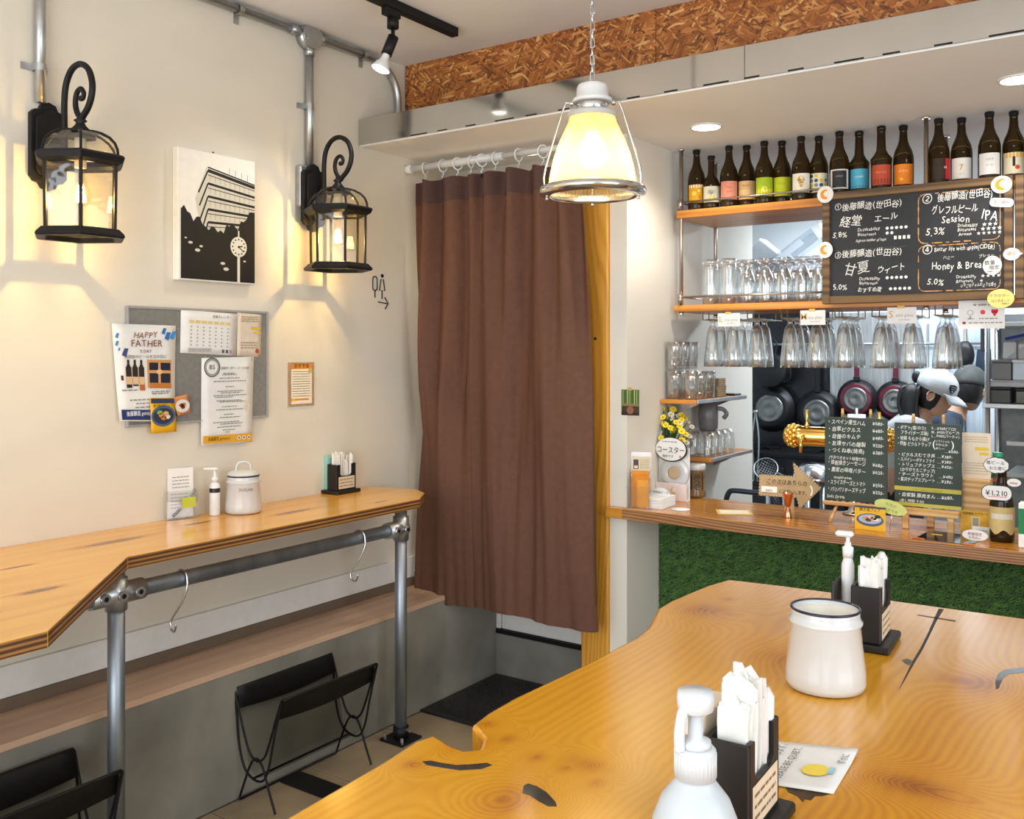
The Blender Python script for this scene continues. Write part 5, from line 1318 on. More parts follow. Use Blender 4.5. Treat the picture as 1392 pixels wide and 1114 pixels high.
specs = [
 ('amber label with cream top', 'e2a312', multi(dRect('f0e3c4', .82, 1), dDisc('f3cf5a', -.3, .5, .010), dDisc('c98308', .4, .3, .008), dDisc('f7df8a', .3, .65, .006)), 'long', 1),
 ('round-topped cream label and shorter neck', 'e0d9c2', multi(dDisc('b9b59c', 0, .62, .018), dDisc('e9c63c', -.2, .25, .007), dDisc('e9c63c', .3, .3, .006), dDisc('8f8f80', 0, .62, .010)), 'short', .875),
 ('salmon pink label', 'd98a72', multi(dText('PALE', 'b4553c', .62, .010), dText('ALE', 'b4553c', .4, .010)), 'long', 1),
 ('beige label', 'e0b77c', multi(dText('WHEAT', 'a9762f', .7, .010), dRect('e9c996', .1, .5)), 'long', 1),
 ('lime green label with yellow foot', '9fb818', multi(dRect('d6d03a', .0, .38), dDisc('e4dc60', 0, .36, .012)), 'long', 1),
 ('yellow-green label', 'c3cc1e', multi(dText('ヨナヨナ', '8a9410', .6, .009), dRect('a9b416', .05, .1)), 'long', 1),
 ('white label with a gold hop print', 'ece6d6', multi(dDisc('d9a31e', 0, .68, .014), dDisc('d9a31e', 0, .36, .007), dText('HOPS', '3d2c06', .6, .011), dText('BEER', '3d2c06', .46, .009)), 'long', 1),
 ('white label with blue and yellow dots', 'ebe4c8', dots(('2a4a72', 'e5c62c', '6b8fb0')), 'long', 1),
 ('charcoal label edged white', 'd6d4ce', multi(dRect('26262a', .07, .93, -.82, .82), dText('STOUT', 'b9b9b4', .6, .008)), 'long', 1),
 ('sky blue label', '4fa9c4', multi(dText('LAGER', 'd8eef2', .55, .010), dRect('3f93b0', 0, .16)), 'steep', 1),
 ('brick red label', 'b8482a', multi(dRect('8f2f1c', .05, .3), dText('RED ALE', 'e3a083', .58, .009)), 'steep', 1),
 ('orange label', 'e8821a', multi(dText('みかん', 'f6d9a2', .6, .012), dDisc('f2c02c', -.2, .25, .006)), 'long', 1),
 ('narrow red side label', '2c1a0c', multi(dRect('c8202a', 0, 1, .15, 1), dText('  14', 'f0e4e0', .5, .014)), 'long', 1),
 ('white label with a golden seven', 'e9e6dc', multi(dText('7', 'c99a2c', .42, .030), dText('クラフト', '8f8c82', .2, .006)), 'long', 1),
 ('white label with grey sketched lines', 'e9e7e2', multi(dText('ノハラ', '77777a', .66, .010), dText('ビール', '9a9a9c', .4, .008)), 'long', 1),
 ('cream label with black and red print', 'eadfc0', multi(dRect('1e1a18', .35, .8, -.1, .15), dDisc('d4482a', .35, .3, .008), dRect('e6b34a', .75, 1)), 'long', 1),
 ('plain white label, standing over the second blackboard', 'dedad0', multi(dText('ALE', '55534e', .5, .014)), 'long', 1)]
for k, px in enumerate(cols_):
    x = at(px, 240, y=YBT).x; lab, c, deco, nk, s = specs[k]
    fc = math.atan2(-YBT, -x)+(.0 if k != 12 else .5)
    bottle((x*(YBT+((-.019, .019)[k % 2] if k != 1 else -.018))/YBT, YBT+((-.019, .019)[k % 2] if k != 1 else -.018), ZU+.0006), 'brown beer bottle with '+lab+' on the upper shelf', .264*s, fc, (c, deco), nk)

# ------------------------------------------------------------------ blackboards hung before the shelves
YBD = 3.785
def star(pr, x, z, r, c): pr.poly([(x+(r if i % 2 == 0 else r*.42)*math.sin(PI*i/5), z+(r if i % 2 == 0 else r*.42)*math.cos(PI*i/5)) for i in range(10)], c, .0003)
def blackboard(x0, x1, z0, z1, label, fill):
    t = thing('blackboard', label, 'blackboard', ((x0+x1)/2, YBD, z0)); hw = (x1-x0)/2; h = z1-z0; fw = .030
    MB().box(-hw+.01, .010, .01, hw-.01, .022, h-.01).build('slate', BOARDK, t)
    for nm, b in (('frame_rail', (-hw+fw, 0, hw-fw, fw)), ('frame_rail', (-hw+fw, h-fw, hw-fw, h)), ('frame_stile', (-hw, 0, -hw+fw, h)), ('frame_stile', (hw-fw, 0, hw, h))):
        MB().rbox(b[0], 0, b[1], b[2], .032, b[3], .003).build(nm, FRAMEW, t)
    pr = Print(.0094); fill(pr, hw-fw, fw, h-fw); pr.build(t, 'chalk_lettering')
    return t
def brush(pr, p0, p1, c, w_, seed):
    rg = random.Random(seed); n = max(3, int(math.dist(p0, p1)/.012))
    for i in range(n):
        if rg.random() < .18: continue
        a, b = i/n, (i+1)/n
        pr.line([(p0[0]+(p1[0]-p0[0])*a, p0[1]+(p1[1]-p0[1])*a), (p0[0]+(p1[0]-p0[0])*b, p0[1]+(p1[1]-p0[1])*b)], w_*rg.uniform(.4, 1.2), c, .0002)
def fillA(pr, w, z0, z1):
    C = 'e6e6e2'; CD = 'c9c9c6'; E = 'c08d55'; h = z1-z0; m = z0+h*.475
    # painted borders of the right-hand fields and a stripe between
    for (a, b, c, d_) in ((.02, m+.006, w-.012, z1-.010), (.02, z0+.008, w-.012, m-.004)):
        pts = rrect(a, b, c, d_, .022, 3)
        for i in range(len(pts)): brush(pr, pts[i], pts[(i+1) % len(pts)], E, .0042, i+int(b*1000))
    brush(pr, (-w+.01, m), (-.02, m), '4a4a4c', .002, 3)
    T = lambda s, x, z, sz, al='l', c=C, mw=None, j=.9: pr.text(s, x, z, sz*.88, c, al, j, .92, maxw=mw*.92 if mw else None)
    dz = lambda v: z0+h*v
    pr.mark()
    T('①後藤醸造(世田谷)', -w+.015, dz(.885), .036, mw=w*.93)
    T('経堂', -w*.88, dz(.735), .052); T('エール', -w*.46, dz(.745), .036, mw=w*.40)
    T('5.8%', -w*.97, dz(.60), .034); T('Drinkability', -w*.66, dz(.655), .020, mw=w*.30); T('Bitterness', -w*.66, dz(.605), .019, mw=w*.26); T('Approx number of hops', -w*.68, dz(.545), .019, mw=w*.40)
    for k in range(5): pr.disc(-w*.30+k*.017, dz(.667), .006, C, .0003, n=9)
    for k in range(2): pr.disc(-w*.30+k*.017, dz(.618), .006, C, .0003, n=9)
    for k in range(4): pr.rect(-w*.22+k*.016, dz(.55), -w*.22+k*.016+.010, dz(.585), C, .0003)
    pr.mark()
    T('②', .03, dz(.885), .050); T('後藤醸造(世田谷)', .085, dz(.90), .038, mw=w*.66)
    T('グレフルピール', .065, dz(.775), .040, mw=w*.56); T('Session', .10, dz(.675), .042, mw=w*.34); T('IPA', .235, dz(.685), .058, mw=w*.20)
    T('5.3%', .045, dz(.565), .042); T('Drinkability', .155, dz(.625), .020, mw=w*.24); T('Bitterness', .155, dz(.585), .020, mw=w*.22); T('Aroma', .158, dz(.545), .018, mw=w*.18)
    for k in range(3): star(pr, .245+k*.018, dz(.638), .008, C)
    for k in range(4): star(pr, .240+k*.018, dz(.597), .008, C)
    for k in range(5): star(pr, .226+k*.017, dz(.556), .007, C)
    pr.mark()
    T('③後藤醸造(世田谷)', -w+.015, dz(.40), .036, mw=w*.90)
    T('甘夏', -w*.83, dz(.225), .060, c=CD); T('ウィート', -w*.42, dz(.235), .038, mw=w*.36)
    T('5.0%', -w*.97, dz(.065), .034); T('Drinkability', -w*.64, dz(.155), .020, mw=w*.28); T('Bitterness', -w*.64, dz(.11), .019, mw=w*.28); T('おすすめ度', -w*.66, dz(.04), .024, mw=w*.32)
    for k in range(5): pr.disc(-w*.30+k*.017, dz(.17), .006, C, .0003, n=9); pr.disc(-w*.26+k*.017, dz(.058), .006, C, .0003, n=9)
    pr.mark()
    T('④', .03, dz(.375), .050); T('Better life with upple(CIDER)', .075, dz(.405), .026, mw=w*.72)
    T('ハニー', .105, dz(.325), .016); T('ブレッド', .225, dz(.325), .016); T('Honey & Bread', .065, dz(.225), .044, mw=w*.66)
    T('5.0%', .05, dz(.085), .036); T('Drinkability', .150, dz(.135), .019, mw=w*.24); T('Bitterness', .150, dz(.095), .018, mw=w*.2); T('いちごのジャムのような香り', .165, dz(.05), .018, mw=w*.42)
    for k in range(4): star(pr, .240+k*.017, dz(.15), .007, C)
    star(pr, .235, dz(.105), .006, C)
b1 = blackboard(-1.137, -.461, 1.735, 2.178, 'wide wood-framed blackboard with four chalked beer fields', fillA)
def fillB(pr, w, z0, z1):
    h = z1-z0
    pr.text('⑤ GUEST BEER', -w+.03, z0+h*.86, .04, 'e6e6e2', 'l', .3); pr.text('ペールエール 5.5%', -w+.03, z0+h*.7, .038, 'e6e6e2', 'l', .3)
    pr.mark(); pr.text('⑥ FRUITS ALE', -w+.03, z0+h*.4, .04, 'e6e6e2', 'l', .3); pr.text('いちご 4.5%', -w+.03, z0+h*.22, .038, 'e6e6e2', 'l', .3)
blackboard(-.455, .215, 1.735, 2.178, 'wood-framed blackboard cut off by the right edge of the picture', fillB)
# stickers and notes on the boards
def boardcard(name, label, cat, px0, py0, px1, py1, m=PAPER, poly=None, y=YBD-.002, tilt=0):
    t, hw, h, pr = frontpanel(name, label, cat, px0, py0, px1, py1, y, m, .0012, 0, None, poly)
    if tilt: t.rotation_euler = (0, tilt, 0)
    return t, hw, h, pr
def crescent(pr, hw, h):
    pr.ring(0, h/2, hw*.62, hw*.42, 'e0902a', 0, None, 26, 60, 300); pr.disc(hw*.18, h/2+hw*.05, hw*.36, 'f0ece6', .0004); pr.ring(hw*.18, h/2+hw*.05, hw*.26, hw*.05, 'd8a27a', .0006)
for (bx_, lab) in (((1111, 253, 1133, 276), 'round white sticker with orange crescent at the top left board corner'), ((1111, 329, 1132, 351), 'round white sticker with orange crescent on the left board edge'), ((1347, 239, 1376, 263), 'round white sticker with orange crescent at the top right board corner')):
    t_, hw, h, pr = boardcard('crescent_sticker', lab, 'sticker', *bx_, poly=ellip); t_['group'] = 'crescent stickers on the blackboard'; crescent(pr, hw, h); pr.build(t_)
t_, hw, h, pr = boardcard('speech_sticker', 'long white speech sticker with red print near the top right board corner', 'sticker', 1344, 268, 1377, 283, poly=lambda hw, h: rrect(-hw, h*.1, hw, h*.9, h*.38), tilt=R(8)); pr.text('本日開栓', 0, h*.4, h*.34, 'c45a5a', 'c', maxw=hw*1.6); pr.build(t_)
t_, hw, h, pr = boardcard('speech_sticker', 'small white speech sticker between the two board frames', 'sticker', 1363, 337, 1391, 354, poly=lambda hw, h: [p for p in circ(-hw*.12, h/2, hw*.84, 26, h/2)]); pr.text('樽生', -hw*.1, h*.4, h*.36, 'c98a6a', 'c'); pr.poly([(hw*.6, h*.65), (hw, h*.5), (hw*.6, h*.35)], 'e8e6e0'); pr.build(t_)
t_, hw, h, pr = boardcard('round_sticker', 'round white sticker with black brush lettering on the lower right field', 'sticker', 1336, 348, 1362, 374, poly=ellip, y=YBD+.0085); pr.text('数量', -hw*.25, h*.55, h*.26, '23262a', 'c', .3); pr.text('限定', hw*.2, h*.3, h*.24, '23262a', 'c', .3); pr.greek(-hw*.5, hw*.1, h*.16, h*.05, 'b06a4a', 2); pr.build(t_)
t_, hw, h, pr = boardcard('oval_sticker', 'oval pale yellow sticker at the lower right board corner', 'sticker', 1342, 393, 1379, 419, mat('sticker_yellow', 'ecd680', .6), poly=ellip, y=YBD-.004); pr.text('グラウラー', -hw*.1, h*.58, h*.20, '8a6a3a', 'c', .3); pr.text('はじめました', 0, h*.32, h*.18, '8a6a3a', 'c', .3, maxw=hw*1.4); pr.greek(hw*.1, hw*.6, h*.2, h*.05, '8a6a3a', 2); pr.build(t_)
t_, hw, h, pr = boardcard('payment_notice', 'white payment notice with red heart taped below the blackboard', 'notice', 1303, 407, 1366, 447, y=YSF-.007)
pr.rect(-hw*.55, h*.97, hw*.25, h*1.12, 'd9b01e', .0005); pr.greek(-hw*.35, hw*.4, h*.78, h*.06, 'a08f84', 1); pr.ring(-hw*.48, h*.55, hw*.13, hw*.02, '77777a'); pr.poly([(-hw*.53, h*.42), (-hw*.43, h*.42), (-hw*.48, h*.34)], '77777a')
pr.disc(hw*.06, h*.56, hw*.11, 'd8384a', n=12); pr.rect(hw*.0, h*.5, hw*.16, h*.6, 'd8384a', .0002)
pr.disc(hw*.50, h*.6, hw*.085, 'd8263a'); pr.disc(hw*.64, h*.6, hw*.085, 'd8263a'); pr.poly([(hw*.42, h*.57), (hw*.72, h*.57), (hw*.57, h*.40)], 'd8263a')
for v, a, b in ((.32, -.6, -.3), (.32, -.1, .7), (.18, -.55, .9)): pr.greek(hw*a, hw*b, h*v, h*.04, '8c8c8c', int(v*100+a*10))
pr.rect(-hw*.82, h*.16, -hw*.68, h*.24, '8a2a3a'); pr.build(t_)
for (bx_, s, lab, c1) in (((976, 426, 1006, 444), 'L', 'small white tag lettered L hanging under the glass shelf', 'e09a3a'), ((1088, 422, 1122, 442), 'M', 'small white tag lettered M hanging under the glass shelf', 'e09a3a'), ((1206, 418, 1246, 440), 'S', 'small white tag lettered S hanging under the glass shelf', 'd99a5a')):
    t_, hw, h, pr = frontpanel('size_tag', lab, 'tag', *bx_, YSF-.006); t_['group'] = 'glass size tags under the lower shelf'
    pr.text(s, -hw*.72, h*.35, h*.62, c1, 'c', .2); pr.text('size glass', hw*.2, h*.42, h*.28, 'a9a29a', 'c', .3, maxw=hw*1.2); pr.greek(-hw*.2, hw*.6, h*.2, h*.06, 'b5b0aa', 4); pr.rect(-hw*.3, h*.93, hw*.2, h*1.1, 'd9b35a', .0006); pr.build(t_)

# ------------------------------------------------------------------ beer glasses
GPROF = [(.0001, .004), (.031, .002), (.033, .0), (.034, .003), (.012, .012), (.009, .020), (.012, .030), (.021, .045), (.027, .075), (.033, .125), (.038, .170), (.0390, .205), (.0395, .206), (.036, .165), (.031, .12), (.024, .072), (.017, .05), (.0001, .042)]
def beerglass(loc, label, group, k=1.0):
    t = thing('beer_glass', label, 'glass', loc, 0, group)
    t.rotation_euler = (PI, 0, 0); t.scale = (k, k, k)
    MB().lathe(GPROF[:7], 20, cap0=False, cap1=False).build('foot', CLEAR, t)
    MB().lathe(GPROF[6:], 20, cap0=False, cap1=False).build('bowl', CLEAR, t)
    return t
proto = None
for k, x in enumerate(xg):
    for r_ in range(3 if k not in (7,) else 2):
        if k == 2 and r_ == 2: continue
        where = ('front glass of the ', 'middle glass of the ', 'rear glass of the ')[r_]
        lab = 'clear hanging beer glass, '+where+ORD[k]+' rail from the left'
        y = YG1+.092*r_; z = ZL-.0645
        # hung by the foot: local z points down
        if proto is None: proto = beerglass((x, y, z+.003), lab, 'beer glasses hanging under the lower shelf', 1.02)
        else:
            g = dup(proto, (x, y, z+.003), lab)
# glasses standing upside down on the lower shelf
GP2 = [(.0001, .004), (.035, .0), (.037, .004), (.034, .010), (.013, .020), (.011, .034), (.018, .046), (.032, .075), (.0365, .11), (.035, .15), (.031, .185), (.030, .19), (.034, .15), (.0355, .11), (.031, .078), (.016, .05), (.0001, .044)]
GP3 = [(.0001, .010), (.030, .004), (.034, .0), (.036, .004), (.036, .014), (.033, .022), (.036, .04), (.037, .15), (.0365, .20), (.035, .20), (.0345, .15), (.034, .04), (.03, .026), (.0001, .022)]
def standglass(prof, loc, label):
    t = thing('beer_glass', label, 'glass', loc, 0, 'glasses standing upside down on the lower shelf'); t.rotation_euler = (PI, 0, 0)
    i = 5; MB().lathe(prof[:i+1], 20, cap0=False, cap1=False).build('foot', CLEAR, t); MB().lathe(prof[i:], 20, cap0=False, cap1=False).build('bowl', CLEAR, t)
    return t
pa = pb = None
rowA = [966, 991, 1016, 1041, 1066, 1091, 1115]
for r_, y in enumerate((3.925, 4.035, 4.145)):
    for k, px in enumerate(rowA):
        x = at(px, 390, y=3.925).x+.012*r_
        lab = 'clear stemmed glass upside down on the lower shelf, '+ORD[k]+' from left, '+('front', 'middle', 'rear')[r_]+' row'
        if k in (0, 1):
            lab = lab.replace('stemmed glass', 'straight tumbler'); h = .20
            if pa is None: pa = standglass(GP3, (x, y, ZL+h+.0008), lab)
            else: dup(pa, (x, y, ZL+h+.0008), lab)
        else:
            if r_ == 1 and k == 6: continue
            h = .19
            if pb is None: pb = standglass(GP2, (x, y, ZL+h+.0008), lab)
            else: dup(pb, (x, y, ZL+h+.0008), lab)

# ------------------------------------------------------------------ two short shelves on the kitchen side wall
def side_shelf(z, y0, y1, depth, label):
    t = thing('wall_shelf', label, 'shelf', (XK, y0, z))
    L = y1-y0
    MB().rbox(.001, 0, -.018, depth, L, 0, .002).build('board', SHELFW, t)
    MB().rbox(depth+.0005, .01, -.016, depth+.004, L, .0, .001).build('edge_trim', STEEL, t)
    for yy in (.12, L-.12): MB().prism([(.001, -.075), (.001, -.019), (depth*.8, -.019), (depth*.75, -.026), (.012, -.075)], yy-.004, yy+.004, M=Matrix(((1, 0, 0, 0), (0, 0, 1, 0), (0, 1, 0, 0), (0, 0, 0, 1)))).build('bracket', STEEL, t)
    return t
# the shelf front ends: pixel 898..945 at y 543 and 915..950 at y 615
sA = at(898, 543, x=XK+.005); zA = sA.z; ya = sA.y
side_shelf(zA, ya, ya+.58, .17, 'upper of two short wooden shelves on the kitchen side wall')
sB = at(926, 621, x=XK+.005); zB = sB.z; yb_ = sB.y
side_shelf(zB, yb_, yb_+.50, .15, 'lower of two short wooden shelves on the kitchen side wall')
TUMB = [(.0001, .006), (.028, .0), (.030, .002), (.034, .095), (.0352, .12), (.0338, .12), (.031, .05), (.027, .012), (.0001, .012)]
tp = None
for k in range(6):
    i, j = k % 2, k//2
    loc = (XK+.045+.080*i, ya+.06+.085*j, zA+.0006)
    for lv in range(2 if i == 0 else 1):
        lab = 'clear tumbler on upper short shelf, '+('near', 'second', 'third')[j]+' row, '+('wall side', 'edge side')[i]+(', stacked' if lv else ', on board')
        l2 = (loc[0], loc[1], loc[2]+.128*lv+(.002 if lv else 0))
        if tp is None:
            tp = thing('tumbler', lab, 'glass', l2, 0, 'tumblers on the upper short wall shelf'); MB().lathe(TUMB, 18, cap0=False, cap1=False).build('tumbler_glass', CLEAR, tp)
        else: dup(tp, l2, lab)
cp = None
for k in range(8):
    lab = 'square cork coaster on the upper short wall shelf, '+ORD[k]+' up in its pile'
    loc = (XK+.085, ya+.37, zA+.0006+.0105*k)
    if cp is None:
        cp = MB().rbox(-.05, -.05, 0, .05, .05, .010, .002).build('cork_coaster', mat('cork', (.36, .25, .14), .9, var=.2, scale=60), None, loc); tag(cp, lab, 'coaster', 'cork coasters on the upper short wall shelf')
    else:
        c = cp.copy(); col.objects.link(c); c.location = loc; c['label'] = lab; c.rotation_euler = (0, 0, R(random.uniform(-5, 5)))
t = MB().rbox(-.07, -.10, 0, .075, .10, .008, .002).build('black_tray', BLACKP, None, (XK+.095, ya+.37+.095, zA+.0006)); t.location = (XK+.09, ya+.53, zA+.0006); t.scale = (.8, .4, 1); tag(t, 'small black tray at the far end of the upper short wall shelf', 'tray')
sp_ = None
STEMS = [(.0001, .004), (.030, .0), (.031, .003), (.029, .03), (.0255, .06), (.018, .09), (.022, .105), (.025, .12), (.024, .12), (.017, .092), (.024, .06), (.0275, .03), (.0001, .01)]
for k in range(8):
    i, j = k % 2, k//2
    lab = 'small clear glass on the lower short shelf, '+ORD[j]+' row, '+('wall side', 'edge side')[i]
    loc = (XK+.042+.072*i, yb_+.05+.075*j, zB+.0006)
    if sp_ is None:
        sp_ = thing('small_glass', lab, 'glass', loc, 0, 'small glasses on the lower short wall shelf'); MB().lathe([(.034, .0), (.0355, .004), (.033, .06), (.030, .095), (.022, .112), (.0001, .114)], 18, cap0=False).build('small_glass_body', CLEAR, sp_)
    else: dup(sp_, loc, lab)
# grey water jug hung below the upper wall shelf
p = at(968, 575, x=XK+.09)
t = thing('ice_scoop', 'grey plastic jug hanging below the upper short wall shelf', 'jug', (XK+.085, ya+.33, zA-.022))
MB().lathe([(.036, -.135), (.044, -.12), (.046, -.06), (.042, -.0)], 20).build('body', mat('grey_plastic', (.14, .145, .15), .3, var=.2), t)
MB().tube(smooth_path([(.043, .0, -.03), (.07, .01, -.035), (.085, .01, -.055), (.07, .01, -.075)], 4), .010, 8).build('handle', mat('grey_plastic', (.14, .145, .15), .3), t)
# ------------------------------------------------------------------ the kitchen
def kx(px, y): return at(px, 500, y=y).x
def kz(px, py, y): return at(px, py, y=y).z
YW = YB-.02
# black splash panel, steel panel and pale door on the back wall
def backpanel(name, label, cat, px0, py0, px1, py1, m, y=YW, th=.018, z0=None):
    x0, x1 = kx(px0, y), kx(px1, y); zt = kz((px0+px1)/2, py0, y); zb = z0 if z0 is not None else kz((px0+px1)/2, py1, y)
    o = MB().rbox(x0, -th, 0, x1, 0, zt-zb, .002).build(name, m, None, (0, y, zb)); (o.__setitem__('kind', 'structure') if name.startswith('trim') else tag(o, label, cat)); return o
backpanel('trim_5', 'black wall panel behind the frying pans at the back of the kitchen', 'panel', 985, 425, 1128, 690, mat('splash_black', (.012, .012, .014), .25, var=.3, scale=6))
backpanel('trim_6', 'brushed steel wall panel behind the maroon frying pans', 'panel', 1129, 425, 1243, 690, mat('steel_panel', (.42, .43, .43), .4, .6, var=.25, scale=9, stretch=(8, 1, .5)))
dr2 = backpanel('cool_cabinet', 'pale blue-white cabinet at the back wall behind the capped people', 'cabinet', 1244, 430, 1336, 690, mat('cabinet_pale', (.60, .70, .78), .3, var=.15, scale=7, stretch=(6, 1, .4)), th=.014, z0=0.0)
for px in (1262, 1290, 1313): MB().rbox(-.006, -.024, kz(1290, 640, YW), .006, -.0141, kz(1290, 440, YW), .002).build('door_bar', STEEL, dr2, (kx(px, YW), 0, 0))
# hob and worktop in front of the back wall
t = thing('kitchen_range', 'dark steel kitchen range below the hanging pans', 'cooker', (0, 5.98, 0))
x0, x1 = kx(990, 6.0), -1.56
MB().rbox(x0, 0, .08, x1, .42, .86, .004).build('body', mat('range_dark', (.03, .03, .032), .35, .6, var=.2), t)
MB().rbox(x0, -.02, .86, x1, .42, .89, .003).build('top_plate', BLACKM, t)
for i in range(3):
    for a in range(4): MB().rbox(x0+.18+.38*i-.10*(a == 0)+.0, .1, .89, x0+.19+.38*i, .3, .905, .001, M=Matrix.Translation((x0+.185+.38*i, .2, 0)) @ Matrix.Rotation(R(45*a), 4, 'Z') @ Matrix.Translation((-(x0+.185+.38*i), -.2, 0))).build('trivet_bar', BLACKM, t)
for i in range(5): MB().cyl((x0+.15+.22*i, 0, .78), (x0+.15+.22*i, -.022, .78), .02, n=14).build('knob', BLACKP, t)
for (xa, xb) in ((x0+.05, x0+.55), (x0+.62, x1-.05)): MB().rbox(xa, -.012, .15, xb, 0, .70, .003).cyl((xa+.05, -.04, .66), (xb-.05, -.04, .66), .009, n=10).build('oven_door', mat('range_door', (.05, .05, .053), .3, .7), t)
# rail with hanging pans
YPAN = 6.34
zr = kz(1110, 468, YPAN)
t = thing('pan_rail', 'steel hanging rail on the back wall carrying the pans', 'rail', (0, YPAN+.04, zr))
xa, xb = kx(1010, YPAN), kx(1335, YPAN)
MB().cyl((xa, 0, 0), (xb, 0, 0), .009, n=12).build('bar', STEEL, t)
for i in range(4): MB().cyl((xa+.1+(xb-xa-.2)*i/3, .0, 0), (xa+.1+(xb-xa-.2)*i/3, .034, 0), .007, n=8).build('bracket', STEEL, t)
MAROON = mat('maroon_enamel', (.11, .012, .025), .25); ALU = mat('pan_base', (.22, .22, .21), .32, .9, var=.2, scale=20); PANB = mat('pan_black', (.011, .011, .012), .35, .2, var=.2)
def pan(px, py, rpx, label, base, rim, y=YPAN):
    c = at(px, py, y=y); d_ = -SN*c.x+CS*c.y; r = rpx*d_/FPX
    t = thing('frying_pan', label, 'pan', (c.x, y, c.z), 0)
    T = Matrix.Rotation(R(90), 4, 'X')     # local z looks to the room
    MB().lathe([(.0001, -.0), (r*.70, .0), (r*.80, -.006), (r, -.042), (r*1.01, -.044), (r*.97, -.044), (r*.78, -.010), (.0001, -.006)], 36, M=T).build('body', PANB, t)
    if rim: MB().lathe([(r*.60, .0012), (r*.76, .0008), (r*.79, -.003)], 36, M=T, cap0=False, cap1=False).build('coloured_ring', MAROON, t)
    if base:
        MB().lathe([(r*.60, .0008), (r*.60, .004), (r*.48, .0045), (r*.47, .0035), (r*.34, .0035), (r*.33, .0045), (r*.18, .0045), (r*.17, .0035), (.0001, .0035)], 36, M=T, cap0=False).build('base_disc', ALU, t)
    hz = zr-c.z
    hd = MB().rbox(-.016, .022, r*.96, .016, .036, hz+.01, .004).build('handle', MAROON if rim else PANB, t)
    MB().rbox(-.020, .014, r*.90, .020, .040, r*1.14, .004).build('handle_bracket', PANB, t)
    return t
pan(1046, 556, 32, 'large black frying pan, leftmost hanging pan, with a grey base disc', True, False, 6.30)
pan(1110, 562, 31, 'black frying pan with pale base disc hanging between the dark and the maroon pans', True, False)
pan(1163, 543, 27, 'maroon-ringed frying pan hanging beside the black pan', True, True, 6.285)
pan(1216, 546, 28, 'maroon-ringed frying pan partly behind the black ponytail', True, True)
c = at(1046, 505, y=6.22)
t = thing('saucepan', 'plain black saucepan hanging in front of the leftmost frying pan', 'pan', (c.x, 6.22, c.z))
MB().lathe([(.0001, .0), (.10, .0), (.112, -.008), (.115, -.08), (.118, -.082), (.11, -.082), (.10, -.01), (.0001, -.008)], 32, M=Matrix.Rotation(R(90), 4, 'X')).build('body', PANB, t)
MB().tube(smooth_path([(-.03, .03, .11), (-.04, .03, .18), (0, .04, .23), (.04, .03, .18), (.03, .03, .11)], 4), .007, 8).build('handle', PANB, t)
MB().tube(smooth_path([(.09, .03, .06), (.13, .03, .03), (.13, .03, -.05), (.09, .03, -.07)], 4), .006, 8).build('handle', PANB, t)
# lower left clutter: tongs, strainer, mixing bowl, steel pot
c = at(1025, 560, y=5.9); z_ = kz(1025, 655, 5.9)
t = thing('tongs', 'steel tongs hanging upright at left edge of the kitchen opening', 'tongs', (c.x, 5.93, z_))
for s in (-1, 1): MB().tube(smooth_path([(.0, 0, c.z-z_), (.022*s, 0, (c.z-z_)*.6), (.012*s, 0, .03), (.016*s, 0, 0)], 4), .006, 6).build('arm', STEEL, t)
MB().cyl((-.014, 0, c.z-z_), (.014, 0, c.z-z_), .010, n=10).build('hinge', STEEL, t)
c = at(1041, 637, y=5.88)
t = thing('strainer', 'round wire strainer lying on range by the tongs', 'strainer', (c.x, 5.88, c.z), 0, rot=(R(52), R(18), 0))
MB().tube([(.075*math.cos(2*PI*k/24), .075*math.sin(2*PI*k/24), 0) for k in range(24)], .004, 6, closed=True).build('rim', STEEL, t)
mb = MB()
for k in range(9):
    u = -.064+.016*k; l = math.sqrt(.075**2-u*u)
    for w_ in (0, 1):
        pts = [((u, l*s, -.028*(1-s*s)*(l/.075)) if w_ == 0 else (l*s, u, -.028*(1-s*s)*(l/.075))) for s in (-1, -.5, 0, .5, 1)]
        mb.tube(pts, .0013, 4)
mb.build('mesh', STEEL, t, kind='stuff')
MB().cyl((.075, 0, 0), (.23, 0, .01), .006, n=8).build('handle', STEEL, t)
c = at(1104, 632, y=5.6)
t = thing('mixing_bowl', 'shiny steel mixing bowl upside down below the brass beer tower', 'bowl', (c.x, 5.62, c.z-.10))
MB().lathe([(.125, .0), (.128, .003), (.12, .03), (.10, .075), (.06, .105), (.0001, .112)], 36, cap0=False).build('bowl', CHROME, t)
zt_ = c.z-.10
wt = thing('prep_table', 'steel preparation table in the kitchen aisle behind the counter', 'table', (0, 5.35, 0))
xa, xb = kx(1040, 5.5), -1.70
MB().rbox(xa, .10, zt_-.03, xb, .45, zt_, .003).build('top', STEEL, wt)
for x in (xa+.03, xb-.03):
    for y in (.13, .42): MB().cyl((x, y, 0), (x, y, zt_-.03), .018, n=10).build('leg', STEEL, wt)
c = at(1211, 640, y=6.2); t = thing('paper_roll', 'upright white kitchen paper roll seen between the two menu boards', 'paper roll', (-1.63, 6.15, .9065))
MB().lathe([(.055, 0), (.055, .24), (.02, .24), (.02, .0)], 24, cap0=False, cap1=False).build('roll', TISSUE, t)
MB().cyl((0, 0, 0), (0, 0, .28), .012, n=10).build('spindle', STEEL, t)
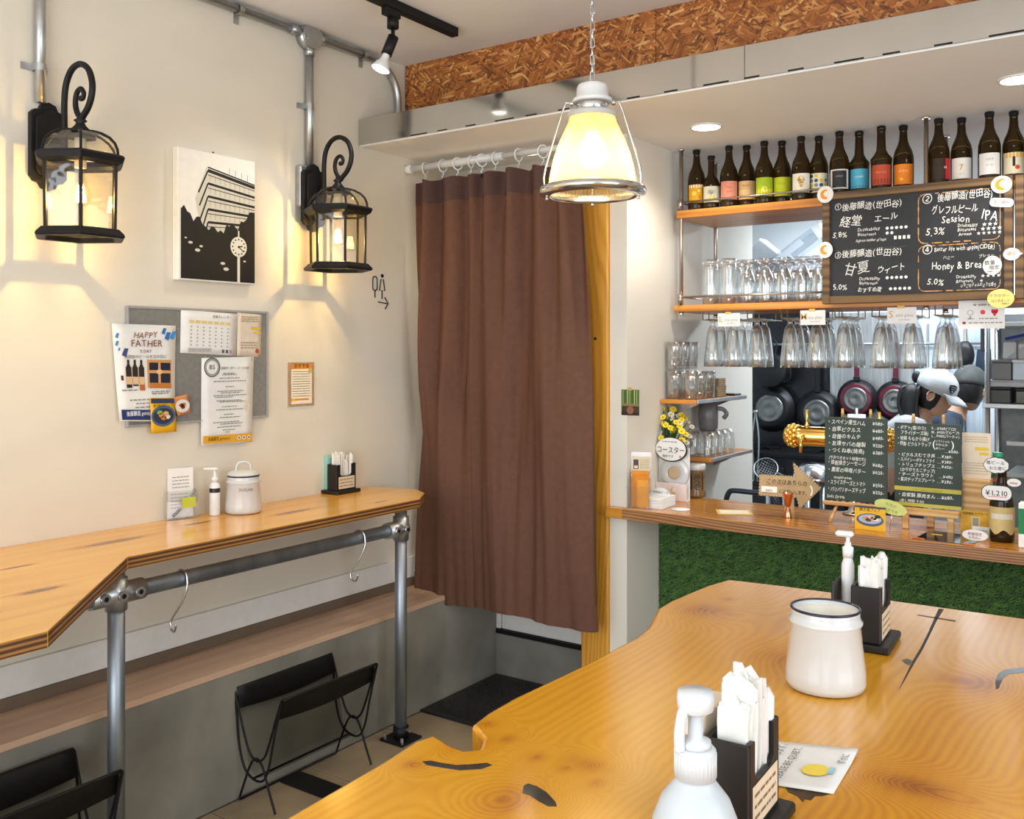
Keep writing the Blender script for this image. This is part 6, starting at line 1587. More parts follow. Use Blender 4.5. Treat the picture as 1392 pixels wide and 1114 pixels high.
# dark blue handrail-like chair back behind the counter
a0, a1 = at(986, 680, y=4.05), at(1058, 680, y=4.05)
t = thing('folding_chair', 'folding chair with dark blue tube back standing behind the counter', 'chair', ((a0.x+a1.x)/2, 4.05, 0))
hw = (a1.x-a0.x)/2; zt2 = at(1015, 669, y=4.05).z; TUBEB = mat('blue_black_tube', (.04, .055, .085), .3, .3)
MB().tube(smooth_path([(-hw, .0, .02), (-hw, .0, zt2-.16), (-hw, 0, zt2-.10), (-hw*.97, 0, zt2-.05), (-hw*.88, 0, zt2-.015), (-hw*.7, 0, zt2), (0, 0, zt2), (hw*.7, 0, zt2), (hw*.88, 0, zt2-.015), (hw*.97, 0, zt2-.05), (hw, 0, zt2-.10), (hw, 0, zt2-.16), (hw, 0, .02)], 4), .012, 10).build('back_frame', TUBEB, t)
MB().rbox(-hw*.95, -.004, zt2-.25, hw*.95, .010, zt2-.06, .003).build('backrest', BLACKP, t)
MB().rbox(-hw*.95, .01, .43, hw*.95, .37, .47, .008).build('seat', BLACKP, t)
for s in (-1, 1): MB().cyl((hw*.9*s, .36, .0), (hw*.9*s, .02, .62), .010, n=8).build('leg', TUBEB, t)
# hanging black ladle and blue-handled spatula
def utensil(px, ptop, pbot, y, label, colr, wide, hcol):
    a, b = at(px, ptop, y=y), at(px, pbot, y=y); L = a.z-b.z
    t = thing('ladle' if wide else 'spatula', label, 'utensil', (b.x, y, b.z))
    if wide:
        MB().sphere((0, 0, .085), .085, 16, 0, (.62, .35, 1.05)).build('bowl', colr, t); MB().rbox(-.010, -.006, .15, .010, .006, L, .003).build('handle', hcol, t)
    else:
        MB().prism([(-.05, 0), (.05, .02), (.045, .2), (-.03, .2)], -.003, .003, M=Matrix.Rotation(R(90), 4, 'X')).build('blade', colr, t); MB().rbox(-.012, -.008, .19, .012, .008, L, .003).build('handle', hcol, t)
    MB().tube([(0, 0, L-.01), (0, .02, L+.012), (0, 6.38-y, zr-b.z+.011)], .004, 6).build('hook', STEEL, t)
utensil(1312, 440, 502, 6.28, 'black ladle hanging at the right above the grey cap', BLACKP, True, STEEL)
utensil(1336, 440, 520, 6.31, 'dark spatula hanging beside the black ladle', mat('navy_nylon', (.02, .035, .06), .4), False, BLACKP)
# plastic jugs on a high shelf seen between the two shelf boards
YJ = 5.9
zj = kz(1060, 372, YJ)
xa, xb = kx(985, YJ), kx(1150, YJ)
t = thing('wire_shelf', 'high steel wire shelf at the back of the kitchen under the jugs', 'shelf', (0, YJ, zj))
for k in range(9): MB().cyl((xa, -.16+.05*k, 0), (xb, -.16+.05*k, 0), .004, n=6).build('wire', STEEL, t)
for x in (xa+.05, (xa+xb)/2, xb-.05): MB().cyl((x, -.16, -.006), (x, YB-YJ, -.006), .006, n=6).build('bracket', STEEL, t)
def jugprism(poly, d0, d1): return poly
c = at(1038, 338, y=YJ)
t = thing('plastic_jug', 'white plastic measuring jug lying tilted on the high wire shelf', 'jug', (c.x, YJ+.07, zj+.005), 0)
MB().plate([(-.15, .10), (-.03, .235), (.135, .09), (.05, .005), (-.02, .005)], -.06, .06).build('body', mat('jug_white', (.52, .54, .56), .35), t, bevel=.012)
MB().tube(smooth_path([(.07, -.02, .05), (.13, -.02, .03), (.16, -.02, .08), (.14, -.02, .12)], 4), .012, 8).build('handle', WPLAST, t)
c = at(1087, 330, y=YJ-.05)
t = thing('clear_pitcher', 'clear plastic pitcher with a lid lying tilted beside the white jug', 'jug', (c.x, YJ-.085, zj+.005))
MB().plate([(-.18, .06), (-.10, .01), (.16, .19), (.10, .26)], -.06, .06).build('body', glassmat('pitcher_plastic', (.80, .84, .88), .15, .5, .15), t, bevel=.008)
MB().plate([(.15, .18), (.19, .21), (.13, .29), (.09, .265)], -.065, .065).sphere((.19, 0, .25), .022, 10).build('lid', WPLAST, t)
MB().plate([(-.15, .06), (-.12, .035), (.06, .16), (.03, .19)], -.062, -.0605).build('scale_print', ink('c8ced6'), t)
# steel shelf rack with containers at the right
YR = 4.93
xa = kx(1336, YR); xb = xa+.75
z1, z2, z3 = kz(1360, 549, YR), kz(1380, 600, YR), kz(1380, 643, YR); z0 = kz(1360, 438, YR)
t = thing('shelf_rack', 'steel kitchen shelf rack with food containers at the right', 'rack', (xa, YR, 0))
for x in (.02, .73):
    for y in (.0, .34): MB().cyl((x, y, 0), (x, y, z0+.05), .012, n=10).build('post', STEEL, t)
for z in (z0, z1, z2, z3, .35): MB().rbox(.0 if z >= z1 else .10, -.015, z-.022, .75, .355, z, .003).build('shelf', mat('rack_shelf', (.55, .57, .58), .35, .4), t)
MB().rbox(.0, .36, .0, .75, .37, z0+.05, .002).build('back_sheet', mat('rack_back', (.30, .32, .32), .5, .2, var=.1), t)
rg = random.Random(21)
def tub(name, x, z, w_, d_, h, m, label, lidm=None, cat='container'):
    t = thing(name, label, cat, (xa+x, YR+.02, z+.0005))
    MB().rbox(-w_/2, 0, 0, w_/2, d_, h*.86, .004).build('body', m, t); MB().rbox(-w_/2-.004, -.004, h*.86, w_/2+.004, d_+.004, h, .004).build('lid', lidm or m, t); return t
DK = mat('dark_tub', (.04, .042, .04), .4); PALEB = mat('pale_blue_box', (.55, .66, .74), .4); WH = WPLAST; AMB = mat('olive_jar', (.07, .065, .035), .25)
tub('food_box', .065, z1, .10, .2, .075, DK, 'black food box at left end of the rack shelf under the grey tray', BLACKP)
tub('food_box', .20, z1, .13, .2, .07, AMB, 'dark olive food box on the rack shelf beside the black box', BLACKP)
tub('food_tray', .125, z1+.0765, .22, .2, .032, mat('grey_tray', (.42, .43, .45), .4), 'grey plastic tray across the two dark boxes on the rack')
tub('food_box', .075, z1+.1095, .085, .18, .095, mat('grey_tub', (.16, .165, .16), .4), 'dark grey tall box on the grey tray at left end')
tub('food_box', .19, z1+.1095, .135, .18, .095, PALEB, 'pale blue box on the grey tray next to dark grey box', WH)
for k in range(4): tub('food_box', .34, z1+.0006+.052*k, .12, .2, .050, DK, 'dark stacked food box on rack, '+('bottom', 'second', 'third', 'top')[k]+' of the stack of four', BLACKP)
t = thing('zip_bag', 'clear zip bag of red and white packets with blue seal on the rack', 'bag', (xa+.20, YR+.06, z1+.2060)); t.scale = (1, 1, .84)
mb = MB(); n = 8; vs = []
for j in range(n+1):
    for i in range(n+1):
        u, v = i/n-.5, j/n; wd_ = .30*(1-.25*v); vs.append((u*wd_+.06*v, -.05*math.cos(u*PI)*(1-v*.8), .004+.15*v-.05*v*(u < 0)*abs(u)))
mb.add(vs, [(j*(n+1)+i, j*(n+1)+i+1, (j+1)*(n+1)+i+1, (j+1)*(n+1)+i) for j in range(n) for i in range(n)], 0, True).build('film', glassmat('bag_film', (.9, .92, .93), .15, .4, .2), t)
for k, c in enumerate(('c9ced2', 'd8dadc', 'b83a3a', 'd6d2cc')): MB().rbox(-.12+.062*k, -.02, .002, -.065+.062*k, .03, .10-.01*k, .006).build('packet', ink(c), t)
MB().tube([(-.11, -.02, .115), (-.02, -.02, .140), (.10, -.02, .155), (.17, -.02, .155)], .008, 8).build('zip_seal', ink('2b3a9a'), t)
tub('food_box', .33, z2, .16, .2, .085, AMB, 'olive food box on the middle rack shelf', BLACKP)
tub('bottle_jar', .26, z3, .10, .12, .10, BLACKP, 'black square jar on the lower rack shelf'); tub('bottle_jar', .42, z3, .10, .12, .08, DK, 'second shorter dark jar on the lower rack shelf')
c = at(1384, 583, y=YR-.10)
t = thing('hanging_notice', 'white notice card hanging askew before the rack at the right edge', 'notice', (xa+.33, YR-.03, z2+.02), 0, rot=(0, R(22), 0))
MB().plate([(-.09, 0), (.13, 0), (.13, .16), (-.09, .16)], -.002, 0).build('card', PAPER, t)
pr = Print(-.0026); pr.disc(-.02, .10, .012, 'd8384a'); pr.ring(-.05, .1, .014, .003, '8a8a8a'); pr.rect(-.07, .03, -.05, .038, '8a2a3a'); pr.greek(-.04, .1, .03, .005, '9a9a9a', 2); pr.build(t)

# beer bottles with price bubbles standing on the counter
def counter_bottle(px, py, y, label, colr, labelc, capc, h):
    x = at(px, py, y=y).x
    t = thing('beer_bottle', label, 'bottle', (x, y, ZCT+.0005))
    k = h/.262
    MB().lathe([(a, b*k) for a, b in [(.0001, .004), (.033, 0), (.038, .004), (.0385, .02), (.0385, .125), (.035, .145), (.026, .168), (.0185, .19), (.0155, .21), (.0142, .246), (.0160, .247), (.0160, .258), (.0145, .262)]], 28, cap0=False).build('glass', colr, t)
    MB().lathe([(.0168, .250*k), (.0170, .262*k), (.0145, .2645*k), (.0001, .265*k)], 18, cap0=False).build('cap', capc, t)
    fc = math.atan2(-y, -x); r = .0389; mb = MB(); n = 16; vs = []
    for i in range(n+1):
        g = fc-1.5+3.0*i/n; vs += [(r*math.cos(g), r*math.sin(g), (.034+.008*math.sin(i*.9))*k), (r*math.cos(g), r*math.sin(g), (.118)*k)]
    mb.add(vs, [(2*i, 2*i+2, 2*i+3, 2*i+1) for i in range(n)], 0, True).build('paper_label', labelc, t)
    pr = Print(-.0004)
    for i in range(6): pr.rect(-.036+.012*i, .078*k, -.024+.012*i, .096*k, 'd9d6cc')
    pr.build(t, bend=(r, fc)); return t
counter_bottle(1362, 728, 3.56, 'brown beer bottle with tan label and price bubble on the counter', BROWNG, mat('tan_label', 'c6b27a', .6), mat('cap_cream', 'd8d2a0', .4), .262)
tg = counter_bottle(1356, 715, 3.775, 'green-capped bottle with red neck band behind the brown bottle on the counter', mat('green_bottle', (.03, .10, .06), .1, trans=.2), mat('teal_label', '2e8a72', .6), mat('cap_green', '2a9a6a', .4), .275)
MB().lathe([(.0265, .176), (.0215, .190)], 20, cap0=False, cap1=False).build('neck_band', ink('b8362e'), tg)
def bubble(px0, py0, px1, py1, y, label, poly, txts, edge=True):
    t_, hw, h, pr = frontpanel('speech_bubble', label, 'bubble', px0, py0, px1, py1, y, PAPER, .0015, 0, None, poly)
    if edge:
        o = [(p[0]*1.06, h/2+(p[1]-h/2)*1.08) for p in poly(hw, h)]; MB().plate(o, .0001, .0016).build('black_edge', BLACKP, t_)
    for (s, u, v, k, c) in txts: pr.text(s, u*hw, v*h, k*h, c, 'c', .3, maxw=hw*1.7)
    MB().cyl((0, .0016, h*.2), (0, .03, h*.1), .0015, n=6).build('wire', CHROME, t_)
    return t_, hw, h, pr
def cloud(hw, h):
    return [(hw*.92*math.cos(2*PI*k/72)*(1+.06*abs(math.sin(4.5*2*PI*k/72))), h/2+h*.44*math.sin(2*PI*k/72)*(1+.09*abs(math.sin(4.5*2*PI*k/72)))) for k in range(72)]
_, hw, h, pr = bubble(1337, 622, 1372, 644, 3.51, 'cloud-shaped white speech bubble above the price bubble', cloud, [('瓶ビール', -.05, .56, .26, '222222'), ('お土産に', .1, .24, .24, '222222')]); pr.build(_)
_, hw, h, pr = bubble(1335, 661, 1375, 680, 3.505, 'white speech bubble with the price of the bottled beer', lambda hw, h: rrect(-hw, 0, hw, h, h*.45), [('¥1,210', 0, .32, .52, '2a2a2a')]); pr.line([(-hw*.6, h*.22), (hw*.7, h*.24)], h*.05, 'd87a8a'); pr.build(_)
_, hw, h, pr = bubble(1369, 651, 1388, 662, 3.50, 'small white oval bubble in red at right of the cloud bubble', ellip, [('new', 0, .32, .5, 'b03a3a')]); pr.build(_)

# ------------------------------------------------------------------ people
def skinned(name, joints, edges, m, parent, sub=2, root=0):
    me = bpy.data.meshes.new(name); me.from_pydata([j[:3] for j in joints], edges, []); me.materials.append(m)
    o = bpy.data.objects.new(name, me); col.objects.link(o); o.parent = parent
    sk = o.modifiers.new('skin', 'SKIN'); sk.use_smooth_shade = True
    lay = me.skin_vertices[0] if me.skin_vertices else None
    if lay is None:
        bm = bmesh.new(); bm.from_mesh(me); bm.verts.layers.skin.verify(); bm.to_mesh(me); bm.free(); lay = me.skin_vertices[0]
    for i, j in enumerate(joints):
        lay.data[i].radius = (j[3], j[4] if len(j) > 4 else j[3]); lay.data[i].use_root = (i == root)
    s_ = o.modifiers.new('sub', 'SUBSURF'); s_.levels = sub; s_.render_levels = sub
    return o
def hand(parent, wrist, dirv, m, side):
    """palm with four unequal fingers curled and a thumb off its side"""
    d = Vector(dirv).normalized(); up = Vector((0, 0, 1)); sd = d.cross(up).normalized()*side; nn = d.cross(sd).normalized()
    W = Vector(wrist); J = [(*W, .022, .016), (*(W+d*.045), .034, .014), (*(W+d*.085), .036, .013)]; E = [(0, 1), (1, 2)]
    h_ = skinned('hand', J, E, m, parent, 2)
    for k, L in enumerate((.066, .076, .072, .056)):
        b = W+d*.078+sd*(-.027+.018*k); q = b+d*L*.5+nn*.006; r_ = b+d*L*.85+nn*.026; s_ = b+d*L*.8+nn*.045
        skinned('finger', [(*b, .009), (*q, .0085), (*r_, .008), (*s_, .007)], [(0, 1), (1, 2), (2, 3)], m, h_, 1)
    b = W+d*.030-sd*.026; skinned('thumb', [(*b, .0115), (*(b-sd*.022+d*.026+nn*.01), .0105), (*(b-sd*.026+d*.052+nn*.026), .009)], [(0, 1), (1, 2)], m, h_, 1)
def person(name, label, loc, rz, shirt, trousers, capm, head_tilt, hair_style, emblem, k=1.0, turn=0, skin=SKIN):
    """local +X is the way the body faces; bent over a worktop"""
    t = thing(name, label, 'person', loc, rz); t.scale = (k, k, k)
    hip = .84; ch = Vector((.20, 0, 1.12)); nk = Vector((.285, 0, 1.235)); hd = Vector((.345, 0, 1.345))
    J = [(0, 0, hip, .12, .15), (.09, 0, .98, .11, .145), (ch.x, 0, ch.z, .115, .165), (.255, 0, 1.19, .075, .10), (nk.x, 0, nk.z, .052, .055), (.305, 0, 1.275, .048, .05)]
    E = [(0, 1), (1, 2), (2, 3), (3, 4), (4, 5)]
    for s in (-1, 1):
        n = len(J)
        J += [(.215, .155*s, 1.165, .062, .062), (.30, .215*s, .97, .046, .046), (.42, .16*s, .93, .038, .038), (.50, .12*s, .925, .028, .028)]
        E += [(2, n), (n, n+1), (n+1, n+2), (n+2, n+3)]
        n = len(J)
        J += [(0, .085*s, .74, .085, .085), (.02, .10*s, .44, .060, .060), (-.02, .10*s, .09, .042, .042), (.09, .105*s, .035, .038, .03)]
        E += [(0, n), (n, n+1), (n+1, n+2), (n+2, n+3)]
    body = skinned('body', J, E, skin, t)
    # clothes follow the body a little outside it
    Js = [(0, 0, hip-.03, .135, .165), (.09, 0, .98, .124, .16), (ch.x, 0, ch.z, .127, .18), (.262, 0, 1.195, .075, .10)]; Es = [(0, 1), (1, 2), (2, 3)]
    for s in (-1, 1):
        n = len(Js); Js += [(.215, .16*s, 1.165, .075, .075), (.285, .212*s, 1.0, .062, .062)]; Es += [(2, n), (n, n+1)]
    skinned('shirt', Js, Es, shirt, t)
    Jt = [(0, 0, hip, .13, .16)]; Et = []
    for s in (-1, 1):
        n = len(Jt); Jt += [(0, .088*s, .72, .098, .098), (.02, .10*s, .44, .078, .078), (-.015, .10*s, .10, .066, .066)]; Et += [(0, n), (n, n+1), (n+1, n+2)]
    skinned('trousers', Jt, Et, trousers, t)
    for s in (-1, 1):
        hand(t, (.505, .118*s, .925), (1, -.25*s, -.2), skin, s)
        MB().sphere((.055, .105*s, .04), .05, 14, 0, (2.3, .95, .8)).build('shoe', BLACKP, t)
    # head, in its own frame: +x face, +z crown
    M = Matrix.Translation(hd) @ Matrix.Rotation(turn, 4, 'Z') @ Matrix.Rotation(head_tilt, 4, 'Y')
    prof = [(-.112, .012, .03), (-.105, .034, .028), (-.085, .05, .02), (-.055, .062, .012), (-.02, .070, .004), (.02, .0745, -.004), (.055, .072, -.008), (.085, .058, -.008), (.105, .034, -.006), (.113, .008, -.004)]
    mb = MB(); n = 28; vs = []
    for z, r, dx in prof:
        for i in range(n):
            g = 2*PI*i/n; cx, sy = math.cos(g), math.sin(g)
            fx = r*1.22*cx+dx; fy = r*sy
            if cx > .82 and -.045 < z < .012: fx += .020*(cx-.82)/.18*(1-abs(z+.022)/.034)      # nose
            if cx > .6 and .0 < z < .03: fx -= .006*(1-abs(sy))                                   # eye hollows
            if cx > .8 and -.075 < z < -.055: fx += .004                                         # lips
            vs.append((fx, fy, z))
    fs = [(j*n+i, j*n+(i+1) % n, (j+1)*n+(i+1) % n, (j+1)*n+i) for j in range(len(prof)-1) for i in range(n)]+[tuple(range(n))[::-1], tuple((len(prof)-1)*n+i for i in range(n))]
    ho = mb.add(vs, fs, 0, True, M).build('head', skin, t); s_ = ho.modifiers.new('sub', 'SUBSURF'); s_.levels = 2; s_.render_levels = 2
    for s in (-1, 1):
        mb = MB(); mb.sphere((.076, .029*s, .012), .0095, 10, 0, (.7, 1.3, .7)).sphere((.0815, .029*s, .012), .0052, 8, 1, (.6, 1, 1)); mb.v = [tuple(M @ Vector(v)) for v in mb.v]; mb.build('eye', [PAPER, HAIR], ho)
        mb = MB(); mb.sphere((.0, 0, 0), .030, 12, 0, (.75, .28, 1.1)).tube([(.018*math.cos(a), .006*s, .028*math.sin(a)) for a in [R(-80+20*q) for q in range(14)]], .005, 6)
        mb.v = [tuple(M @ (Vector(v)+Vector((-.008, .079*s, -.005)))) for v in mb.v]; mb.build('ear', skin, ho)
    mb = MB(); mb.sphere((.089, 0, -.066), .011, 10, 0, (.5, 1.7, .45)); mb.v = [tuple(M @ Vector(v)) for v in mb.v]; mb.build('mouth', mat('lips', (.40, .14, .11), .5), ho)
    # hair: shell over back and sides, ending in tail if any
    mb = MB(); n = 26; vs = []; pr_ = [(-.085, .052), (-.05, .072), (-.01, .082), (.03, .086), (.065, .080), (.095, .056), (.118, .004)]
    for z, r in pr_:
        for i in range(n+1):
            g = R(58)+(2*PI-R(116))*i/n; wv = 1+.02*math.sin(i*4.1); vs.append((r*1.14*math.cos(g)*wv-.010, r*1.02*math.sin(g)*wv, z))
    mb.add(vs, [(j*(n+1)+i, j*(n+1)+i+1, (j+1)*(n+1)+i+1, (j+1)*(n+1)+i) for j in range(len(pr_)-1) for i in range(n)], 0, True, M)
    mb.sphere(M @ Vector((-.010, 0, .035)), .080, 16)
    hr = mb.build('hair', HAIR, t); 
    if hair_style == 'tail':
        base = Vector((-.115, 0, .025)); Mi = M
        def W(v): return Mi @ Vector(v)
        b0 = W((-.085, 0, .04)); b1 = W((-.125, 0, .055))
        mb = MB(); mb.sphere(b1, .026, 12, 0, (1, .9, 1.35)); mb.build('hair_bun', HAIR, hr)
        p0 = W((-.095, -.02, .0)); D = [p0, p0+Vector((-.030, -.03, -.01)), p0+Vector((-.045, -.045, -.08)), p0+Vector((-.030, -.05, -.15)), p0+Vector((.005, -.05, -.215))]
        skinned('ponytail', [(*D[0], .040), (*D[1], .056), (*D[2], .060), (*D[3], .046), (*D[4], .018)], [(0, 1), (1, 2), (2, 3), (3, 4)], HAIR, hr)
        for q in range(26):
            o_ = Vector((.024*math.sin(q*2.1), .024*math.cos(q*2.1), .008*math.sin(q*5))); MB().tube(smooth_path([D[0]+o_*1.2, D[1]+o_*2.0, D[2]+o_*2.15, D[3]+o_*1.75, D[4]+o_*.7+Vector((0, 0, -.02-.02*math.sin(q*3.3)))], 4), .0090, 5).build('hair_strand', HAIR, hr)
    # cap with six panels, brim and button
    capo = MB(); n = 36; vs = []; pc = [(.020, .091, 1.17), (.045, .095, 1.16), (.080, .095, 1.14), (.112, .082, 1.12), (.138, .056, 1.1), (.152, .022, 1.1), (.155, .002, 1)]
    for z, r, ex in pc:
        for i in range(n): g = 2*PI*i/n; rr = r*(1-.022*(abs(math.sin(3*g)) < .18)); vs.append((rr*ex*math.cos(g)-.006, rr*math.sin(g), z+.006*math.cos(g)*-1))
    capo.add(vs, [(j*n+i, j*n+(i+1) % n, (j+1)*n+(i+1) % n, (j+1)*n+i) for j in range(len(pc)-1) for i in range(n)], 0, True, M)
    cp_ = capo.build('cap', capm, t); s_ = cp_.modifiers.new('s', 'SOLIDIFY'); s_.thickness = .003
    mb = MB(); vs = []
    for j in range(5):
        v = j/4
        for i in range(15):
            g = R(-62+124*i/14); r0 = .0905; vs.append((r0*1.15*math.cos(g)-.006+.075*v*math.cos(g)**.6, r0*math.sin(g)*(1-.12*v), .030-.030*v*v-.02*math.sin(g)**2*v))
    mb.add(vs, [(j*15+i, j*15+i+1, (j+1)*15+i+1, (j+1)*15+i) for j in range(4) for i in range(14)], 0, True, M)
    br = mb.build('brim', capm, cp_); s_ = br.modifiers.new('s', 'SOLIDIFY'); s_.thickness = .004
    mb = MB(); mb.sphere(M @ Vector((-.006, 0, .156)), .008, 8); mb.build('button', capm, cp_)
    if emblem:
        mb = MB(); sh = [(-.020, .018), (0, .024), (.020, .018), (.020, -.002), (.010, -.018), (0, -.028), (-.010, -.018), (-.020, -.002)]
        def cw(u, v, o): g = math.pi*-.23+u/.09; r = .0975+o-.10*max(0, v+.01)**1.0*.35; return M @ Vector((r*1.14*math.cos(g)-.006, r*math.sin(g), .070+v))
        mb.add([cw(u, v, .0035) for u, v in sh]+[cw(0, 0, .0045)], [(i, (i+1) % 8, 8)[::-1] for i in range(8)]).build('emblem', [mat('emblem_navy', (.03, .035, .06), .6)], cp_)
        mb = MB()
        for (a, b, c, d_) in ((-.013, .012, .013, .009), (-.010, .0, .010, -.003), (-.004, -.010, .004, -.018)): mb.add([cw(a, b, .0058), cw(c, b, .0058), cw(c, d_, .0058), cw(a, d_, .0058)], [(0, 3, 2, 1)])
        mb.build('emblem_marks', PAPER, cp_)
    return t
WCAP = mat('white_cap', (.58, .60, .62), .8, bump=.2, bscale=400); GCAP = mat('grey_cap', (.085, .09, .085), .85, var=.15); GSH = mat('grey_shirt', (.42, .42, .42), .85, bump=.3, bscale=60)
NAVY = mat('navy_jacket', (.035, .05, .075), .7, var=.2, bump=.3, bscale=40); DARK = mat('dark_trousers', (.03, .03, .035), .85)
# the heads stand where the photograph shows them
h1 = at(1271, 537, y=5.50); k1 = h1.z/1.345
rz1 = R(8)
lx, ly = .345*k1*math.cos(rz1), .345*k1*math.sin(rz1)
person('person', 'person in white cap and black ponytail bending over work in the kitchen', (h1.x-lx, 5.50-ly, h1.z-1.345*k1), rz1, GSH, DARK, WCAP, R(22), 'tail', True, k1, R(-6))
h2 = at(1318, 532, y=6.08); k2 = h2.z/1.345; rz2 = R(10)
lx, ly = .345*k2*math.cos(rz2), .345*k2*math.sin(rz2)
p2 = person('person', 'person in dark grey cap and navy jacket turned away behind the white cap', (h2.x-lx, 6.08-ly, h2.z-1.345*k2), rz2, NAVY, DARK, GCAP, R(14), 'short', False, k2, R(75))
# ------------------------------------------------------------------ slab table in the foreground
ZT = .97
def tp_(px, py): p = at(px, py, z=ZT); return (p.x, p.y)
def kn(px, py, rx, ry, a): p = tp_(px, py); return (p[0], p[1], rx, ry, a)
SLAB = woodmat('slab_wood', [(.05, '9a5808'), (.30, 'c8830e'), (.50, 'd99a1a'), (.72, 'e2a82e'), (.95, 'eab648')], 'Y', 62, .20, coat=.5, warp=.7, fine=.22, bump=.05, wscale=.9, bandw=.135, patch=.5, base=.30, corew=-.30,
               knots=(kn(690, 1090, .07, .09, -.22), kn(640, 1010, .05, .06, .20), kn(1245, 1070, .10, .05, .17), kn(960, 830, .10, .10, .14), kn(800, 1040, .06, .04, -.12), kn(1330, 930, .08, .10, -.10), kn(1090, 900, .12, .09, .06), kn(660, 985, .028, .03, .16), kn(690, 1005, .022, .03, -.16), kn(730, 1030, .024, .03, .18), kn(770, 1045, .022, .025, -.16), kn(810, 1065, .02, .03, .14), kn(560, 1040, .03, .03, .12), kn(990, 815, .03, .03, .14)))
left = [(440, 1082), (520, 1036), (565, 1007), (590, 999), (600, 1005), (612, 1013), (632, 1020), (652, 1018), (657, 1004), (648, 993), (641, 986), (665, 968), (700, 948), (760, 920), (800, 901), (830, 885), (862, 868), (880, 855), (888, 840), (895, 827), (912, 817), (935, 807), (962, 796), (990, 788), (1060, 796), (1180, 812), (1392, 841)]
poly = [(-.905, .12), (-.93, .45), (-.915, .68), tp_(385, 1114)]+[tp_(*p) for p in left]
p = at(1392, 841, z=ZT)
poly += [(.02, p.y+.01), (.10, 2.18), (.13, 1.9), (.12, 1.4), (.14, .9), (.11, .4), (.08, .12)]
t = thing('slab_table', 'thick honey-coloured live-edge slab table filling the foreground', 'table', (0, 0, 0))
MB().prism(poly, ZT-.062, ZT, 0).build('tabletop', SLAB, t, bevel=.006)
RESIN = mat('dark_resin', (.055, .050, .040), .08, var=.5, scale=14, coat=.6)
def inlay(name, pts, m=RESIN, z=.0006):
    MB().prism([tp_(*p) for p in pts], ZT-.002, ZT+z).build(name, m, t)
inlay('resin_fill', [(574, 1036), (585, 1035), (600, 1038), (620, 1041), (640, 1040), (662, 1038), (669, 1041), (655, 1046), (625, 1048), (598, 1044), (580, 1041)])
inlay('resin_fill', [(712, 1069), (718, 1066), (730, 1070), (743, 1078), (755, 1091), (757, 1097), (745, 1097), (732, 1090), (720, 1082), (710, 1079)])
inlay('resin_fill', [(1354, 938), (1353, 928), (1357, 917), (1366, 911), (1392, 908), (1400, 909), (1400, 917), (1392, 915), (1372, 917), (1364, 922), (1360, 930), (1358, 936)])
inlay('resin_fill', [(1226, 898), (1233, 896), (1240, 899), (1236, 905), (1230, 902)])
inlay('bark_pocket', [(1066, 1068), (1080, 1072), (1110, 1078), (1128, 1080), (1118, 1083), (1108, 1083), (1102, 1089), (1095, 1087), (1091, 1091), (1084, 1083), (1072, 1078)], mat('bark', (.06, .032, .014), .7, var=.5, scale=90))
inlay('crack', [(1276, 828), (1283, 829), (1274, 843), (1262, 868), (1254, 884), (1243, 902), (1230, 925), (1222, 938), (1240, 900), (1251, 882), (1260, 864)], mat('crack_black', (.015, .010, .006), .5), .0004)
inlay('staple_inlay', [(1247, 837), (1248, 836), (1299, 844), (1299, 846)], mat('inlay_brown', (.09, .04, .015), .4), .0004)
# raised polished burr lumps round the knots
mb = MB(); rg = random.Random(6)
# steel trestle below
for y in (.55, 1.95):
    MB().rbox(-.60, y-.04, .012, -.52, y+.04, ZT-.0625, .004).build('leg', BLACKM, t); MB().rbox(-.22, y-.04, .012, -.14, y+.04, ZT-.0625, .004).build('leg', BLACKM, t)
    MB().rbox(-.82, y-.045, .0005, .02, y+.045, .012, .003).build('foot_bar', BLACKM, t)

# ------------------------------------------------------------------ things on the table
p = at(1122, 934, z=ZT); canister((p.x, p.y, ZT+.0008), 'open white enamel canister with navy rim on the slab table', False, R(10))
RB = at(1197, 889, z=ZT); RBL = (RB.x, RB.y, ZT+.0012)
cutlery_box(RBL, R(4), 'black cutlery box behind the open canister on the slab table', True)
tissues(RBL, R(4), 9, .158, 'white paper napkins in the cutlery box behind the open canister', 5)
FBL = (-.398, 1.047, ZT+.0012)
cutlery_box(FBL, R(2), 'black cutlery box nearest the camera beside the white soap dispenser', True)
tissues(FBL, R(2), 10, .170, 'white paper napkins in the cutlery box beside the soap dispenser', 8)
o = MB().rbox(-.0845, .010, .0145, -.060, .105, .140, .0015).build('menu_cards', CREAM, None, FBL, (0, 0, R(2))); tag(o, 'cream menu cards in the slot of the nearest cutlery box', 'cards')
def wrapped(base, rz, x, y, top, label, lean):
    """rolled wet towel in its film, rounded end up"""
    t = thing('wrapped_towel', label, 'towel', base, rz)
    MB().tube([(x, y, .016), (x+lean[0]*.5, y+lean[1]*.5, top*.55), (x+lean[0], y+lean[1], top-.012), (x+lean[0]*1.05, y+lean[1]*1.05, top)], .012, 10, radii=[.011, .0125, .012, .005]).build('roll', WPLAST, t)
wrapped(RBL, R(4), -.020, .098, .172, 'white wrapped towel roll in the cutlery box behind the canister', (.004, .010))
wrapped((BX[0]+.01, BX[1]-.005, BX[2]), 0, -.022, .098, .165, 'white wrapped towel roll standing in the wall bar cutlery box', (.003, .004))
wrapped(FBL, R(2), -.018, .098, .160, 'white wrapped towel roll at the back of the nearest cutlery box', (.004, .003))
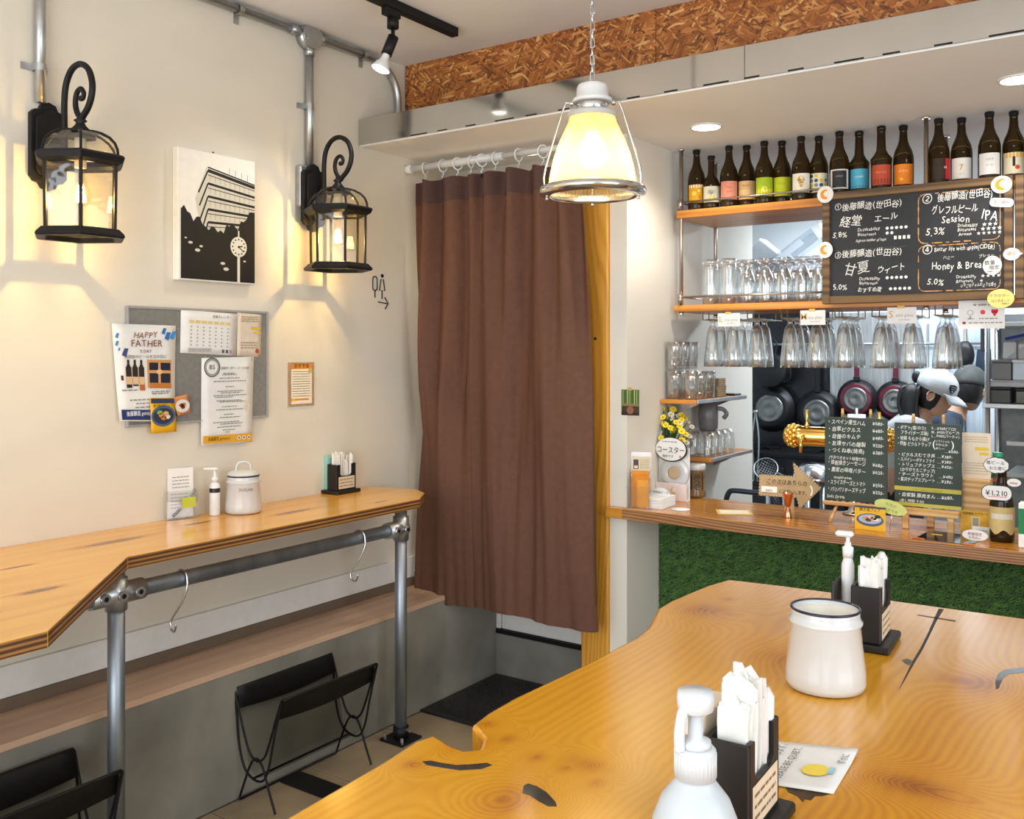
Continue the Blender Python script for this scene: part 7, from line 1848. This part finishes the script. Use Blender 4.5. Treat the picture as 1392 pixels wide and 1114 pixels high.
# small white pump bottle standing in the rear box slot
t = thing('pump_bottle', 'small white pump bottle in the slot of the cutlery box behind the canister', 'bottle', RBL, R(4))
MB().lathe([(.0118, .0148), (.0125, .02), (.0125, .15), (.008, .165), (.006, .195)], 16, M=Matrix.Translation((-.071, .055, 0))).build('body', WPLAST, t)
MB().lathe([(.010, .165), (.011, .185), (.004, .19), (.004, .208)], 14, M=Matrix.Translation((-.071, .055, 0))).build('collar', WPLAST, t)
MB().rbox(-.095, .046, .206, -.060, .064, .217, .004).build('pump_head', WPLAST, t)
# foam soap dispenser
S0 = Vector((-.413, .925, ZT+.0008)); S0 = Vector((-.410, .925, ZT-.0002+.001))
t = thing('soap_dispenser', 'translucent white foam soap dispenser at bottom edge of the picture', 'dispenser', S0, R(-35))
MILK = mat('milky_plastic', (.46, .51, .55), .35, var=.03)
MB().lathe([(.0001, .004), (.036, 0), (.044, .004), (.047, .015), (.047, .06), (.045, .085), (.036, .108), (.026, .121), (.0205, .128), (.0195, .134)], 36, cap0=False).build('bottle_body', MILK, t)
mb = MB(); mb.lathe([(.0215, .131), (.0215, .160), (.019, .163), (.016, .163)], 30)
for k in range(30): g = 2*PI*k/30; mb.cyl((.0212*math.cos(g), .0212*math.sin(g), .133), (.0212*math.cos(g), .0212*math.sin(g), .158), .0011, n=5)
WP2 = mat('pump_plastic', (.55, .58, .61), .35, var=.02)
mb.build('collar', WP2, t)
MB().lathe([(.0165, .163), (.0165, .169), (.008, .172), (.0075, .205)], 22).build('stem', WP2, t)
MB().lathe([(.012, .198), (.0185, .202), (.0195, .212), (.0185, .221), (.0001, .223)], 26, cap0=True).build('pump_head', WP2, t)
MB().tube(smooth_path([(0, -.010, .206), (.004, -.018, .200), (.003, -.021, .180), (.002, -.020, .163)], 4), .0058, 10).build('spout', WP2, t)
# paper coaster card with printed request
c = [at(1062, 1008, z=ZT+.003), at(1167, 1022, z=ZT+.003), at(1133, 1079, z=ZT+.003)]
ctr = (c[0]+c[2])/2; e1 = (c[1]-c[2]); ang = math.atan2(e1.y, e1.x)
t = thing('request_card', 'white card with printed quiet request lying beside the nearest cutlery box', 'card', (0, 0, ZT+.0012))
A = c[1]; B = c[2]; v = (c[0]-c[1]); v = v*1.55
Q = [Vector((B.x, B.y, 0)), Vector((A.x, A.y, 0)), Vector((A.x+v.x, A.y+v.y, 0)), Vector((B.x+v.x, B.y+v.y, 0))]
mb = MB(); n = 10; vs = []
def cpt(u, w_): return Q[0]*(1-u)*(1-w_)+Q[1]*u*(1-w_)+Q[2]*u*w_+Q[3]*(1-u)*w_
for j in range(n+1):
    for i in range(n+1):
        q = cpt(i/n, j/n); vs.append((q.x, q.y, .0012+.006*max(0, (i/n-.7))*max(0, .6-j/n)*4))
o = mb.add(vs, [(j*(n+1)+i, j*(n+1)+i+1, (j+1)*(n+1)+i+1, (j+1)*(n+1)+i)[::-1] for j in range(n) for i in range(n)], 0, True).build('card', PAPER, t); s_ = o.modifiers.new('s', 'SOLIDIFY'); s_.thickness = .001; s_.offset = 0
# print: local frame of the card, x along the near-right edge from B to A
ex = (Q[1]-Q[0]).normalized(); ey = (Q[3]-Q[0]).normalized(); LX = (Q[1]-Q[0]).length; LY = (Q[3]-Q[0]).length
pr = Print(0)
pr.disc(LX*.40, LY*.22, LX*.13, 'ecd24a', 0, LY*.11); pr.rect(LX*.36, LY*.08, LX*.50, LY*.13, '9cc9dc', .0003)
pr.text('静かに', LX*.62, LY*.04, LX*.085, '5a5a5a', 'l', 0, .9); pr.text('PLEASE BE QUIET,', LX*.05, LY*.43, LX*.095, '5a5a58', 'l', .2, 1, 0, maxw=LX*.85); pr.text('お静かにお願いします。', LX*.02, LY*.56, LX*.11, '4a4a48', 'l', .2, 1, 0, maxw=LX*.92)
pr.mb.v = [tuple(Q[0]+ex*v_[0]+ey*v_[2]+Vector((0, 0, .0042-v_[1]))) for v_ in pr.mb.v]; pr.build(t)

# ------------------------------------------------------------------ pendant lamp over the table
PX, PY = -1.503, 2.60
ZRIM = 2.052
t = thing('pendant_lamp', 'ribbed glass pendant lamp hanging on a steel chain before the curtain', 'lamp', (PX, PY, ZRIM))
def shade_mat():
    m, nt, b = newmat('prismatic_glass'); nt.nodes.remove(b); out = nt.nodes['Material Output']
    tl = node(nt, 'ShaderNodeBsdfTranslucent'); tl.inputs[0].default_value = (.80, .62, .28, 1)
    tr = node(nt, 'ShaderNodeBsdfTransparent'); tr.inputs[0].default_value = (.98, .94, .82, 1)
    gl = node(nt, 'ShaderNodeBsdfGlossy'); gl.inputs['Roughness'].default_value = .12; gl.inputs[0].default_value = (1, .97, .9, 1)
    a = node(nt, 'ShaderNodeMixShader'); a.inputs[0].default_value = .35; nt.links.new(tl.outputs[0], a.inputs[1]); nt.links.new(tr.outputs[0], a.inputs[2])
    lw = node(nt, 'ShaderNodeLayerWeight'); lw.inputs[0].default_value = .3
    mr = node(nt, 'ShaderNodeMapRange'); mr.inputs['To Min'].default_value = .05; mr.inputs['To Max'].default_value = .5; nt.links.new(lw.outputs['Facing'], mr.inputs['Value'])
    bx_ = node(nt, 'ShaderNodeMixShader'); nt.links.new(mr.outputs[0], bx_.inputs[0]); nt.links.new(a.outputs[0], bx_.inputs[1]); nt.links.new(gl.outputs[0], bx_.inputs[2]); nt.links.new(bx_.outputs[0], out.inputs[0])
    return m
sp_ = [(.072, .243), (.074, .225), (.085, .200), (.103, .160), (.119, .115), (.131, .065), (.138, .02), (.139, .0)]
mb = MB(); n = 132; vs = []
for r, z in sp_:
    for i in range(n): g = 2*PI*i/n; rr = r*(1+.018*(1 if i % 2 else -1)); vs.append((rr*math.cos(g), rr*math.sin(g), z))
mb.add(vs, [(j*n+i, j*n+(i+1) % n, (j+1)*n+(i+1) % n, (j+1)*n+i) for j in range(len(sp_)-1) for i in range(n)], 0, False)
mb.build('glass_shade', shade_mat(), t)
MB().lathe([(.138, .008), (.140, .016), (.150, .020), (.166, .014), (.170, .004), (.168, -.006), (.150, -.013), (.136, -.013), (.133, -.004), (.138, .008)], 56, cap0=False, cap1=False).build('rim_ring', CHROME, t)
MB().lathe([(.076, .236), (.080, .244), (.078, .252), (.054, .258), (.050, .262)], 36).build('collar', GREYP, t)
MB().lathe([(.048, .258), (.050, .262), (.050, .286), (.047, .290)], 30).build('socket_band', CHROME, t)
MB().lathe([(.060, .284), (.064, .289), (.062, .296), (.052, .302), (.050, .330), (.046, .340), (.030, .346), (.012, .348)], 32).build('cap', WPLAST, t)
for k in range(3):
    g = R((32, 207, 120)[k]); c_, s_ = math.cos(g), math.sin(g)
    pts = [(.058*c_, .058*s_, .282), (.080*c_, .080*s_, .286), (.092*c_, .092*s_, .268), (.150*c_, .150*s_, .080), (.153*c_, .153*s_, .018)]
    gd = MB().tube(smooth_path(pts, 3), .0030, 8).build('guard_wire', CHROME, t)
    MB().cyl((.153*c_, .153*s_, .016), (.153*c_, .153*s_, .026), .007, n=10).sphere((.066*c_, .066*s_, .284), .009, 10).cyl((.145*c_, .145*s_, -.022), (.145*c_, .145*s_, -.012), .005, n=8).build('thumb_nut', CHROME, gd)
so = MB().cyl((0, 0, .19), (0, 0, .26), .020, n=16).build('lamp_socket', CREAM, t)
MB().lathe([(.0001, .075), (.025, .080), (.040, .100), (.044, .122), (.040, .145), (.026, .170), (.016, .190)], 22, cap0=False).build('bulb', mat('pendant_bulb', 'fff4d8', .3, emit='ffe9bd', es=14), so)
top = ZC-ZRIM; link = None; z = .352; k = 0
MB().tube([(.008*math.cos(a), 0, .352+.008*math.sin(a)) for a in [2*PI*i/12 for i in range(12)]], .0026, 6, closed=True).build('hanging_eye', CHROME, t)
while z < top-.012:
    rz = R(90)*(k % 2)+R(20)
    if link is None:
        link = MB().tube([(.0065*math.cos(a), 0, .016+(.010 if math.sin(a) > 0 else -.010)*1+.0065*math.sin(a)) for a in [2*PI*i/14 for i in range(14)]], .0021, 6, closed=True).build('chain_link', CHROME, t, (0, 0, z), (0, 0, rz))
    else:
        o = link.copy(); col.objects.link(o); o.location = (0, 0, z); o.rotation_euler = (0, 0, rz)
    z += .0268; k += 1
MB().lathe([(.045, top-.0006), (.045, top-.012), (.02, top-.02), (.006, top-.03)], 24).build('ceiling_rose', WPLAST, t)
cd = MB(); cd.tube(smooth_path([(.004*math.sin(q*1.3), .006*math.cos(q*1.1), .35+(top-.35)*q/9) for q in range(10)], 3), .0022, 6); cd.build('cord', mat('grey_cord', (.35, .35, .36), .5), t)
light('pendant_lamp_light', 'POINT', (PX, PY, ZRIM+.062), 4.4, (1.0, .80, .50), radius=.02)
# tidy: the outline source for lettering is not part of the place
bpy.data.objects.remove(_fo)
